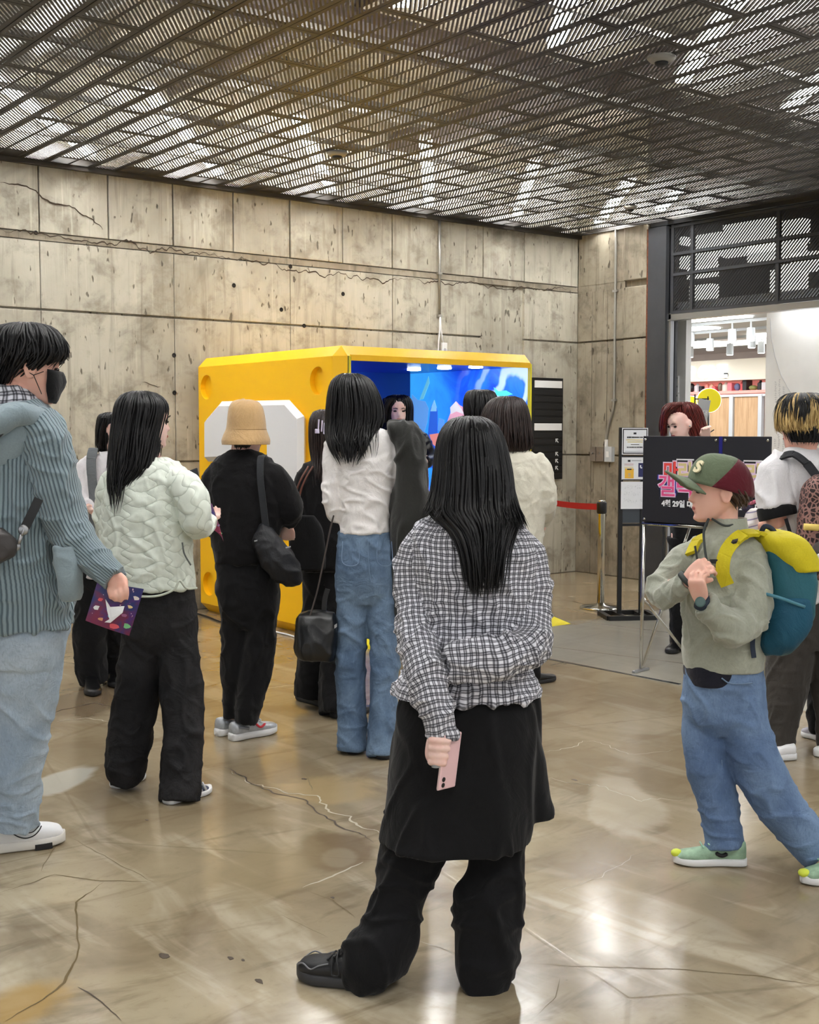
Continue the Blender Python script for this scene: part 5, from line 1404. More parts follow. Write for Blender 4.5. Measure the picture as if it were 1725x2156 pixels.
    L1 = p.leg(-0.12, [(890, 1640, .02, 62), (875, 1740, .02, 68), (862, 1815, .0, 68), (838, 1900, -.02, 60), (822, 1962, -.05, 66), (790, 2018, -.07, 74), (790, 2052, -.08, 72), (800, 2076, -.08, 58)], 50, 40)
    L2 = p.leg(-0.11, [(1045, 1640, 0, 62), (1050, 1740, 0, 58), (1050, 1810, 0, 56), (1030, 1905, -.01, 74), (1023, 1980, -.02, 72), (1020, 2045, -.05, 64), (1022, 2078, -.06, 52), (1024, 2090, -.06, 46)], 50, 40)
    p.garment('black_trousers', [L1, L2], BLACK, .007, 4, [(.010, (6, 6, 2.5), 'crease'), (.009, (6, 6, 11), 'crease', lambda c: np.clip((.55 - c[:, 2]) * 4, 0, 1))])
    M_SHB = flat('black_trainer', srgb(26, 26, 28), .5, bump=.2, bscale=90); M_SHG = flat('dark_grey_sole', srgb(52, 52, 54), .6)
    sh_ = p.shoe(p.gl(800, 2084), p.gl(628, 2056), M_SHB, M_SHG, .050, .105, .036, chunk=1.35)
    _, h, f, lat, up, L, w, hg = p.last_shoe
    for zz, m_ in ((.062, flat('grey_piping', srgb(120, 120, 124), .5)),):
        for sgn in (-1, 1):
            pts = [h + f * L * a + up * z + lat * sgn * w * q for a, z, q in ((.97, .045, .45), (.86, .06, .82), (.76, .05, .97), (.66, .062, .93), (.55, .07, .85))]
            MB().tube(catmull(np.array(pts), 16), .0022, 5).obj('piping', m_, sh_, smooth=True)
    for q in (.42, .50, .58):
        MB().tube([h + f * L * q + up * (.075 + (.58 - q) * .12) + lat * s_ * .03 for s_ in (-1, 0, 1)], .003, 5).obj('lace', BLKRUB, sh_, smooth=True)
    lp = [h + f * L * .5 + up * .09 - lat * .0, h + f * L * .44 + up * .085 - lat * .045, h + f * L * .40 + up * .05 - lat * .055, h + f * L * .48 + up * .045 - lat * .054, h + f * L * .52 + up * .085 - lat * .03]
    MB().tube(catmull(np.array(lp), 20), .003, 5).obj('lace', BLKRUB, sh_, smooth=True)
    MB().tube(catmull(np.array([q + 2 * lat * .045 * (1 if i in (1, 2, 3) else 0) for i, q in enumerate(lp)]), 20), .003, 5).obj('lace', BLKRUB, sh_, smooth=True)
    p.shoe(p.gl(1026, 2096), p.gl(1002, 2026), M_SHB, M_SHG, .047, .10, .03)
    # phone
    c = p.W(p.P(946, 1602, -.222))
    ph = thing('phone', 'pink phone held in the hand of the person in the checked shirt', 'phone', tuple(c), -PSI)
    M_PK = flat('pink_case', srgb(236, 196, 198), .35); M_CLR = flat('clear_case_edge', srgb(216, 190, 186), .2)
    long_ = Vector((-.12, .0, -1)).normalized(); wid = Vector((.62, .75, -.08)); wid = (wid - long_ * wid.dot(long_)).normalized(); nrm = long_.cross(wid)
    Mx = Matrix((( wid[0], nrm[0], long_[0], 0), (wid[1], nrm[1], long_[1], 0), (wid[2], nrm[2], long_[2], 0), (0, 0, 0, 1)))
    for nm, a, b, m_, bv in [('case', (-.036, -.0045, -.073), (.036, .0045, .073), M_PK, .004), ('edge', (-.0365, -.003, -.0735), (.0365, .003, .0735), M_CLR, .003)]:
        me = MB().box(a, b).mesh(nm); me.transform(Mx); link(nm, me, m_, ph, bevel=bv)
    sgn = -1 if (Mx @ Vector((0, -1, 0))).y < 0 else 1
    for z in (.045, .060):
        me = MB().lathe([(.0062, 0), (.0062, sgn * .0014), (.004, sgn * .0016)], (-.02, sgn * .0045, z), 16, 'y').mesh('lens'); me.transform(Mx); link('lens', me, M_BLK, ph)
    rg = p.P(918, 1610, -.245)
    rb = thing('phone_grip', 'metal grip ring on the pink phone', 'grip', tuple(p.W(rg)), -PSI)
    MB().lathe([(.010, -.006), (.0115, -.006), (.0115, .006), (.010, .006)], n=20).obj('ring', M_ALU, rb)
build_check()

# ---------------------------------------------------------- boy with the cap
def build_boy():
    p = Person('boy with green and burgundy cap and grey-green fleece walking with folded hands', 1520, 4.2, SKIN2)
    hc = p.P(1512, 1032, 0); p.add_head(hc, yaw=math.radians(88), pitch=.03, h=.218, brow=(70, 48, 34), lip=(196, 110, 100))
    p.neck(p.P(1528, 1125, .0), .045)
    sh = (p.P(1470, 1165, .03), p.P(1572, 1170, -.04)); el = (p.P(1390, 1243, -.02), p.P(1572, 1318, -.13)); wr = (p.P(1446, 1222, -.17), p.P(1478, 1268, -.22))
    p.core(p.P(1528, 1125), sh, el, wr, (p.P(1490, 1440, .03), p.P(1560, 1440, -.03)), (p.P(1492, 1600, .03), p.P(1600, 1620, -.05)), (p.P(1525, 1775, -.06), p.P(1712, 1775, -.13)), .8)
    p.hand(wr[0], p.P(1486, 1190, -.20) - wr[0], (-.3, -.8, .5), side=1, k=.86, curls=((.9, .9, .5),) * 4, thumb=(.6, .4))
    p.hand(wr[1], p.P(1462, 1205, -.235) - wr[1], (-.75, -.6, .1), side=-1, k=.86, curls=((.7, 1.0, .7),) * 4, thumb=(.5, .5))
    p.finish_body(.0036, 2)
    M = p.hM
    # hair under cap
    BH = hairm('brown_short_hair', srgb(58, 42, 32), srgb(92, 70, 54))
    HR = [(.045, .078, .055, -.098), (.01, .079, .03, -.102), (-.02, .080, -.012, -.104), (-.045, .072, -.040, -.098), (-.062, .055, -.055, -.088)]
    R9 = []
    for z, w, f, b in HR:
        a = np.array(M.to_3x3() @ Vector((w, 0, 0))); bb = np.array(M.to_3x3() @ Vector((0, (f - b) / 2, 0))); c = np.array(M @ Vector((0, (f + b) / 2, z))); R9.append(np.concatenate([c, a, bb]))
    p.hair(R9, BH, n=260, w=.003, s1=(.75, 1.0), seed=8, base=.97, base_end=.85, K=8)
    # cap
    M_GRN = cloth('sage_green_twill', srgb(104, 116, 92), .9); M_BUR = cloth('burgundy_twill', srgb(94, 26, 38), .9); M_CRM = cloth('cream_felt', srgb(232, 222, 184), .9)
    M = M @ Matrix.Rotation(.13, 4, 'X')
    n, m = 16, 48; g = np.zeros((n, m, 3))
    for i in range(n):
        ph = (i / (n - 1)) * math.pi / 2
        for j in range(m):
            a = 2 * math.pi * j / m
            g[i, j] = (.093 * math.cos(ph) ** .75 * math.cos(a), -.010 + .120 * math.cos(ph) ** .75 * math.sin(a), .004 + .125 * math.sin(ph) + .018 * math.sin(a) * math.cos(ph))
    D_ = MB()
    for i in range(n - 1):
        for j in range(m): D_.add([g[i, j], g[i, (j + 1) % m], g[i + 1, (j + 1) % m], g[i + 1, j]], [(0, 1, 2, 3)])
    cap = None
    for nm, m_, inner in (('cap', M_BUR, False), ('cap_front', M_GRN, True)):
        me = D_.mesh(nm, False, False); bm = bmesh.new(); bm.from_mesh(me); bmesh.ops.remove_doubles(bm, verts=bm.verts, dist=1e-5)
        bmesh.ops.bisect_plane(bm, geom=bm.verts[:] + bm.edges[:] + bm.faces[:], plane_co=(0, .034, .02), plane_no=(0, .75, .66), clear_inner=inner, clear_outer=not inner)
        bmesh.ops.recalc_face_normals(bm, faces=bm.faces); bm.to_mesh(me); bm.free(); me.transform(M); me.shade_smooth()
        o = link(nm, me, m_, cap or p.e); md = o.modifiers.new('s', 'SOLIDIFY'); md.thickness = .004
        if cap is None: cap = o
    B = MB(); V = []; Fc = []
    for i in range(9):
        t = i / 8
        for j in range(17):
            u = (j / 16 - .5) * 2; x = u * .084 * (1 - .22 * t ** 2); y = .058 + .050 * (1 - u * u) + t * .088 * (1 - .30 * u ** 2)
            V.append((x, y, .028 - .046 * abs(u) ** 2.0 + .006 * t + .014 * t * t))
    for i in range(8):
        for j in range(16): Fc.append((i * 17 + j, i * 17 + j + 1, (i + 1) * 17 + j + 1, (i + 1) * 17 + j))
    me = B.add(V, Fc).mesh('brim', True); me.transform(M); o = link('brim', me, M_GRN, cap); md = o.modifiers.new('s', 'SOLIDIFY'); md.thickness = .006
    lettering('cap_letter', 'S', .062, M @ frame((-.045, .088, .075), (-.80, -.58, 0.0), (.25, -.40, .85)), M_CRM, cap, extrude=.003, bold=.003)
    me = MB().ell((0, -.006, .1275), (.007, .007, .003), 12, 6).mesh('button', True); me.transform(M); link('button', me, M_GRN, cap)
    # fleece
    hm = lambda c: np.clip((c[:, 2] - p.P(1520, 1408)[2] - .02) * 9, .08, 1)
    M_FL = cloth('grey_green_fleece', srgb(162, 165, 150), .95, 110, .5, sheen=.35)
    T = p.torso([(1118, 1488, 1574, .062, .0), (1138, 1468, 1586, .085), (1165, 1452, 1598, .105), (1230, 1444, 1604, .118), (1310, 1440, 1606, .122), (1375, 1438, 1608, .124), (1408, 1442, 1606, .118)], 44, 52)
    A1 = p.sleeve([(1482, 1155, .03, 30), (1455, 1172, .02, 33), (1420, 1205, .0, 34), (1394, 1238, -.03, 33), (1402, 1254, -.09, 29), (1428, 1240, -.14, 26), (1448, 1224, -.165, 23)], 40, 30)
    A2 = p.sleeve([(1560, 1155, -.02, 36), (1578, 1190, -.06, 42), (1584, 1250, -.10, 43), (1572, 1305, -.13, 44), (1545, 1322, -.17, 40), (1508, 1298, -.205, 31), (1482, 1272, -.22, 25)], 44, 32)
    C1 = p.torso([(1088, 1495, 1570, .052, .01), (1105, 1490, 1572, .056, .005), (1130, 1484, 1578, .066)], 16, 40)
    p.garment('fleece', [T, A1, A2], M_FL, .006, 4, [(.010, (7, 7, 6), 'crease', hm), (.006, (12, 12, 12), 'crease', hm), (.002, (24, 24, 24), 'soft')])
    col = Loft([p.ring(1090, 1496, 1572, .054, .01), p.ring(1106, 1492, 1574, .058, .005), p.ring(1140, 1478, 1584, .078)], 14, 44)
    mb = MB(); V, Fc = col.vf(); mb.v = [tuple(v) for v in V[:-2]]; mb.f = [q for q in Fc if max(q) < len(V) - 2]
    o = mb.obj('collar', M_FL, p.e, smooth=True); md = o.modifiers.new('s', 'SOLIDIFY'); md.thickness = .008
    DK = flat('dark_trim', srgb(46, 52, 50), .6)
    z0 = [p.P(1493, 1092, -.04), p.P(1483, 1115, -.05), p.P(1484, 1150, -.085), p.P(1488, 1180, -.115)]
    MB().tube(catmull(np.array(z0), 20), .0045, 6).obj('zip', DK, p.e, smooth=True)
    MB().tube(catmull(np.array([p.P(1499, 1092, -.042), p.P(1530, 1107, -.052), p.P(1560, 1098, -.035)]), 20), .004, 6).obj('collar_piping', DK, p.e, smooth=True)
    p.part('zip_pull', MB().obox(p.P(1466, 1163, -.125), (.003, 0, .001), (0, .003, 0), (-.004, 0, .022)), DK, smooth=False)
    for L_, px_, dy in ((A1, None, None),):
        mb = MB(); a, b = p.P(1446, 1225, -.166), p.P(1452, 1219, -.17); mb.tube([a, b], .039, 22); mb.obj('cuff', DK, p.e, smooth=True)
    # watch
    a, b = p.P(1484, 1272, -.22), p.P(1474, 1264, -.225); d = (b - a) / np.linalg.norm(b - a)
    wt = p.part('watch', MB().tube([a - d * .004, a + d * .018], .031, 20), flat('navy_strap', srgb(24, 40, 58), .5))
    fc = (a + b) / 2 + np.array((-.012, -.026, .004)); q = MB().lathe([(.017, 0), (.017, .008), (.013, .009)], n=20); me = q.mesh('watch_face', False)
    me.transform(frame(fc, (1, -.35, 0), (0, .25, 1))); link('watch_face', me, flat('watch_green', srgb(70, 96, 92), .2), wt)
    # dark tee under the fleece
    p.garment('undershirt', [p.torso([(1390, 1444, 1560, .110, 0), (1415, 1441, 1555, .117, 0), (1436, 1446, 1535, .119, 0)], 14, 40)], cloth('navy_tee', srgb(28, 28, 38), .9), .007, 2)
    # jeans
    DN = denim('mid_blue_denim', srgb(86, 108, 142), srgb(124, 148, 180))
    PV = p.torso([(1385, 1448, 1602, .105), (1440, 1438, 1607, .115), (1500, 1438, 1612, .112), (1540, 1460, 1600, .09)], 30, 44)
    L1 = p.leg(-0.08, [(1488, 1470, .02, 48), (1484, 1540, .02, 50), (1492, 1610, .02, 48), (1508, 1680, .02, 44), (1520, 1740, .01, 42), (1526, 1788, 0.0, 42)], 50, 36)
    L2 = p.leg(-0.15, [(1558, 1470, -.04, 48), (1572, 1540, -.05, 52), (1600, 1620, -.05, 54), (1640, 1690, -.05, 52), (1682, 1745, -.05, 46), (1716, 1788, -.05, 42), (1728, 1802, -.05, 40)], 50, 36)
    p.garment('jeans', [PV, L1, L2], DN, .0065, 4, [(.007, (6, 6, 6), 'crease'), (.006, (8, 8, 16), 'crease', lambda c: np.clip((.4 - c[:, 2]) * 4, .25, 1))])
    ST = flat('jean_stitch', srgb(112, 134, 162), .8)
    MB().tube(catmull(np.array([p.P(1520, 1428, -.118), p.P(1535, 1438, -.121), p.P(1560, 1440, -.122), p.P(1585, 1438, -.118)]), 20), .0025, 5).obj('pocket_seam', ST, p.e, smooth=True)
    MB().tube(catmull(np.array([p.P(1520, 1600, -.085), p.P(1527, 1690, -.08), p.P(1530, 1780, -.08)]), 20), .0018, 5).obj('leg_seam', ST, p.e, smooth=True)
    M_SU = flat('mint_running_shoe', srgb(146, 176, 148), .6, var=.25, vscale=25); M_NEON = flat('neon_yellow', srgb(214, 226, 70), .5)
    for a, b in (((1570, 1820), (1418, 1818)), ((1800, 1848), (1688, 1862))):
        so = p.shoe(p.gl(*a), p.gl(*b), M_SU, WHITEP, .044, .10, .030)
        _, h, f, lat, up, L, w, hg = p.last_shoe
        MB().ell(tuple(h + f * L * .955 + up * .038), (.02, .02, .014), 14, 8).obj('toe_tip', M_NEON, so, smooth=True)
        for q in (.45, .53, .61): MB().tube([h + f * L * q + up * (.068 + (.61 - q) * .12) + lat * s_ * .028 for s_ in (-1, 0, 1)], .003, 5).obj('lace', flat('mint_lace', srgb(170, 214, 190), .6), so, smooth=True)
        sd = lat if lat[1] < 0 else -lat
        MB().tube(catmull(np.array([h + f * L * a_ + up * z + sd * (w * .80) for a_, z in ((.28, .05), (.36, .042), (.45, .052))]), 12), [.001] + [.007] * 10 + [.001], 6).obj('shoe_mark', BLKRUB, so, smooth=True)
    # backpack ------------------------------------------------------
    o0 = p.P(1650, 1245, -.01)
    bk = thing('backpack', 'teal backpack with yellow flap and straps worn by the boy', 'backpack', tuple(p.W(o0)), -PSI)
    def Q(px, py, dy=0): return p.P(px, py, dy) - o0
    M_TEAL = cloth('teal_nylon', srgb(34, 92, 104), .6, 200, .2, sheen=0, spec=.4); M_YB = cloth('yellow_nylon', srgb(206, 190, 34), .7, 200, .2, sheen=0); M_NV = flat('navy_webbing', srgb(30, 42, 62), .7); M_MESH = cloth('teal_mesh', srgb(30, 82, 106), .6, 320, .6, sheen=0)
    def RQ(py, xl, xr, dp, dy=0): r = p.ring(py, xl, xr, dp, dy); r[:3] -= o0; return r
    BL = Loft([RQ(1128, 1612, 1668, .07), RQ(1150, 1600, 1692, .12), (RQ(1200, 1602, 1706, .135)), RQ(1270, 1602, 1704, .14), RQ(1330, 1592, 1684, .135), RQ(1362, 1594, 1658, .11), RQ(1374, 1600, 1640, .06)], 40, 44, 3.0)
    me = remesh(*BL.vf(), .008, 3); fold(me, [(.006, (9, 9, 6), 'ridge')]); me.materials.clear(); me.materials.append(M_TEAL); link('bag', me, None, bk)
    FL = Loft([RQ(1118, 1590, 1655, .075), RQ(1130, 1588, 1680, .125), RQ(1158, 1600, 1703, .143), RQ(1196, 1638, 1714, .147)], 26, 44, 3.0)
    me = remesh(*FL.vf(), .008, 2); fold(me, [(.004, (9, 9, 9), 'ridge')]); me.materials.clear(); me.materials.append(M_YB); link('flap', me, None, bk)
    PK = Loft([RQ(1252, 1606, 1692, .135, -.022), RQ(1300, 1598, 1696, .140, -.022), RQ(1345, 1590, 1676, .125, -.022), RQ(1368, 1598, 1648, .09, -.022)], 24, 40, 3.0)
    me = remesh(*PK.vf(), .008, 2); fold(me, [(.007, (10, 10, 4), 'ridge')]); me.materials.clear(); me.materials.append(M_MESH); link('mesh_pocket', me, None, bk)
    MB().tube(catmull(np.array([Q(1603, 1248, -.155), Q(1640, 1258, -.172), Q(1695, 1278, -.16)]), 20), .006, 6).obj('pocket_hem', flat('pale_teal_hem', srgb(72, 128, 146), .6), bk, smooth=True)
    p.strip([Q(1625, 1135, -.06), Q(1595, 1122, -.07), Q(1568, 1124, -.085), Q(1545, 1140, -.125), Q(1526, 1170, -.158), Q(1522, 1205, -.168), Q(1532, 1232, -.166)], .045, .012, M_YB, 'strap', bk, normal=[(0, 0, 1), (0, -.3, 1), (-.2, -.7, .8), (-.2, -1, .3), (-.2, -1, 0), (-.2, -1, 0)])
    p.strip([Q(1545, 1115, .05), Q(1500, 1125, .02), Q(1468, 1140, -.02), Q(1455, 1165, -.06)], .045, .012, M_YB, 'strap', bk, normal=[(0, 0, 1), (-.5, -.4, .7), (-.8, -.5, .2)])
    p.part('strap_label', MB().obox(Q(1543, 1141, -.134), (.014, -.006, .004), (-.002, .001, -.004), (.002, .005, .004)), M_BLK, bk, False)
    MB().tube(catmull(np.array([Q(1600, 1128, -.02), Q(1612, 1108, -.03), Q(1630, 1118, -.03), Q(1634, 1145, -.05), Q(1618, 1160, -.07)]), 24), .009, 8).obj('grab_loop', M_NV, bk, smooth=True)
    p.strip([Q(1587, 1330, -.11), Q(1585, 1355, -.125), Q(1588, 1385, -.125)], .016, .004, M_NV, 'webbing', bk)
    p.part('strap_clip', MB().obox(Q(1503, 1182, -.16), (.012, 0, 0), (0, .006, 0), (0, 0, .007)), M_BLK, bk, False)
build_boy()
def simple_body(p, head, yaw, pitch=0.0, h=.225, nk=None, sh=None, el=None, wr=None, hip=None, kn=None, an=None, voxel=.0075, hands=True, roll=0.0, nr=.05, **kw):
    """head (px,py,dy); joints as pairs of (px,py,dy)"""
    p.add_head(p.P(*head), yaw, pitch, roll, h, **kw); p.neck(p.P(*nk), nr)
    J = [[p.P(*q) for q in z] for z in (sh, el, wr, hip, kn, an)]
    p.core(p.P(*nk), *J)
    if hands:
        for i in (0, 1):
            d = J[2][i] - J[1][i]
            if hands is True or i in hands: p.hand(J[2][i] + d / np.linalg.norm(d) * .01, d, np.cross(d, (1 if i else -1, .3, 0)) + (0, -.2, 0), side=1 if i else -1, k=.9)
    p.finish_body(voxel)
def fly_mat(name, seed):
    t = NT(name); p_ = t.pos(src='obj', loc=(seed, seed, seed)); n1 = t.noise(p_, 9, 3, .6, .6); n2 = t.noise(p_, 17, 3); n3 = t.noise(p_, 60, 2)
    c = t.mix(t.ramp(n1, .38, .6), srgb(30, 44, 104), srgb(120, 26, 60)); c = t.mix(t.ramp(n2, .5, .62), c, srgb(74, 36, 110))
    c = t.mix(t.ramp(n3, .68, .72), c, srgb(230, 200, 210)); return t.out(c, .35, spec=.5)
def flyer(p, corners, mat, lab, bend=.01, extras=True):
    """thin printed sheet through four (px,py,dy) corners: tl, tr, br, bl"""
    C = [p.P(*q) for q in corners]; o0 = sum(C) / 4
    e = thing('flyer', lab, 'flyer', tuple(p.W(o0)), -PSI); n = 10; V = []; Fc = []
    nr = np.cross(C[1] - C[0], C[3] - C[0]); nr /= np.linalg.norm(nr)
    if nr[1] > 0: nr = -nr
    for side in (0, 1):
        for i in range(n + 1):
            for j in range(n + 1):
                u, v = j / n, i / n; q = (C[0] * (1 - u) + C[1] * u) * (1 - v) + (C[3] * (1 - u) + C[2] * u) * v
                V.append(q - o0 + nr * (bend * math.sin(u * math.pi) + bend * .6 * math.sin(v * 2.2) - side * .0008))
    m = n + 1; N = m * m
    for i in range(n):
        for j in range(n): a = i * m + j; Fc += [(a, a + 1, a + m + 1, a + m), (N + a, N + a + m, N + a + m + 1, N + a + 1)]
    for k in range(n):
        Fc += [(k, N + k, N + k + 1, k + 1), (n * m + k, n * m + k + 1, N + n * m + k + 1, N + n * m + k), (k * m, (k + 1) * m, N + (k + 1) * m, N + k * m), (k * m + n, N + k * m + n, N + (k + 1) * m + n, (k + 1) * m + n)]
    MB().add(V, Fc).obj('sheet', mat, e, smooth=False)
    if extras:
        cols = [(226, 90, 100), (236, 226, 220), (236, 210, 150), (90, 190, 214), (180, 110, 150), (236, 236, 236), (120, 190, 130), (230, 160, 120)]
        for k in range(9):
            u, v = [(.18, .42), (.88, .22), (.82, .42), (.5, .72), (.75, .62), (.16, .62), (.86, .82), (.3, .84), (.62, .9)][k]
            q = (C[0] * (1 - u) + C[1] * u) * (1 - v) + (C[3] * (1 - u) + C[2] * u) * v - o0 + nr * (bend * math.sin(u * math.pi) + bend * .6 * math.sin(v * 2.2) + .0006)
            ux = (C[1] - C[0]) / np.linalg.norm(C[1] - C[0]); uy = np.cross(nr, ux); r = np.linalg.norm(C[1] - C[0]) * random.uniform(.04, .075)
            a0 = random.uniform(0, 3); poly = [q + (ux * math.cos(a) * 1.5 + uy * math.sin(a) * .8) * r * random.uniform(.8, 1.1) for a in np.linspace(a0, a0 + 6.28, 10)[:-1]]
            MB().add(poly + [z + nr * .0004 for z in poly], [tuple(range(9, 18)), tuple(range(8, -1, -1))] + [(i, (i + 1) % 9, 9 + (i + 1) % 9, 9 + i) for i in range(9)]).obj('printed_shape', flat('flyer_%d_%d_%d' % cols[k % 8], srgb(*cols[k % 8]), .4), e)
    return e, o0

# ---------------------------------------------------------- man in the ribbed cardigan
def build_man():
    p = Person('tall man with black mask and light jeans in a blue-grey ribbed cardigan', 60, 4.2, SKIN2)
    Y = math.radians(-64)
    p.add_head(p.P(64, 772, 0), Y, .10, h=.245, brow=(24, 20, 20)); p.neck(p.P(40, 870, .0), .058)
    sh = (p.P(-75, 900), p.P(70, 900, -.05)); el = (p.P(-105, 1110), p.P(148, 1125, -.06)); wr = (p.P(-90, 1260, -.05), p.P(238, 1214, -.14))
    p.core(p.P(35, 870), sh, el, wr, (p.P(-30, 1330), p.P(60, 1330)), (p.P(-45, 1500, .1), p.P(45, 1510)), (p.P(-50, 1730, .15), p.P(25, 1735, .05)), .95)
    hx = lambda q, a, b: np.concatenate([p.P(*q), (a, 0, a * .35), (0, b, 0)])
    p.body.append(Loft([hx((238, 1210, -.14), .026, .022), hx((246, 1222, -.145), .032, .021), hx((249, 1236, -.15), .034, .019), hx((248, 1245, -.15), .030, .014)], 18, 22, 2.5).vf())
    for xa, ya, xb, yb_ in ((264, 1234, 266, 1262), (253, 1241, 254, 1268), (242, 1245, 243, 1266), (232, 1246, 234, 1260)):
        p.add_tube([p.P(xa - 2, ya - 8, -.15), p.P(xa, ya, -.162), p.P((xa + xb) / 2 + 1, (ya + yb_) / 2, -.168), p.P(xb, yb_, -.158)], [.0095, .0105, .0100, .0075], 18, 12)
    p.add_tube([p.P(232, 1222, -.135), p.P(224, 1238, -.125), p.P(226, 1254, -.13)], [.012, .011, .008], 16, 12)
    p.hand(wr[0], (0, 0, -1), (-1, 0, 0), side=-1)
    p.finish_body(.0045)
    H = [(679, 30, 75, .03, .0), (685, 8, 98, .065), (700, -12, 118, .098), (722, -22, 129, .112), (745, -26, 131, .115), (765, -26, 112, .112, .0), (785, -22, 80, .095, .01), (805, -14, 52, .075, .02), (822, -4, 38, .05, .03)]
    p.hair([p.ring(*r) for r in H], BLACKHAIR, n=620, w=.0045, s0=(0, .25), s1=(.45, 1.0), seed=11, base=.95, base_end=.95, K=12, rad=(.95, 1.07), jit=.012)
    # fringe
    Fq = [(690, 60, 110, .08, .02), (715, 70, 128, .10, .02), (740, 85, 133, .095, .03), (760, 98, 133, .085, .03)]
    p.hair([p.ring(*r) for r in Fq], BLACKHAIR, n=140, w=.004, s0=(0, .3), s1=(.6, 1.0), seed=12, base=0, name='fringe', K=10, jit=.008)
    # mask
    M_MASK = cloth('black_mask', srgb(14, 14, 16), .8); V = []; Fc = []; zr = [-.108, -.095, -.075, -.055, -.035, -.018, -.006]
    W_ = {-.108: (.030, .088, .02), -.095: (.046, .094, .0), -.075: (.058, .096, -.02), -.055: (.064, .098, -.03), -.035: (.069, .098, -.03), -.018: (.072, .096, -.03), -.006: (.073, .094, -.03)}
    for z in zr:
        w, f, b = W_[z]
        for j in range(25):
            a = math.radians(-82 + 164 * j / 24); x = w * math.sin(a) * 1.04; y = (f + b) / 2 + (f - b) / 2 * math.cos(a) + .018 * math.exp(-(x / .018) ** 2) * math.exp(-((z + .035) / .035) ** 2)
            V.append((x, y, z))
    for i in range(len(zr) - 1):
        for j in range(24): Fc.append((i * 25 + j, i * 25 + j + 1, (i + 1) * 25 + j + 1, (i + 1) * 25 + j))
    me = MB().add(V, Fc).mesh('mask', True); me.transform(p.hM); o = link('face_mask', me, M_MASK, p.e); md = o.modifiers.new('s', 'SOLIDIFY'); md.thickness = .003
    for sgn in (-1, 1):
        for a in ((.07 * sgn, .03, -.085), (.073 * sgn, .03, -.015)):
            me = MB().tube([a, (.079 * sgn, .0, -.03), (.08 * sgn, -.022, -.02)], .0014, 5).mesh('ear_loop', True); me.transform(p.hM); link('ear_loop', me, M_MASK, o)
    RIB = rib_mat('grey_blue_rib', srgb(142, 160, 166), srgb(88, 104, 112)); KN = cloth('grey_blue_knit', srgb(140, 156, 162), .95, 160, .5, sheen=.3)
    T = p.torso([(850, -12, 82, .07), (872, -40, 104, .105), (905, -78, 118, .135), (960, -96, 124, .15), (1050, -100, 126, .16), (1150, -104, 130, .165), (1240, -108, 148, .17), (1318, -110, 152, .168)], 60, 64)
    A = p.sleeve([(50, 885, -.05, 52), (82, 905, -.06, 56), (106, 980, -.07, 54), (128, 1060, -.07, 50), (152, 1125, -.08, 46), (195, 1175, -.11, 39), (228, 1205, -.135, 35), (243, 1218, -.14, 33)], 60, 40)
    B_ = p.sleeve([(-60, 890, 0, 45), (-92, 940, 0, 48), (-112, 1050, 0, 46), (-110, 1130, -.02, 42), (-98, 1230, -.04, 36)], 40, 32)
    p.garment('ribbed_cardigan', [T, A, B_], RIB, .0065, 4, [(.012, (6, 6, 4), 'crease'), (.007, (9, 9, 14), 'crease')], uv=True)
    # smooth shoulder yoke, hood, collar
    YK = p.torso([(842, -14, 88, .08), (866, -46, 112, .125), (888, -78, 130, .155), (912, -90, 132, .168), (940, -98, 108, .176), (978, -100, 74, .17)], 26, 56)
    p.garment('knit_yoke', [YK], KN, .0075, 3, [(.003, (9, 9, 9), 'soft')])
    p.garment('hood', [Loft(tube_rings([p.P(*q) for q in [(95, 868, .06), (80, 880, -.09), (40, 872, -.15), (0, 888, -.17), (-40, 905, -.15), (-70, 880, -.05)]], [.022, .032, .038, .045, .04, .025]), 40, 24)], KN, .007, 4, [(.007, (10, 10, 10), 'ridge')])
    PL = plaid_mat('navy_white_check', .03)
    p.garment('check_collar', [Loft([p.ring(812, -30, 72, .078, .0), p.ring(835, -34, 84, .088), p.ring(862, -42, 96, .10)], 20, 44)], PL, .006, 3, [(.004, (14, 14, 14), 'ridge')], uv=True)
    # patch pocket with sagging flap
    p.garment('pocket', [Loft([p.ring(1150, 112, 162, .03, -.13), p.ring(1200, 118, 170, .045, -.13), p.ring(1245, 128, 172, .05, -.12), p.ring(1262, 132, 166, .035, -.12)], 24, 30, 3)], KN, .0065, 3, [(.006, (14, 14, 9), 'ridge')])
    JN = denim('pale_denim', srgb(150, 168, 186), srgb(184, 198, 210))
    PV = p.torso([(1290, -60, 146, .14), (1340, -62, 141, .145), (1400, -60, 132, .13)], 24, 44)
    L1 = p.leg(0.04, [(62, 1320, 0, 78), (58, 1420, 0, 72), (48, 1510, .02, 62), (36, 1600, .05, 58), (30, 1680, .08, 52), (28, 1742, .11, 50)], 50, 40)
    L2 = p.leg(0.16, [(-28, 1320, .05, 70), (-42, 1500, .1, 60), (-55, 1740, .16, 50)], 40, 36)
    p.garment('jeans', [PV, L1, L2], JN, .0065, 4, [(.008, (6, 6, 3), 'crease'), (.008, (7, 7, 14), 'crease', lambda c: np.clip((.5 - c[:, 2]) * 4, .15, 1))])
    so = p.shoe(p.gl(-62, 1802), p.gl(137, 1772), WHITEP, flat('cream_sole', srgb(222, 218, 210), .6), .054, .13, .042, chunk=1.35)
    _, h, f, lat, up, L, w, hg = p.last_shoe; sd = lat if lat[1] < 0 else -lat
    sw = [h + f * L * a + up * z + sd * w * q for a, z, q in ((.40, .078, .70), (.48, .058, .84), (.56, .050, .90), (.64, .056, .93), (.70, .070, .80), (.73, .082, .62))]
    MB().tube(catmull(np.array(sw), 24), .0022, 5).obj('outline_mark', BLKRUB, so, smooth=True)
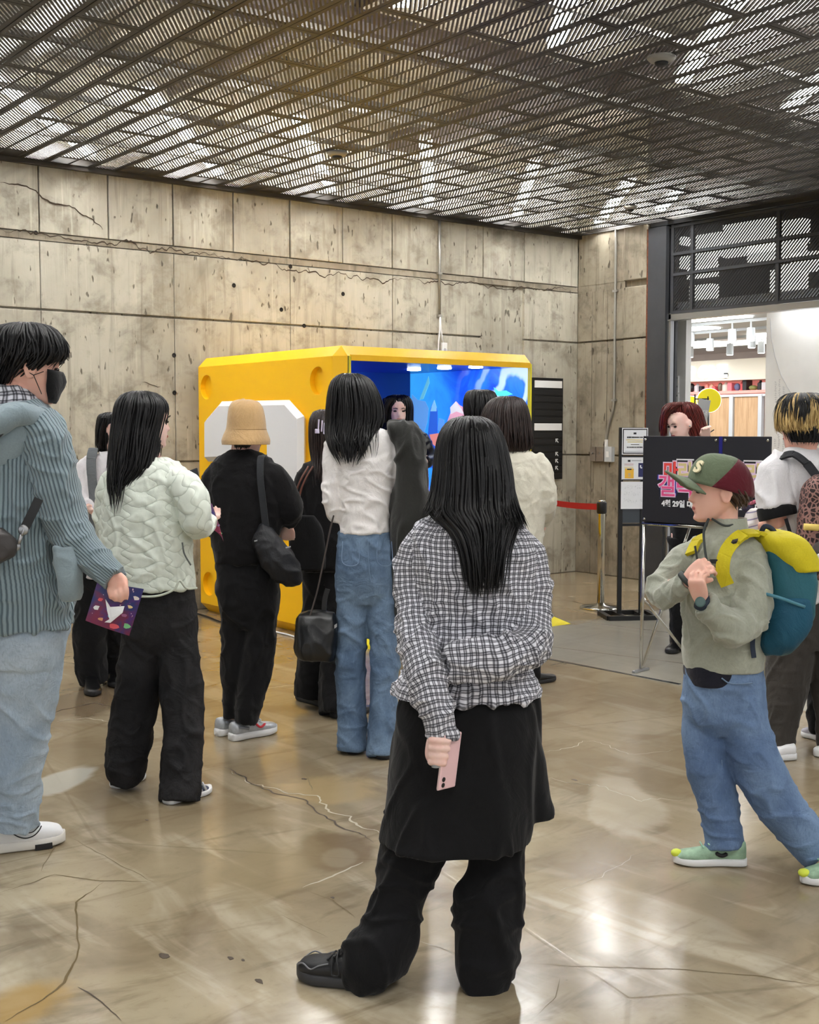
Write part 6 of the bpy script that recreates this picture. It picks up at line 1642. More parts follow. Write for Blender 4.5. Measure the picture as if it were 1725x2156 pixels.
    sw = [h + f * L * a + up * z + sd * w * q for a, z, q in ((.40, .080, .68), (.52, .070, .84), (.62, .068, .88), (.71, .084, .62))]
    MB().tube(catmull(np.array(sw), 24), .0018, 5).obj('outline_mark', BLKRUB, so, smooth=True)
    for q in (.5, .57, .64): MB().tube([h + f * L * q + up * (.083 + (.64 - q) * .13) + lat * s_ * .026 for s_ in (-1, 0, 1)], .0034, 6).obj('lace', WHITEP, so, smooth=True)
    MB().obox(h + f * L * .74 + up * .012 + sd * w * .93, f * .03, sd * .006, up * .010).obj('sole_window', BLKRUB, so)
    p.shoe(p.gl(-150, 1770), p.gl(20, 1745), WHITEP, flat('cream_sole', srgb(222, 218, 210), .6), .052, .115, .038)
    # crossbody bag
    c0 = p.P(5, 1172, -.24)
    bg = thing('crossbody_bag', 'dark grey crossbody bag with metal clip on the back of the ribbed cardigan', 'bag', tuple(p.W(c0)), -PSI)
    def Q(px, py, dy=0): return p.P(px, py, dy) - c0
    M_BG = flat('dark_grey_leather', srgb(58, 54, 52), .5, bump=.25, bscale=70)
    R = [np.concatenate([Q(x, y, -.235), (hw * p.S(), 0, hw * p.S() * .5), (0, .035, 0)]) for x, y, hw in ((-30, 1128, 30), (-22, 1150, 44), (-14, 1172, 46), (-8, 1188, 36))]
    me = remesh(*Loft(R, 24, 28, 3).vf(), .006, 3); fold(me, [(.005, (18, 18, 18), 'ridge')]); me.materials.clear(); me.materials.append(M_BG); link('pouch', me, None, bg)
    p.strip([Q(82, 1050, -.205), Q(68, 1080, -.215), Q(52, 1112, -.22)], .030, .005, M_BLK, 'strap', bg)
    p.strip([Q(2, 905, -.19), Q(-30, 940, -.20), Q(-75, 1000, -.19), Q(-105, 1060, -.1)], .030, .005, M_BLK, 'strap', bg)
    for a, b, r in (((50, 1115), (46, 1128), .005), ((46, 1126), (38, 1146), .007)): MB().tube([Q(*a, -.225), Q(*b, -.228)], r, 8).obj('clip', M_ALU, bg, smooth=True)
    MB().lathe([(.014, -.003), (.018, 0), (.014, .003), (.011, 0)], tuple(Q(49, 1116, -.225)), 16, 'y').obj('clip_ring', M_ALU, bg, smooth=True)
    MB().lathe([(.012, -.003), (.016, 0), (.012, .003), (.009, 0)], tuple(Q(34, 1150, -.23)), 16, 'y').obj('clip_ring', M_ALU, bg, smooth=True)
    e, o0 = flyer(p, ((206, 1222, -.14), (303, 1240, -.10), (272, 1338, -.12), (180, 1306, -.15)), fly_mat('galaxy_flyer', 0), 'purple and red printed flyer held by the man in the ribbed cardigan', .012)
    T_ = [p.P(*q) - o0 for q in [(222, 1262, -.17), (232, 1278, -.19), (262, 1276, -.19), (258, 1290, -.195), (236, 1300, -.195), (220, 1310, -.195)]]
    t_ = thing('folded_tissue', 'folded white tissue pinched against the purple flyer', 'tissue', tuple(p.W(o0)), -PSI)
    V = [T_[0], T_[1], T_[2], T_[3], T_[4], T_[5], T_[4] - (0.006, 0, .018), T_[1] - (.01, .002, .012)]
    me = MB().add(V, [(0, 1, 7), (1, 2, 3, 4), (4, 3, 6), (1, 4, 6, 7), (4, 5, 6)]).mesh('sheet'); o = link('sheet', me, WHITEP, t_); md = o.modifiers.new('s', 'SOLIDIFY'); md.thickness = .002
build_man()

# ---------------------------------------------------------- woman in the mint quilted jacket
def build_mint():
    p = Person('long-haired person in a pale mint quilted jacket and faded black jeans', 320, 5.0, SKIN3)
    simple_body(p, (308, 885, 0), math.radians(-58), .05, .225, (312, 962, 0), ((255, 1010, 0), (378, 1000, -.06)), ((232, 1120, .03), (412, 1100, -.1)), ((260, 1150, .18), (438, 1092, .12)), ((295, 1260, 0), (365, 1260, 0)), ((288, 1450, 0), (382, 1450, -.05)), ((260, 1630, -.03), (382, 1670, -.15)), .006)
    H = [(823, 280, 308, .02), (828, 264, 328, .055), (842, 250, 345, .09), (862, 243, 352, .105), (890, 239, 346, .108), (920, 236, 338, .105, -.01), (955, 233, 330, .09, -.03), (985, 230, 318, .065, -.06), (1010, 229, 292, .04, -.085), (1045, 232, 262, .018, -.10)]
    p.hair([p.ring(*r) for r in H], BLACKHAIR, n=620, w=.0048, s1=(.7, 1.0), seed=21, base=.95, base_end=.82, K=16, clump=.4)
    Hw = [(960, 232, 300, .09, -.04), (1000, 230, 275, .06, -.08), (1050, 234, 262, .03, -.115), (1085, 240, 252, .01, -.125)]
    p.hair([p.ring(*r) for r in Hw], BLACKHAIR, n=40, w=.0028, s1=(.6, 1.0), seed=22, base=0, name='hair_wisps', K=10)
    QM = quilt_mat('mint_quilt', srgb(218, 224, 212), srgb(184, 192, 178))
    T = p.torso([(962, 280, 352, .06), (978, 255, 380, .088), (1000, 236, 396, .11), (1050, 217, 404, .128), (1120, 212, 402, .138), (1190, 214, 408, .145), (1238, 226, 414, .145)], 52, 60)
    A1 = p.sleeve([(360, 1004, -.04, 24), (386, 1018, -.08, 33), (408, 1055, -.10, 36), (414, 1098, -.10, 33), (424, 1108, -.02, 27), (434, 1098, .08, 22)], 46, 34)
    A0 = p.sleeve([(262, 995, 0, 32), (240, 1030, .01, 34), (230, 1100, .03, 32), (240, 1145, .10, 27), (262, 1150, .18, 22)], 40, 32)
    p.garment('quilted_jacket', [T, A1, A0], QM, .0065, 4, [(.007, (6, 6, 5), 'crease'), (.003, (14, 14, 14), 'crease')], uv=True)
    TR = flat('mint_piping', srgb(200, 206, 192), .7)
    MB().tube(catmull(np.array([p.P(228, 1240, -.10), p.P(265, 1252, -.14), p.P(320, 1256, -.15), p.P(368, 1240, -.145), p.P(378, 1222, -.14), p.P(392, 1238, -.12), p.P(414, 1238, -.06)]), 40), .005, 6).obj('hem_piping', TR, p.e, smooth=True)
    MB().tube(catmull(np.array([p.P(384, 1142, -.142), p.P(388, 1165, -.144), p.P(402, 1190, -.14)]), 14), .0035, 5).obj('pocket_zip', flat('grey_zip', srgb(96, 100, 96), .6), p.e, smooth=True)
    BD = denim('faded_black_denim', srgb(26, 26, 28), srgb(46, 45, 46))
    PV = p.torso([(1225, 256, 408, .11), (1280, 254, 416, .122), (1335, 256, 417, .115), (1370, 275, 405, .09)], 28, 44)
    L1 = p.leg(-0.02, [(302, 1310, 0, 44), (294, 1410, 0, 48), (280, 1510, -.01, 46), (267, 1590, -.02, 44), (262, 1635, -.03, 38), (262, 1654, -.03, 30)], 46, 34)
    L2 = p.leg(-0.17, [(372, 1310, 0, 44), (380, 1410, 0, 44), (384, 1510, 0, 43), (383, 1600, 0, 42), (380, 1660, .0, 43), (378, 1688, .0, 42)], 46, 34)
    p.garment('black_jeans', [PV, L1, L2], BD, .0072, 4, TF)
    NVY = flat('navy_suede', srgb(52, 58, 78), .8)
    for a, b in (((350, 1693), (443, 1666)), ((242, 1660), (300, 1636))):
        so = p.shoe(p.gl(*a), p.gl(*b), NVY, WHITEP, .045, .06, .026); _, h, f, lat, up, L, w, hg = p.last_shoe
        for sg in (-1, 1):
            for q in (.50, .60, .70):
                MB().tube([h + f * L * (q + .06) + up * .026 + lat * sg * w * .90, h + f * L * q + up * .060 + lat * sg * w * .70], [.0055, .0045], 6).obj('white_stripe', WHITEP, so, smooth=True)
    flyer(p, ((432, 1055, .10), (447, 1066, .17), (468, 1140, .17), (440, 1112, .10)), fly_mat('galaxy_flyer_folded', 2), 'bent purple flyer in front of the mint quilted jacket', .012, True)
    ph = thing('phone', 'dark phone edge held up beside the mint quilted jacket', 'phone', tuple(p.W(p.P(404, 1004, .17))), -PSI)
    MB().obox((0, 0, -.035), (.034, .01, .012), (0, .004, 0), (-.012, 0, .062)).obj('case', M_BLK, ph, bevel=.003); MB().obox((.0, -.005, -.035), (.031, .0088, .011), (0, .0006, 0), (-.011, 0, .058)).obj('screen', flat('dark_screen', srgb(30, 32, 36), .15), ph)
build_mint()

# ---------------------------------------------------------- staff with white shirt and grey vest
def build_vest():
    p = Person('short-haired person in a white shirt, grey vest and black trousers facing the queue', 215, 7.0, SKIN3)
    simple_body(p, (243, 915, 0), math.pi + .45, .15, .225, (240, 965, 0), ((190, 985, 0), (290, 985, 0)), ((168, 1045, -.03), (305, 1060, 0)), ((186, 1068, -.16), (262, 1082, -.2)), ((210, 1200, 0), (265, 1200, 0)), ((190, 1320, .03), (245, 1320, .13)), ((193, 1425, .07), (242, 1415, .26)), .007)
    H = [(868, 225, 258, .02), (872, 213, 270, .06), (885, 207, 278, .095, .02), (905, 206, 281, .10, .03), (930, 206, 283, .095, .035), (948, 208, 282, .07, .05), (958, 214, 276, .05, .06)]
    p.hair([p.ring(*r) for r in H], BLACKHAIR, n=380, w=.005, s1=(.75, 1.0), seed=31, base=.95, base_end=.92, K=12)
    p.hair([p.ring(*r) for r in [(880, 208, 235, .09, -.02), (910, 205, 226, .08, -.02), (945, 207, 220, .05, -.02)]], BLACKHAIR, n=90, w=.005, seed=32, base=.9, base_end=1.0, name='side_hair', K=10)
    WS = cloth('white_shirt_cotton', srgb(226, 222, 224), .8); VG = cloth('grey_vest', srgb(104, 108, 110), .9)
    T = p.torso([(950, 216, 262, .055), (962, 195, 288, .085), (985, 178, 302, .105), (1050, 172, 306, .12), (1130, 174, 300, .12), (1215, 172, 296, .12)], 40, 44)
    A1 = p.sleeve([(200, 972, 0, 20), (182, 990, 0, 24), (167, 1025, -.02, 23), (166, 1052, -.06, 21), (180, 1066, -.12, 17), (188, 1066, -.16, 14)], 30, 26)
    A2 = p.sleeve([(285, 972, 0, 20), (300, 1000, 0, 22), (306, 1050, -.02, 21), (290, 1078, -.12, 18), (268, 1082, -.18, 14)], 30, 26)
    p.garment('white_shirt', [T, A1, A2], WS, .0085, 4, [(.005, (9, 9, 9), 'ridge')])
    for x0 in ((192, 944, 'l'), (268, 944, 'r')):
        s_ = 1 if x0[2] == 'l' else -1; X = lambda a: (a if s_ == 1 else 460 - a)
        p.strip([p.P(X(200), 944, .06), p.P(X(196), 948, -.05), p.P(X(192), 970, -.10), p.P(X(194), 1010, -.128), p.P(X(198), 1060, -.135), p.P(X(196), 1120, -.135)], .056, .008, VG, 'vest_panel', normal=[(0, 0, 1), (0, -.6, .8), (-.2 * s_, -1, .2), (-.3 * s_, -1, 0), (-.3 * s_, -1, 0), (-.3 * s_, -1, 0)])
    for s_ in (-1, 1):
        c = p.P(232 + 12 * s_, 955, -.075); MB().add([c + (-.03, 0, .012), c + (.022, -.01, .004), c + (0, -.02, -.045), c + (-.03, .01, .0), c + (.02, .0, 0), c + (0, -.012, -.045)], [(0, 2, 1), (3, 4, 5), (0, 1, 4, 3), (1, 2, 5, 4), (2, 0, 3, 5)]).obj('collar_tip', WS, p.e)
    L1 = p.leg(0.07, [(200, 1190, 0, 36), (190, 1270, 0, 36), (190, 1350, 0, 34), (193, 1415, -.01, 32), (195, 1438, -.01, 28)], 40, 30); L2 = p.leg(0.27, [(262, 1190, 0, 36), (250, 1300, .02, 32), (243, 1400, .05, 28), (241, 1428, .05, 24)], 40, 30)
    PV = p.torso([(1180, 178, 296, .105), (1220, 170, 298, .11), (1260, 178, 285, .09)], 20, 36)
    p.garment('black_trousers', [PV, L1, L2], BLACK, .009, 4, TF)
    for a, b in (((192, 1440), (197, 1468)), ((240, 1425), (246, 1450))): p.shoe(p.gl(*a), p.gl(*b), BLACKLEA, BLKRUB, .05, .09, .03)
    # her hand in front of the flyer she holds
    e, o0 = flyer(p, ((200, 1055, -.21), (222, 1060, -.14), (226, 1150, -.14), (214, 1150, -.21)), flat('paper_white', srgb(232, 233, 235), .6), 'white sheet with a dark red edge held by the person in the grey vest', .006, False)
    MB().obox(p.P(221, 1125, -.145) - o0, (.004, .012, 0), (.002, -.002, 0), (.002, 0, .065)).obj('red_edge', flat('dark_red_print', srgb(96, 20, 34), .5), e)
    return p
build_vest()
# ---------------------------------------------------------- person with the tan bucket hat
def build_hat():
    p = Person('person in a tan bell-shaped bucket hat, black sweatshirt and black trousers', 515, 5.9, SKIN3)
    simple_body(p, (519, 910, .005), math.radians(-48), .12, .203, (508, 950, 0), ((468, 1002, 0), (566, 1002, -.01)), ((447, 1060, .02), (608, 1068, -.03)), ((480, 1125, .2), (607, 1105, .04)), ((490, 1230, 0), (550, 1230, 0)), ((490, 1380, 0), (535, 1400, 0)), ((490, 1500, 0), (518, 1510, -.07)), .006)
    SH = hairm('short_dark_hair', srgb(20, 18, 18), srgb(44, 40, 38))
    p.hair([p.ring(*r) for r in [(912, 488, 540, .08), (922, 489, 536, .08, -.005), (934, 492, 530, .072, -.01), (944, 498, 520, .05, -.02)]], SH, n=160, w=.003, seed=41, base=.96, base_end=.9, K=8, name='hair')
    TAN = cloth('tan_felt', srgb(188, 154, 108), .95, 150, .4, var=.12, sheen=.3)
    HT = [(841, 502, 526, .03), (844, 492, 540, .055), (854, 484, 551, .085), (872, 480, 557, .1), (893, 478, 560, .104), (904, 476, 561, .108), (915, 471, 565, .120), (928, 467, 569, .132), (936, 468, 568, .134)]
    L = Loft([p.ring(*r[:4], 0, .0, 0) for r in HT], 44, 56, 2.0); V, Fc = L.vf(); n = len(V)
    mb = MB(); mb.v = [tuple(v) for v in V[:-1]]; mb.f = [f for f in Fc if n - 1 not in f]
    o = mb.obj('bucket_hat', TAN, p.e, smooth=True); md = o.modifiers.new('s', 'SOLIDIFY'); md.thickness = .004
    MB().tube(catmull(np.array([p.P(477 + (561 - 477) * (.5 + .5 * math.cos(a)), 904 , 0) * np.array((1, 0, 1)) + np.array((0, -.107 * abs(math.sin(a)), 0)) for a in np.linspace(0, math.pi, 12)]), 40), .0022, 5).obj('hat_seam', cloth('tan_seam', srgb(160, 126, 84)), o, smooth=True)
    MB().lathe([(.010, 0), (.009, .006), (.003, .008)], tuple(p.P(512, 842, -.02)), 12).obj('hat_button', TAN, o, smooth=True)
    T = p.torso([(945, 488, 532, .052), (956, 466, 556, .078), (975, 450, 578, .10), (1025, 436, 598, .118), (1090, 440, 600, .122), (1150, 448, 582, .12), (1186, 456, 574, .112)], 46, 52)
    A0 = p.sleeve([(472, 984, 0, 18), (454, 998, 0, 24), (443, 1050, .02, 26), (450, 1105, .06, 24), (482, 1125, .18, 19)], 36, 30)
    A1 = p.sleeve([(558, 984, -.01, 18), (577, 1000, -.02, 26), (602, 1040, -.03, 28), (611, 1072, -.03, 26), (607, 1100, .02, 20)], 36, 30)
    p.garment('black_sweatshirt', [T, A0, A1], BLACK2, .0078, 4, VF)
    PV = p.torso([(1178, 457, 574, .10), (1225, 455, 589, .115), (1290, 462, 588, .11), (1320, 475, 575, .09)], 26, 40)
    L1 = p.leg(-0, [(498, 1280, 0, 36), (497, 1370, 0, 32), (493, 1450, 0, 27), (490, 1500, 0, 22), (490, 1512, 0, 20)], 40, 30); L2 = p.leg(-0.08, [(550, 1280, 0, 38), (542, 1370, 0, 36), (530, 1450, 0, 33), (520, 1505, 0, 28), (516, 1524, 0, 25)], 40, 30)
    p.garment('black_trousers', [PV, L1, L2], BLACK, .0078, 4, TF)
    SV = flat('silver_mesh', srgb(176, 180, 184), .4, metal=.3, var=.15, vscale=30)
    for a, b in (((486, 1560), (582, 1541)), ((457, 1550), (548, 1530))):
        so = p.shoe(p.gl(*a), p.gl(*b), SV, WHITEP, .046, .105, .038, chunk=1.25); _, h, f, lat, up, L_, w, hg = p.last_shoe
        for sg in (-1, 1):
            MB().tube(catmull(np.array([h + f * L_ * a_ + up * z + lat * sg * w * q for a_, z, q in ((.45, .075, .72), (.55, .052, .88), (.66, .066, .85))]), 12), [.002] + [.006] * 10 + [.002], 6).obj('red_mark', flat('coral_red', srgb(214, 60, 70), .5), so, smooth=True)
            MB().tube([h + f * L_ * .1 + up * .07 + lat * sg * w * .80, h + f * L_ * .3 + up * .055 + lat * sg * w * .80], .008, 6).obj('grey_overlay', flat('grey_overlay', srgb(130, 134, 140), .5), so, smooth=True)
        for q in (.45, .53, .61): MB().tube([h + f * L_ * q + up * (.072 + (.61 - q) * .14) + lat * s_ * .026 for s_ in (-1, 0, 1)], .003, 5).obj('lace', WHITEP, so, smooth=True)
    MB().ell(tuple(p.P(541, 925, -.06)), (.006, .006, .006), 10, 6).obj('earring', M_ALU, p.e, smooth=True)
    # shoulder bag
    c0 = p.P(582, 1172, -.13)
    bg = thing('shoulder_bag', 'slouchy black nylon shoulder bag hanging from the person in the tan hat', 'bag', tuple(p.W(c0)), -PSI)
    def Q(px, py, dy=0): return p.P(px, py, dy) - c0
    NY = cloth('black_nylon', srgb(20, 21, 26), .55, 120, .5, sheen=0, spec=.4)
    R = [np.concatenate([Q(x, y, -.13), (hw * p.S(), 0, -hw * p.S() * .35), (0, d, 0)]) for x, y, hw, d in ((560, 1108, 12, .03), (565, 1128, 26, .05), (578, 1158, 42, .07), (590, 1190, 44, .075), (597, 1215, 34, .06), (600, 1230, 18, .03))]
    me = remesh(*Loft(R, 34, 36, 2.6).vf(), .0065, 3); fold(me, [(.008, (14, 14, 12), 'ridge')]); me.materials.clear(); me.materials.append(NY); link('pouch', me, None, bg)
    p.strip([Q(556, 958, -.02), Q(549, 965, -.095), Q(548, 1000, -.132), Q(554, 1060, -.142), Q(560, 1112, -.14)], .032, .004, cloth('black_webbing', srgb(34, 36, 40), .7), 'strap', bg, normal=[(0, -.3, 1), (0, -1, .5), (0, -1, 0), (0, -1, 0)])
    for q in ((541, 1138), (607, 1152)): p.part('buckle', MB().obox(Q(*q, -.185), (.012, 0, .003), (0, .002, 0), (-.001, 0, .003)), M_ALU, bg, False)
    MB().lathe([(.012, 0), (.012, -.006), (.006, -.008)], tuple(Q(593, 1210, -.188)), 16, 'y').obj('snap_button', flat('dark_snap', srgb(70, 72, 76), .3, metal=.6), bg, smooth=True)
build_hat()

# ---------------------------------------------------------- person all in black with brown hair
def build_black():
    p = Person('brown-haired person with a pale hair clip dressed all in black before the booth', 690, 6.5, SKIN3)
    simple_body(p, (690, 908, 0), math.radians(-20), .1, .22, (692, 962, 0), ((648, 1000, 0), (735, 1000, 0)), ((637, 1070, -.02), (745, 1070, 0)), ((645, 1135, .1), (735, 1130, .1)), ((670, 1200, 0), (715, 1200, 0)), ((668, 1330, .04), (712, 1350, 0)), ((664, 1455, .0), (712, 1490, -.17)), .0075)
    H = [(862, 675, 702, .02), (866, 663, 714, .055), (878, 655, 722, .085), (898, 652, 725, .1), (920, 652, 725, .1), (945, 654, 722, .09), (968, 658, 715, .07, -.02), (995, 660, 706, .045, -.07), (1025, 664, 692, .02, -.10)]
    p.hair([p.ring(*r) for r in H], BROWNHAIR, n=420, w=.005, s1=(.75, 1.0), seed=51, base=.95, base_end=.9, K=14)
    CL = flat('lilac_resin', srgb(206, 198, 218), .35)
    cp = p.part('hair_clip', MB().obox(p.P(668, 908, -.105), (.012, 0, 0), (0, .008, 0), (0, 0, .012)), CL, smooth=False, bevel=.003)
    for q in ((671, 895), (678, 897), (683, 902)): p.part('clip_tooth', MB().obox(p.P(*q, -.105), (.004, 0, .0), (0, .007, 0), (.002, 0, .03)), CL, cp, False, .002)
    T = p.torso([(962, 668, 718, .055), (976, 648, 735, .085), (1000, 638, 744, .11), (1060, 630, 748, .122), (1130, 628, 748, .128), (1200, 632, 745, .125)], 42, 48)
    A0 = p.sleeve([(662, 985, 0, 20), (645, 1005, -.01, 23), (636, 1060, -.02, 23), (636, 1105, .02, 21), (648, 1135, .1, 17)], 32, 28); A1 = p.sleeve([(720, 985, 0, 20), (738, 1005, 0, 23), (746, 1070, 0, 22), (736, 1130, .1, 17)], 32, 28)
    p.garment('black_coat', [T, A0, A1], BLACK2, .009, 4, VF)
    L1 = p.leg(0, [(672, 1180, 0, 36), (670, 1270, .03, 34), (664, 1370, .05, 34), (660, 1440, .05, 38), (660, 1468, .05, 38)], 40, 30); L2 = p.leg(-0.2, [(712, 1180, 0, 36), (712, 1300, 0, 34), (710, 1400, 0, 36), (714, 1480, 0, 42), (714, 1502, 0, 42)], 40, 30)
    p.garment('flared_trousers', [L1, L2], BLACK, .009, 4, TF)
    p.shoe(p.gl(700, 1512), p.gl(780, 1497), BLACKLEA, BLKRUB, .046, .08, .03); p.shoe(p.gl(690, 1490), p.gl(627, 1470), BLACKLEA, BLKRUB, .046, .08, .03)
    c0 = p.P(628, 1040, -.14); tb = thing('tote_bag', 'black tote bag with thin brown leather straps on the person all in black', 'bag', tuple(p.W(c0)), -PSI)
    def Q(px, py, dy=0): return p.P(px, py, dy) - c0
    BR = flat('brown_leather', srgb(92, 52, 38), .5)
    for dx in (0, 9): MB().tube(catmull(np.array([Q(650 + dx, 982, -.10), Q(636 + dx, 1005, -.13), Q(624 + dx, 1035, -.14), Q(621 + dx, 1060, -.14), Q(624 + dx, 1090, -.12)]), 20), .0055, 6).obj('strap', BR, tb, smooth=True)
    MB().ell(tuple(Q(629, 1072, -.15)), (.018, .005, .03), 14, 10).obj('leather_tag', BR, tb, smooth=True)
    me = remesh(*Loft([np.concatenate([Q(x, y, -.12), (hw * p.S(), 0, 0), (0, .05, 0)]) for x, y, hw in ((640, 1085, 22), (644, 1110, 34), (648, 1160, 38), (652, 1200, 34))], 24, 30, 3.5).vf(), .009, 2); me.materials.clear(); me.materials.append(BLACK); link('pouch', me, None, tb)
build_black()

# ---------------------------------------------------------- white long-sleeve with draped coat
def build_white():
    p = Person('long-haired person in a white top and blue jeans, dark coat over one shoulder', 770, 5.65, SKIN3)
    simple_body(p, (742, 852, 0), math.radians(-25), .15, .225, (758, 905, 0), ((702, 940, 0), (828, 915, 0)), ((700, 1060, -.03), (850, 1020, -.02)), ((732, 1075, .13), (850, 1110, .1)), ((742, 1180, 0), (798, 1180, 0)), ((740, 1360, 0), (808, 1370, 0)), ((741, 1550, -.07), (804, 1560, -.14)), .0065, roll=-.12)
    H = [(786, 722, 752, .02), (790, 712, 765, .05), (802, 700, 780, .085), (825, 693, 793, .105), (855, 690, 802, .11), (885, 689, 803, .105), (910, 689, 795, .095, -.02), (932, 694, 778, .07, -.06), (952, 703, 766, .045, -.09), (978, 718, 752, .02, -.115)]
    p.hair([p.ring(*r) for r in H], BLACKHAIR, n=640, w=.0048, s1=(.7, 1.0), seed=61, base=.95, base_end=.88, K=16, clump=.4)
    p.hair([p.ring(*r) for r in [(880, 690, 806, .10, -.01), (910, 690, 802, .10, -.03), (935, 700, 800, .07, -.08), (965, 735, 790, .03, -.11)]], BLACKHAIR, n=70, w=.0028, s0=(0, .2), s1=(.55, 1.0), seed=62, base=0, name='hair_wisps', K=12)
    WJ = cloth('white_jersey', srgb(232, 228, 226), .85, 260, .2, var=.03)
    T = p.torso([(898, 732, 795, .05), (908, 712, 822, .075), (925, 700, 832, .092), (980, 700, 832, .105), (1040, 708, 826, .10), (1085, 716, 821, .097), (1122, 716, 822, .10)], 46, 52)
    A0 = p.sleeve([(716, 925, 0, 20), (702, 945, -.01, 22), (699, 1000, -.02, 21), (699, 1055, -.03, 20), (708, 1086, .0, 18), (724, 1082, .08, 15), (734, 1074, .14, 13)], 44, 30); A1 = p.sleeve([(815, 910, 0, 20), (832, 930, 0, 22), (848, 1000, -.01, 20), (850, 1060, .03, 17), (850, 1110, .1, 13)], 36, 28)
    p.garment('white_top', [T, A0, A1], WJ, .0065, 4, [(.007, (5, 5, 14), 'crease'), (.003, (20, 20, 20), 'soft')])
    DN = denim('blue_denim', srgb(78, 98, 124), srgb(118, 140, 164))
    PV = p.torso([(1118, 714, 822, .092), (1165, 710, 830, .108), (1225, 707, 838, .112), (1270, 715, 832, .09)], 28, 44)
    L1 = p.leg(-0.075, [(744, 1215, 0, 36), (741, 1310, 0, 34), (738, 1410, 0, 32), (740, 1500, -.02, 31), (741, 1560, -.04, 33), (741, 1580, -.04, 33)], 46, 32); L2 = p.leg(-0.165, [(800, 1215, 0, 37), (808, 1310, 0, 34), (811, 1410, 0, 31), (807, 1500, -.02, 29), (804, 1560, -.04, 30), (803, 1592, -.05, 30)], 46, 32)
    p.garment('blue_jeans', [PV, L1, L2], DN, .0068, 4, [(.008, (6, 6, 3), 'crease'), (.004, (9, 9, 14), 'crease')])
    ST = flat('jean_stitch', srgb(112, 134, 162), .8)
    for pts in ([(722, 1140, -.10), (722, 1185, -.117), (740, 1192, -.12), (756, 1183, -.12), (756, 1140, -.105)], [(795, 1140, -.10), (796, 1185, -.118), (812, 1192, -.116), (826, 1184, -.10), (825, 1140, -.07)]):
        MB().tube(catmull(np.array([p.P(*q) for q in pts]), 24), .002, 5).obj('pocket_seam', ST, p.e, smooth=True)
    MB().tube(catmull(np.array([p.P(775, 1132, -.108), p.P(776, 1180, -.122), p.P(780, 1225, -.122)]), 14), .002, 5).obj('seat_seam', ST, p.e, smooth=True)
    CT = p.torso([(886, 820, 862, .06, -.01), (896, 815, 876, .09, -.01), (920, 824, 890, .112, -.01), (975, 832, 897, .12, -.01), (1050, 826, 903, .12, -.01), (1120, 819, 908, .118, -.01), (1200, 824, 902, .11, -.01), (1280, 830, 893, .09, -.02), (1330, 834, 880, .05, -.04)], 50, 48)
    p.garment('draped_coat', [CT], CHAR, .0078, 3, [(.013, (7, 7, .9), 'crease'), (.003, (20, 20, 10), 'soft')])
    for a, b in (((742, 1588), (770, 1545)), ((806, 1600), (832, 1558))): p.shoe(p.gl(*a), p.gl(*b), BLACKLEA, flat('charcoal_sole', srgb(44, 44, 46), .6), .046, .055, .036)
    # doctor-style bag hanging by a long strap
    D_ = -.05; c0 = p.P(668, 1340, D_)
    bg = thing('handbag', 'black structured handbag hanging low on a long thin strap beside the blue jeans', 'bag', tuple(p.W(c0)), -PSI)
    def Q(px, py, dy=0): return p.P(px, py, dy) - c0
    R = [np.concatenate([Q(x, y, D_), (hw * p.S(), 0, -hw * p.S() * .1), (0, d, 0)]) for x, y, hw, d in ((676, 1288, 28, .03), (670, 1300, 40, .06), (666, 1335, 43, .085), (664, 1370, 42, .09), (666, 1386, 36, .08))]
    me = remesh(*Loft(R, 30, 36, 3.4).vf(), .006, 3); fold(me, [(.006, (12, 12, 8), 'ridge')]); me.materials.clear(); me.materials.append(BLACKLEA); link('body', me, None, bg)
    MB().tube(catmull(np.array([Q(703, 1085, -.06), Q(697, 1108, -.06), Q(682, 1180, D_ - .02), Q(668, 1245, D_ - .03), Q(652, 1300, D_ - .05)]), 30), .0045, 6).obj('strap', flat('dark_taupe_leather', srgb(62, 54, 50), .5), bg, smooth=True)
    p.strip([Q(690, 1240, D_), Q(684, 1262, D_), Q(682, 1292, D_)], .022, .006, BLACKLEA, 'handle', bg)
    MB().obox(Q(707, 1318, D_ - .07), (.006, 0, .004), (0, .002, 0), (0, 0, .008)).obj('clasp', M_ALU, bg)
build_white()

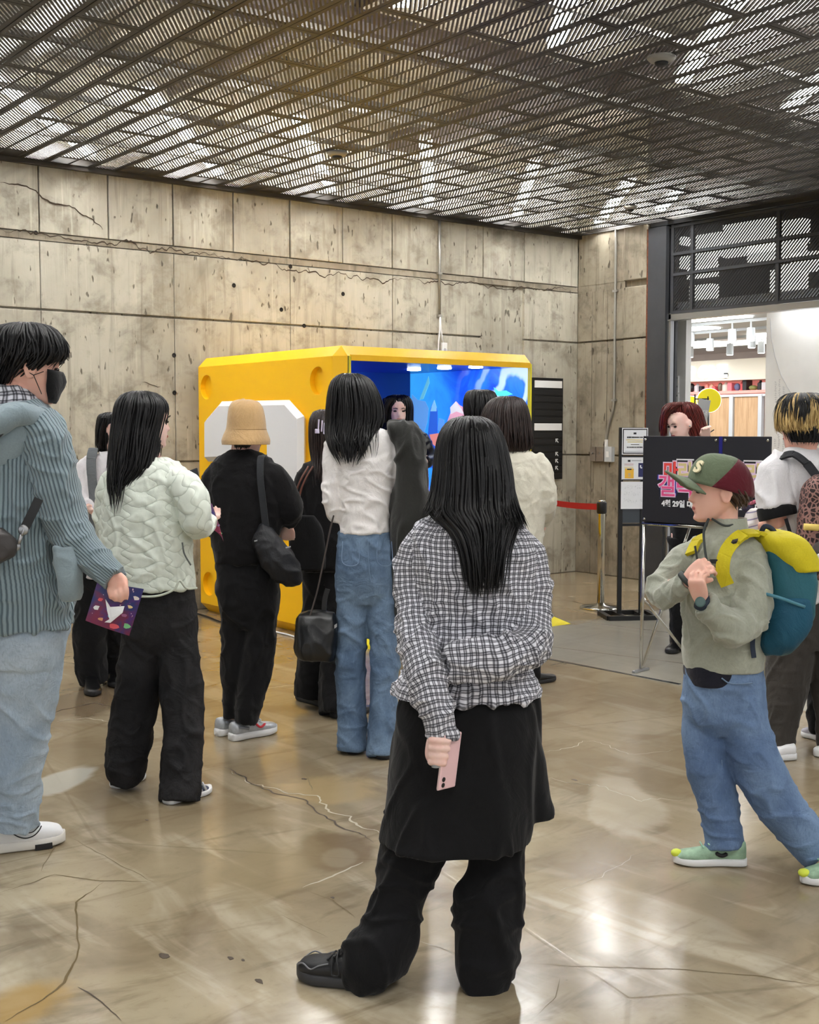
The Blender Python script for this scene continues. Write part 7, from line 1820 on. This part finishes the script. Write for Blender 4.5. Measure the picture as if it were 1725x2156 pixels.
# ---------------------------------------------------------- person inside the booth
def build_booth_person():
    p = Person('dark-haired person in a black leather jacket standing inside the blue booth', 842, 9.2, SKIN3)
    fz = .092
    simple_body(p, (838, 863, 0), math.pi + .15, .12, .225, (842, 900, 0), ((810, 925, 0), (884, 925, 0)), ((800, 990, 0), (905, 960, -.06)), ((815, 1040, -.1), (893, 975, -.2)), ((825, 1090, 0), (862, 1090, 0)), ((826, 1190, 0), (862, 1190, 0)), ((826, 1272, 0), (862, 1272, 0)), .009, hands=(1,))
    H = [(831, 828, 850, .02), (834, 818, 858, .055), (842, 810, 865, .085, .01), (856, 806, 869, .1, .025), (875, 805, 869, .095, .045), (900, 806, 868, .085, .055), (925, 810, 864, .06, .06)]
    p.hair([p.ring(*r) for r in H], BLACKHAIR, n=320, w=.006, s1=(.75, 1.0), seed=71, base=.95, base_end=.95, K=12)
    p.hair([p.ring(*r) for r in [(838, 808, 835, .08, -.03), (860, 803, 818, .06, -.04), (890, 804, 814, .04, -.03)]], BLACKHAIR, n=60, w=.006, seed=72, base=.9, base_end=1., name='side_hair', K=10)
    T = p.torso([(897, 822, 864, .055), (906, 802, 888, .085), (925, 793, 897, .11), (1000, 792, 897, .125), (1080, 795, 893, .125), (1110, 798, 890, .12)], 36, 44)
    A1 = p.sleeve([(875, 912, 0, 13), (888, 925, 0, 15), (903, 950, -.04, 14), (906, 968, -.10, 13), (897, 976, -.17, 11)], 30, 26); A0 = p.sleeve([(812, 912, 0, 13), (803, 930, 0, 15), (800, 985, 0, 14), (812, 1035, -.08, 11)], 30, 26)
    p.garment('leather_jacket', [T, A0, A1], BLACKLEA, .0105, 3, [(.008, (10, 10, 12), 'ridge')])
    L1 = p.leg(0, [(826, 1090, 0, 22), (826, 1190, 0, 19), (826, 1284, 0, 18)], 30, 26); L2 = p.leg(0, [(862, 1090, 0, 22), (862, 1190, 0, 19), (862, 1284, 0, 18)], 30, 26)
    p.garment('black_trousers', [L1, L2], BLACK, .011, 3, TF)
    for x in (-.06, .07):
        p.shoe((x, .08, fz), (x, -.15, fz), BLACKLEA, BLKRUB, .045, .085, .03)
build_booth_person()

# ---------------------------------------------------------- person in front of the booth (head only shows)
def build_behind():
    p = Person('person with short black hair in front of the blue booth wall, mostly hidden', 1015, 7.9, SKIN3)
    simple_body(p, (1012, 860, 0), .3, .1, .225, (1012, 905, 0), ((970, 930, 0), (1055, 930, 0)), ((960, 1010, 0), (1066, 1010, 0)), ((975, 1080, -.05), (1052, 1080, -.05)), ((990, 1140, 0), (1035, 1140, 0)), ((990, 1260, 0), (1035, 1260, 0)), ((990, 1365, 0), (1035, 1365, 0)), .009)
    H = [(820, 1000, 1026, .02), (823, 988, 1036, .055), (832, 981, 1043, .085), (850, 978, 1047, .1), (868, 979, 1046, .1), (885, 984, 1040, .085), (898, 992, 1032, .06)]
    p.hair([p.ring(*r) for r in H], BLACKHAIR, n=300, w=.006, s1=(.6, 1.0), seed=81, base=.95, base_end=.95, K=10)
    T = p.torso([(898, 992, 1034, .055), (908, 968, 1058, .09), (930, 955, 1070, .11), (1010, 955, 1070, .125), (1100, 958, 1066, .125), (1160, 960, 1064, .12)], 36, 44)
    A0 = p.sleeve([(975, 915, 0, 16), (962, 940, 0, 18), (958, 1010, 0, 17), (972, 1075, -.05, 13)], 28, 24); A1 = p.sleeve([(1050, 915, 0, 16), (1064, 940, 0, 18), (1068, 1010, 0, 17), (1054, 1075, -.05, 13)], 28, 24)
    p.garment('dark_jacket', [T, A0, A1], BLACK2, .0115, 3, VF)
    L1 = p.leg(0, [(990, 1140, 0, 26), (990, 1260, 0, 22), (990, 1382, 0, 20)], 30, 26); L2 = p.leg(0, [(1036, 1140, 0, 26), (1036, 1260, 0, 22), (1036, 1382, 0, 20)], 30, 26)
    p.garment('black_trousers', [L1, L2], BLACK, .0115, 3, TF)
    for x in (-.075, .07): p.shoe((x, -.08, 0), (x, .16, 0), BLACKLEA, BLKRUB, .045, .085, .03)
build_behind()

# ---------------------------------------------------------- beige sweatshirt, dark bob
def build_beige():
    p = Person('person with a dark brown bob and pale beige sweatshirt near the red barrier belt', 1090, 7.1, SKIN3)
    simple_body(p, (1067, 890, 0), .1, .1, .225, (1072, 945, 0), ((1015, 975, 0), (1138, 975, 0)), ((1000, 1060, 0), (1152, 1062, -.02)), ((1015, 1130, -.05), (1142, 1098, .12)), ((1045, 1190, 0), (1110, 1190, 0)), ((1050, 1310, 0), (1118, 1310, 0)), ((1055, 1410, 0), (1126, 1418, 0)), .008)
    H = [(834, 1055, 1082, .02), (838, 1042, 1095, .055), (850, 1028, 1106, .085), (872, 1018, 1113, .105), (900, 1015, 1117, .11), (928, 1018, 1119, .108), (946, 1026, 1116, .10), (954, 1036, 1108, .085)]
    p.hair([p.ring(*r) for r in H], BROWNHAIR, n=420, w=.006, s1=(.8, 1.0), seed=91, base=.95, base_end=.95, K=12)
    BG = cloth('pale_beige_fleece', srgb(204, 200, 184), .95, 150, .3, var=.05, sheen=.2)
    T = p.torso([(942, 1045, 1100, .055), (954, 1020, 1125, .088), (975, 1004, 1144, .11), (1050, 1000, 1150, .125), (1120, 1004, 1146, .128), (1190, 1008, 1142, .128)], 42, 48)
    A1 = p.sleeve([(1120, 965, 0, 22), (1138, 985, -.01, 25), (1147, 1035, -.02, 24), (1151, 1065, -.01, 21), (1147, 1088, .08, 17), (1142, 1096, .12, 16)], 34, 28); A0 = p.sleeve([(1022, 965, 0, 22), (1008, 985, 0, 25), (1000, 1050, 0, 23), (1012, 1120, -.04, 17)], 30, 28)
    p.garment('beige_sweatshirt', [T, A0, A1], BG, .009, 4, VF)
    L1 = p.leg(-0.02, [(1050, 1180, 0, 34), (1052, 1300, 0, 30), (1055, 1430, 0, 24)], 30, 28); L2 = p.leg(-0, [(1110, 1180, 0, 33), (1116, 1300, 0, 27), (1121, 1400, 0, 19), (1123, 1428, 0, 17)], 34, 28)
    p.garment('black_trousers', [L1, L2], BLACK, .0095, 3, TF)
    p.shoe(p.gl(1113, 1443), p.gl(1167, 1431), BLACKLEA, BLKRUB, .046, .085, .026); p.shoe(p.gl(1050, 1445), p.gl(1085, 1425), BLACKLEA, BLKRUB, .046, .085, .026)
build_beige()

# ---------------------------------------------------------- staff with red hair behind the sign
def build_red():
    p = Person('person with dark red hair looking down behind the black sign boards', 1448, 8.2, SKIN3)
    simple_body(p, (1433, 890, 0), math.radians(118), .35, .225, (1452, 940, .02), ((1425, 960, -.05), (1490, 960, .05)), ((1415, 1040, -.1), (1500, 1030, 0)), ((1440, 1000, -.3), (1488, 925, -.25)), ((1430, 1130, 0), (1475, 1130, 0)), ((1430, 1250, 0), (1475, 1250, 0)), ((1430, 1350, 0), (1475, 1350, 0)), .008, hands=(1,), brow=(70, 30, 26))
    H = [(846, 1422, 1450, .02), (849, 1408, 1462, .055), (858, 1398, 1472, .085, .01), (872, 1396, 1479, .10, .03), (890, 1412, 1484, .10, .05), (910, 1428, 1490, .095, .06), (935, 1440, 1496, .085, .06), (965, 1448, 1496, .07, .05), (1000, 1452, 1492, .04, .04)]
    p.hair([p.ring(*r) for r in H], REDHAIR, n=460, w=.0055, s1=(.7, 1.0), seed=101, base=.95, base_end=.92, K=14)
    p.hair([p.ring(*r) for r in [(852, 1404, 1440, .07, -.04), (870, 1394, 1412, .05, -.02), (895, 1391, 1402, .04, .02), (925, 1394, 1402, .03, .03)]], REDHAIR, n=80, w=.005, seed=102, base=.9, base_end=1., name='side_hair', K=10)
    MB().ell(tuple(p.P(1453, 897, -.075)), (.006, .006, .006), 10, 6).obj('earring', M_ALU, p.e, smooth=True)
    T = p.torso([(938, 1434, 1472, .055), (950, 1418, 1492, .085), (975, 1410, 1500, .105), (1060, 1412, 1498, .115), (1140, 1414, 1494, .11)], 34, 44)
    A1 = p.sleeve([(1485, 960, .02, 16), (1496, 985, 0, 17), (1500, 1020, -.04, 15), (1495, 975, -.16, 12), (1489, 938, -.23, 10)], 30, 24); A0 = p.sleeve([(1424, 960, -.02, 16), (1415, 985, -.04, 17), (1414, 1030, -.1, 15), (1438, 1005, -.28, 11)], 30, 24)
    p.garment('black_top', [T, A0, A1], BLACK, .010, 3, VF)
    L1 = p.leg(0, [(1432, 1130, 0, 26), (1432, 1250, 0, 22), (1432, 1362, 0, 20)], 30, 26); L2 = p.leg(0, [(1476, 1130, 0, 26), (1476, 1250, 0, 22), (1476, 1362, 0, 20)], 30, 26)
    p.garment('black_trousers', [L1, L2], BLACK, .0115, 3, TF)
    for x in (-.06, .08): p.shoe((x, .06, 0), (x - .10, -.14, 0), BLACKLEA, BLKRUB, .045, .085, .03)
    pn = thing('pen', 'thin dark pen in the hand of the red-haired person', 'pen', tuple(p.W(p.P(1494, 912, -.27))), -PSI)
    MB().tube([(-.02, 0, -.01), (.03, 0, .022)], .004, 8).obj('barrel', M_BLK, pn, smooth=True); MB().tube([(-.026, 0, -.014), (-.02, 0, -.01)], [.001, .004], 8).obj('tip', M_ALU, pn, smooth=True)
build_red()

# ---------------------------------------------------------- two-tone hair, white tee, leopard bag
def build_blond():
    p = Person('person with blond and black layered hair, glasses and a white tee with black cuffs', 1690, 5.6, SKIN2)
    Y = math.radians(40)
    p.add_head(p.P(1690, 893, 0), Y, .05, h=.23); p.neck(p.P(1692, 955, .0), .055)
    sh = (p.P(1635, 985, -.02), p.P(1755, 985, 0)); el = (p.P(1640, 1095, -.06), p.P(1775, 1090, 0)); wr = (p.P(1604, 1108, .14), p.P(1770, 1180, .1))
    p.core(p.P(1692, 955), sh, el, wr, (p.P(1665, 1290), p.P(1745, 1290)), (p.P(1660, 1430), p.P(1750, 1430)), (p.P(1645, 1555, -.08), p.P(1752, 1555, -.04)), 1.12)
    d = wr[0] - el[0]; p.hand(wr[0] + d * .03, d, (-.3, .2, 1), side=1); p.hand(wr[1], (0, .3, -1), (1, 0, 0)); p.finish_body(.006)
    H = [(832, 1668, 1712, .03), (842, 1655, 1730, .085), (868, 1650, 1740, .1), (895, 1652, 1740, .103), (918, 1660, 1736, .095, -.01), (934, 1668, 1726, .08, -.02)]
    p.hair([p.ring(*r) for r in H], BLACKHAIR, n=340, w=.0045, s1=(.85, 1.0), seed=111, base=.97, base_end=.97, K=12)
    BLO = hairm('streaked_blond_hair', srgb(150, 122, 72), srgb(222, 192, 130), .45)
    H2 = [(827, 1674, 1708, .02), (829, 1662, 1722, .055), (838, 1648, 1738, .09), (860, 1639, 1747, .112), (885, 1637, 1749, .116), (902, 1640, 1748, .112), (912, 1646, 1744, .10)]
    p.hair([p.ring(*r) for r in H2], BLO, n=620, w=.0036, s0=(.05, .4), s1=(.82, 1.0), seed=112, base=.985, base_end=.93, K=12, name='blond_layer', rad=(.98, 1.03), clump=.4)
    p.hair([p.ring(*r) for r in H2], BLACKHAIR, n=420, w=.0030, s0=(0, .1), s1=(.3, .8), seed=113, base=0, K=12, name='dark_roots', rad=(1.01, 1.045), clump=.4)
    # glasses
    for sgn in (-1, 1):
        me = MB().lathe([(.019, 0), (.021, .002), (.021, .004), (.019, .005)], (sgn * .031, .105, -.004), 20, 'y').mesh('glasses_rim'); me.transform(p.hM); link('glasses_rim', me, M_ALU, p.e)
        me = MB().tube([(sgn * .052, .105, -.002), (sgn * .074, .06, .0), (sgn * .079, -.01, .0)], .0018, 6).mesh('glasses_arm'); me.transform(p.hM); link('glasses_arm', me, M_ALU, p.e)
    WT = cloth('white_tee', srgb(222, 220, 222), .85, var=.03)
    T = p.torso([(945, 1660, 1726, .055), (958, 1645, 1748, .085), (980, 1628, 1768, .108), (1050, 1640, 1780, .125), (1150, 1652, 1786, .13), (1240, 1655, 1790, .138), (1262, 1655, 1792, .138)], 50, 52)
    A0 = p.sleeve([(1655, 968, 0, 30), (1636, 990, -.02, 36), (1628, 1035, -.04, 39), (1636, 1072, -.06, 40)], 36, 34); A1 = p.sleeve([(1740, 968, 0, 30), (1762, 1000, 0, 36), (1776, 1075, 0, 38)], 30, 30)
    p.garment('white_tee', [T, A0, A1], WT, .0068, 4, [(.012, (6, 6, 2.5), 'crease'), (.003, (18, 18, 14), 'soft')])
    p.garment('sleeve_trim', [p.sleeve([(1635, 1066, -.058, 41), (1637, 1078, -.062, 41.5), (1640, 1090, -.066, 41)], 10, 34)], BLACK, .006, 1)
    DG = cloth('dark_grey_twill', srgb(58, 54, 50), .9)
    PV = p.torso([(1245, 1658, 1785, .12), (1300, 1615, 1790, .125), (1360, 1612, 1785, .12)], 24, 40)
    L1 = p.leg(-0.1, [(1668, 1320, 0, 54), (1662, 1400, 0, 50), (1652, 1480, 0, 42), (1643, 1550, 0, 32), (1641, 1580, 0, 29)], 40, 32); L2 = p.leg(-0.05, [(1740, 1320, 0, 50), (1750, 1450, .05, 40), (1755, 1575, .05, 29)], 40, 32)
    p.garment('dark_trousers', [PV, L1, L2], DG, .0075, 4, TF)
    p.shoe(p.gl(1672, 1597), p.gl(1585, 1604), WHITEP, WHITEP, .046, .09, .034); p.shoe(p.gl(1785, 1590), p.gl(1715, 1594), WHITEP, WHITEP, .046, .09, .034)
    # leopard backpack
    def leopard():
        t = NT('leopard_print'); v = t.n('ShaderNodeTexVoronoi', feature='DISTANCE_TO_EDGE'); t.put(v.inputs['Vector'], t.pos(src='obj')); v.inputs['Scale'].default_value = 46
        n_ = t.noise(t.pos(src='obj'), 60, 2); e = t.math('ADD', v.outputs[0], t.math('MULTIPLY', t.math('SUBTRACT', n_, .5), .2))
        return t.out(t.mix(t.ramp(e, .08, .16), srgb(150, 112, 104), srgb(36, 18, 20)), .7)
    c0 = p.P(1735, 1120, -.2); bg = thing('backpack', 'leopard print backpack with black straps on the white tee', 'backpack', tuple(p.W(c0)), -PSI)
    def Q(px, py, dy=0): return p.P(px, py, dy) - c0
    R = [np.concatenate([Q(x, y, -.20), (hw * p.S(), 0, 0), (0, d, 0)]) for x, y, hw, d in ((1742, 1000, 20, .04), (1742, 1015, 40, .07), (1740, 1080, 52, .085), (1738, 1160, 58, .09), (1738, 1205, 52, .08), (1738, 1218, 36, .05))]
    me = remesh(*Loft(R, 34, 36, 3.2).vf(), .0075, 3); fold(me, [(.005, (12, 12, 10), 'ridge')]); me.materials.clear(); me.materials.append(leopard()); link('bag', me, None, bg)
    WB = cloth('black_webbing', srgb(34, 36, 40), .7)
    p.strip([Q(1642, 985, .0), Q(1648, 962, -.075), Q(1668, 956, -.10), Q(1695, 972, -.135), Q(1722, 1005, -.16)], .040, .010, WB, 'strap', bg, normal=[(-.8, -.3, .6), (-.3, -.6, .9), (0, -.6, .9), (0, -1, .5)])
    p.strip([Q(1655, 1092, -.13), Q(1662, 1115, -.135), Q(1672, 1150, -.135)], .016, .004, WB, 'lower_strap', bg, normal=(0, -1, 0))
    p.strip([Q(1720, 1005, -.19), Q(1705, 1060, -.22), Q(1688, 1130, -.215)], .014, .006, WB, 'edge_binding', bg, normal=(0, -1, 0))
    MB().tube([Q(1693, 1109, -.30), Q(1724, 1111, -.31)], .015, 14).obj('yellow_tube', flat('pale_yellow_plastic', srgb(236, 208, 110), .5), bg, smooth=True)
    ch = thing('bag_charm', 'round grey furry charm with a white flower on the leopard backpack', 'charm', tuple(p.W(p.P(1728, 1158, -.31))), -PSI)
    MB().ell((0, 0, 0), (.036, .03, .038), 20, 14).obj('ball', cloth('grey_fur', srgb(84, 78, 76), .95, 90, .8), ch, smooth=True)
    for k in range(5): MB().ell((-.006 + .014 * math.cos(k * 1.2566), -.034, -.03 + .014 * math.sin(k * 1.2566)), (.010, .005, .010), 10, 6).obj('petal', WHITEP, ch, smooth=True)
    # striped cloth bundle held in the hand
    c1 = p.P(1590, 1095, .16); st = thing('striped_pouch', 'white cloth pouch with pale violet stripes held by the person in the white tee', 'pouch', tuple(p.W(c1)), -PSI)
    t = NT('violet_stripe'); sp = t.n('ShaderNodeSeparateXYZ'); t.put(sp.inputs[0], t.pos(src='obj', rot=(0, .3, 0)))
    b_ = frac_band(t, sp.outputs[2], .032, .3, .48, .05); MS = t.out(t.mix(b_, srgb(226, 220, 218), srgb(136, 128, 160)), .8)
    me = remesh(*Loft([np.concatenate([p.P(x, y, .16) - c1, (hw * p.S(), 0, 0), (0, .04, 0)]) for x, y, hw in ((1594, 1072, 16), (1592, 1090, 22), (1588, 1110, 22), (1584, 1124, 14))], 24, 28).vf(), .006, 3); fold(me, [(.006, (16, 16, 16), 'ridge')]); me.materials.clear(); me.materials.append(MS); link('cloth', me, None, st)
    MB().ell(tuple(p.P(1575, 1070, .18) - c1), (.03, .03, .022), 16, 10).obj('dark_knot', flat('dark_violet_cloth', srgb(48, 42, 66), .8), st, smooth=True)
    MB().tube([p.P(1574, 1064, .17) - c1, p.P(1590, 1056, .17) - c1, p.P(1602, 1058, .16) - c1], .009, 8).obj('pink_band', flat('rose_cloth', srgb(196, 104, 128), .8), st, smooth=True)
build_blond()

# ---------------------------------------------------------- passer-by at the frame edge
def build_edge():
    p = Person('passer-by in black trousers and pale trainers beside the white shop wall', 1775, 5.95, SKIN3)
    simple_body(p, (1775, 850, 0), .2, 0, .225, (1775, 905, 0), ((1720, 950, 0), (1830, 950, 0)), ((1715, 1060, 0), (1842, 1060, 0)), ((1740, 1150, -.05), (1830, 1150, -.05)), ((1745, 1220, 0), (1800, 1220, 0)), ((1735, 1390, 0), (1800, 1390, 0)), ((1725, 1530, -.11), (1802, 1530, -.11)), .01)
    p.hair([p.ring(*r) for r in [(792, 1760, 1788, .02), (797, 1745, 1805, .06), (815, 1735, 1818, .1), (850, 1732, 1820, .105), (885, 1738, 1812, .09)]], BLACKHAIR, n=200, w=.006, seed=121, base=.95, base_end=1.0, K=8)
    T = p.torso([(900, 1752, 1800, .055), (912, 1725, 1828, .09), (945, 1735, 1840, .11), (1080, 1740, 1838, .125), (1240, 1738, 1828, .125)], 30, 40)
    p.garment('black_top', [T, p.sleeve([(1760, 925, .02, 20), (1770, 1000, .03, 20), (1772, 1120, .0, 16)], 20, 22), p.sleeve([(1818, 920, 0, 20), (1840, 1000, 0, 22), (1830, 1150, -.05, 14)], 20, 22)], BLACK, .012, 3)
    L1 = p.leg(-0.13, [(1752, 1230, 0, 40), (1742, 1330, 0, 38), (1732, 1420, 0, 32), (1726, 1500, 0, 26), (1725, 1545, 0, 22)], 40, 30); L2 = p.leg(-0.13, [(1802, 1230, 0, 40), (1802, 1400, 0, 32), (1802, 1540, 0, 24)], 30, 28)
    p.garment('black_trousers', [L1, L2], BLACK, .010, 4, TF)
    GS = flat('grey_trainer', srgb(170, 168, 176), .5)
    p.shoe(p.gl(1735, 1560), p.gl(1693, 1548), GS, WHITEP, .045, .09, .03); p.shoe(p.gl(1812, 1560), p.gl(1770, 1550), GS, WHITEP, .045, .09, .03)
build_edge()
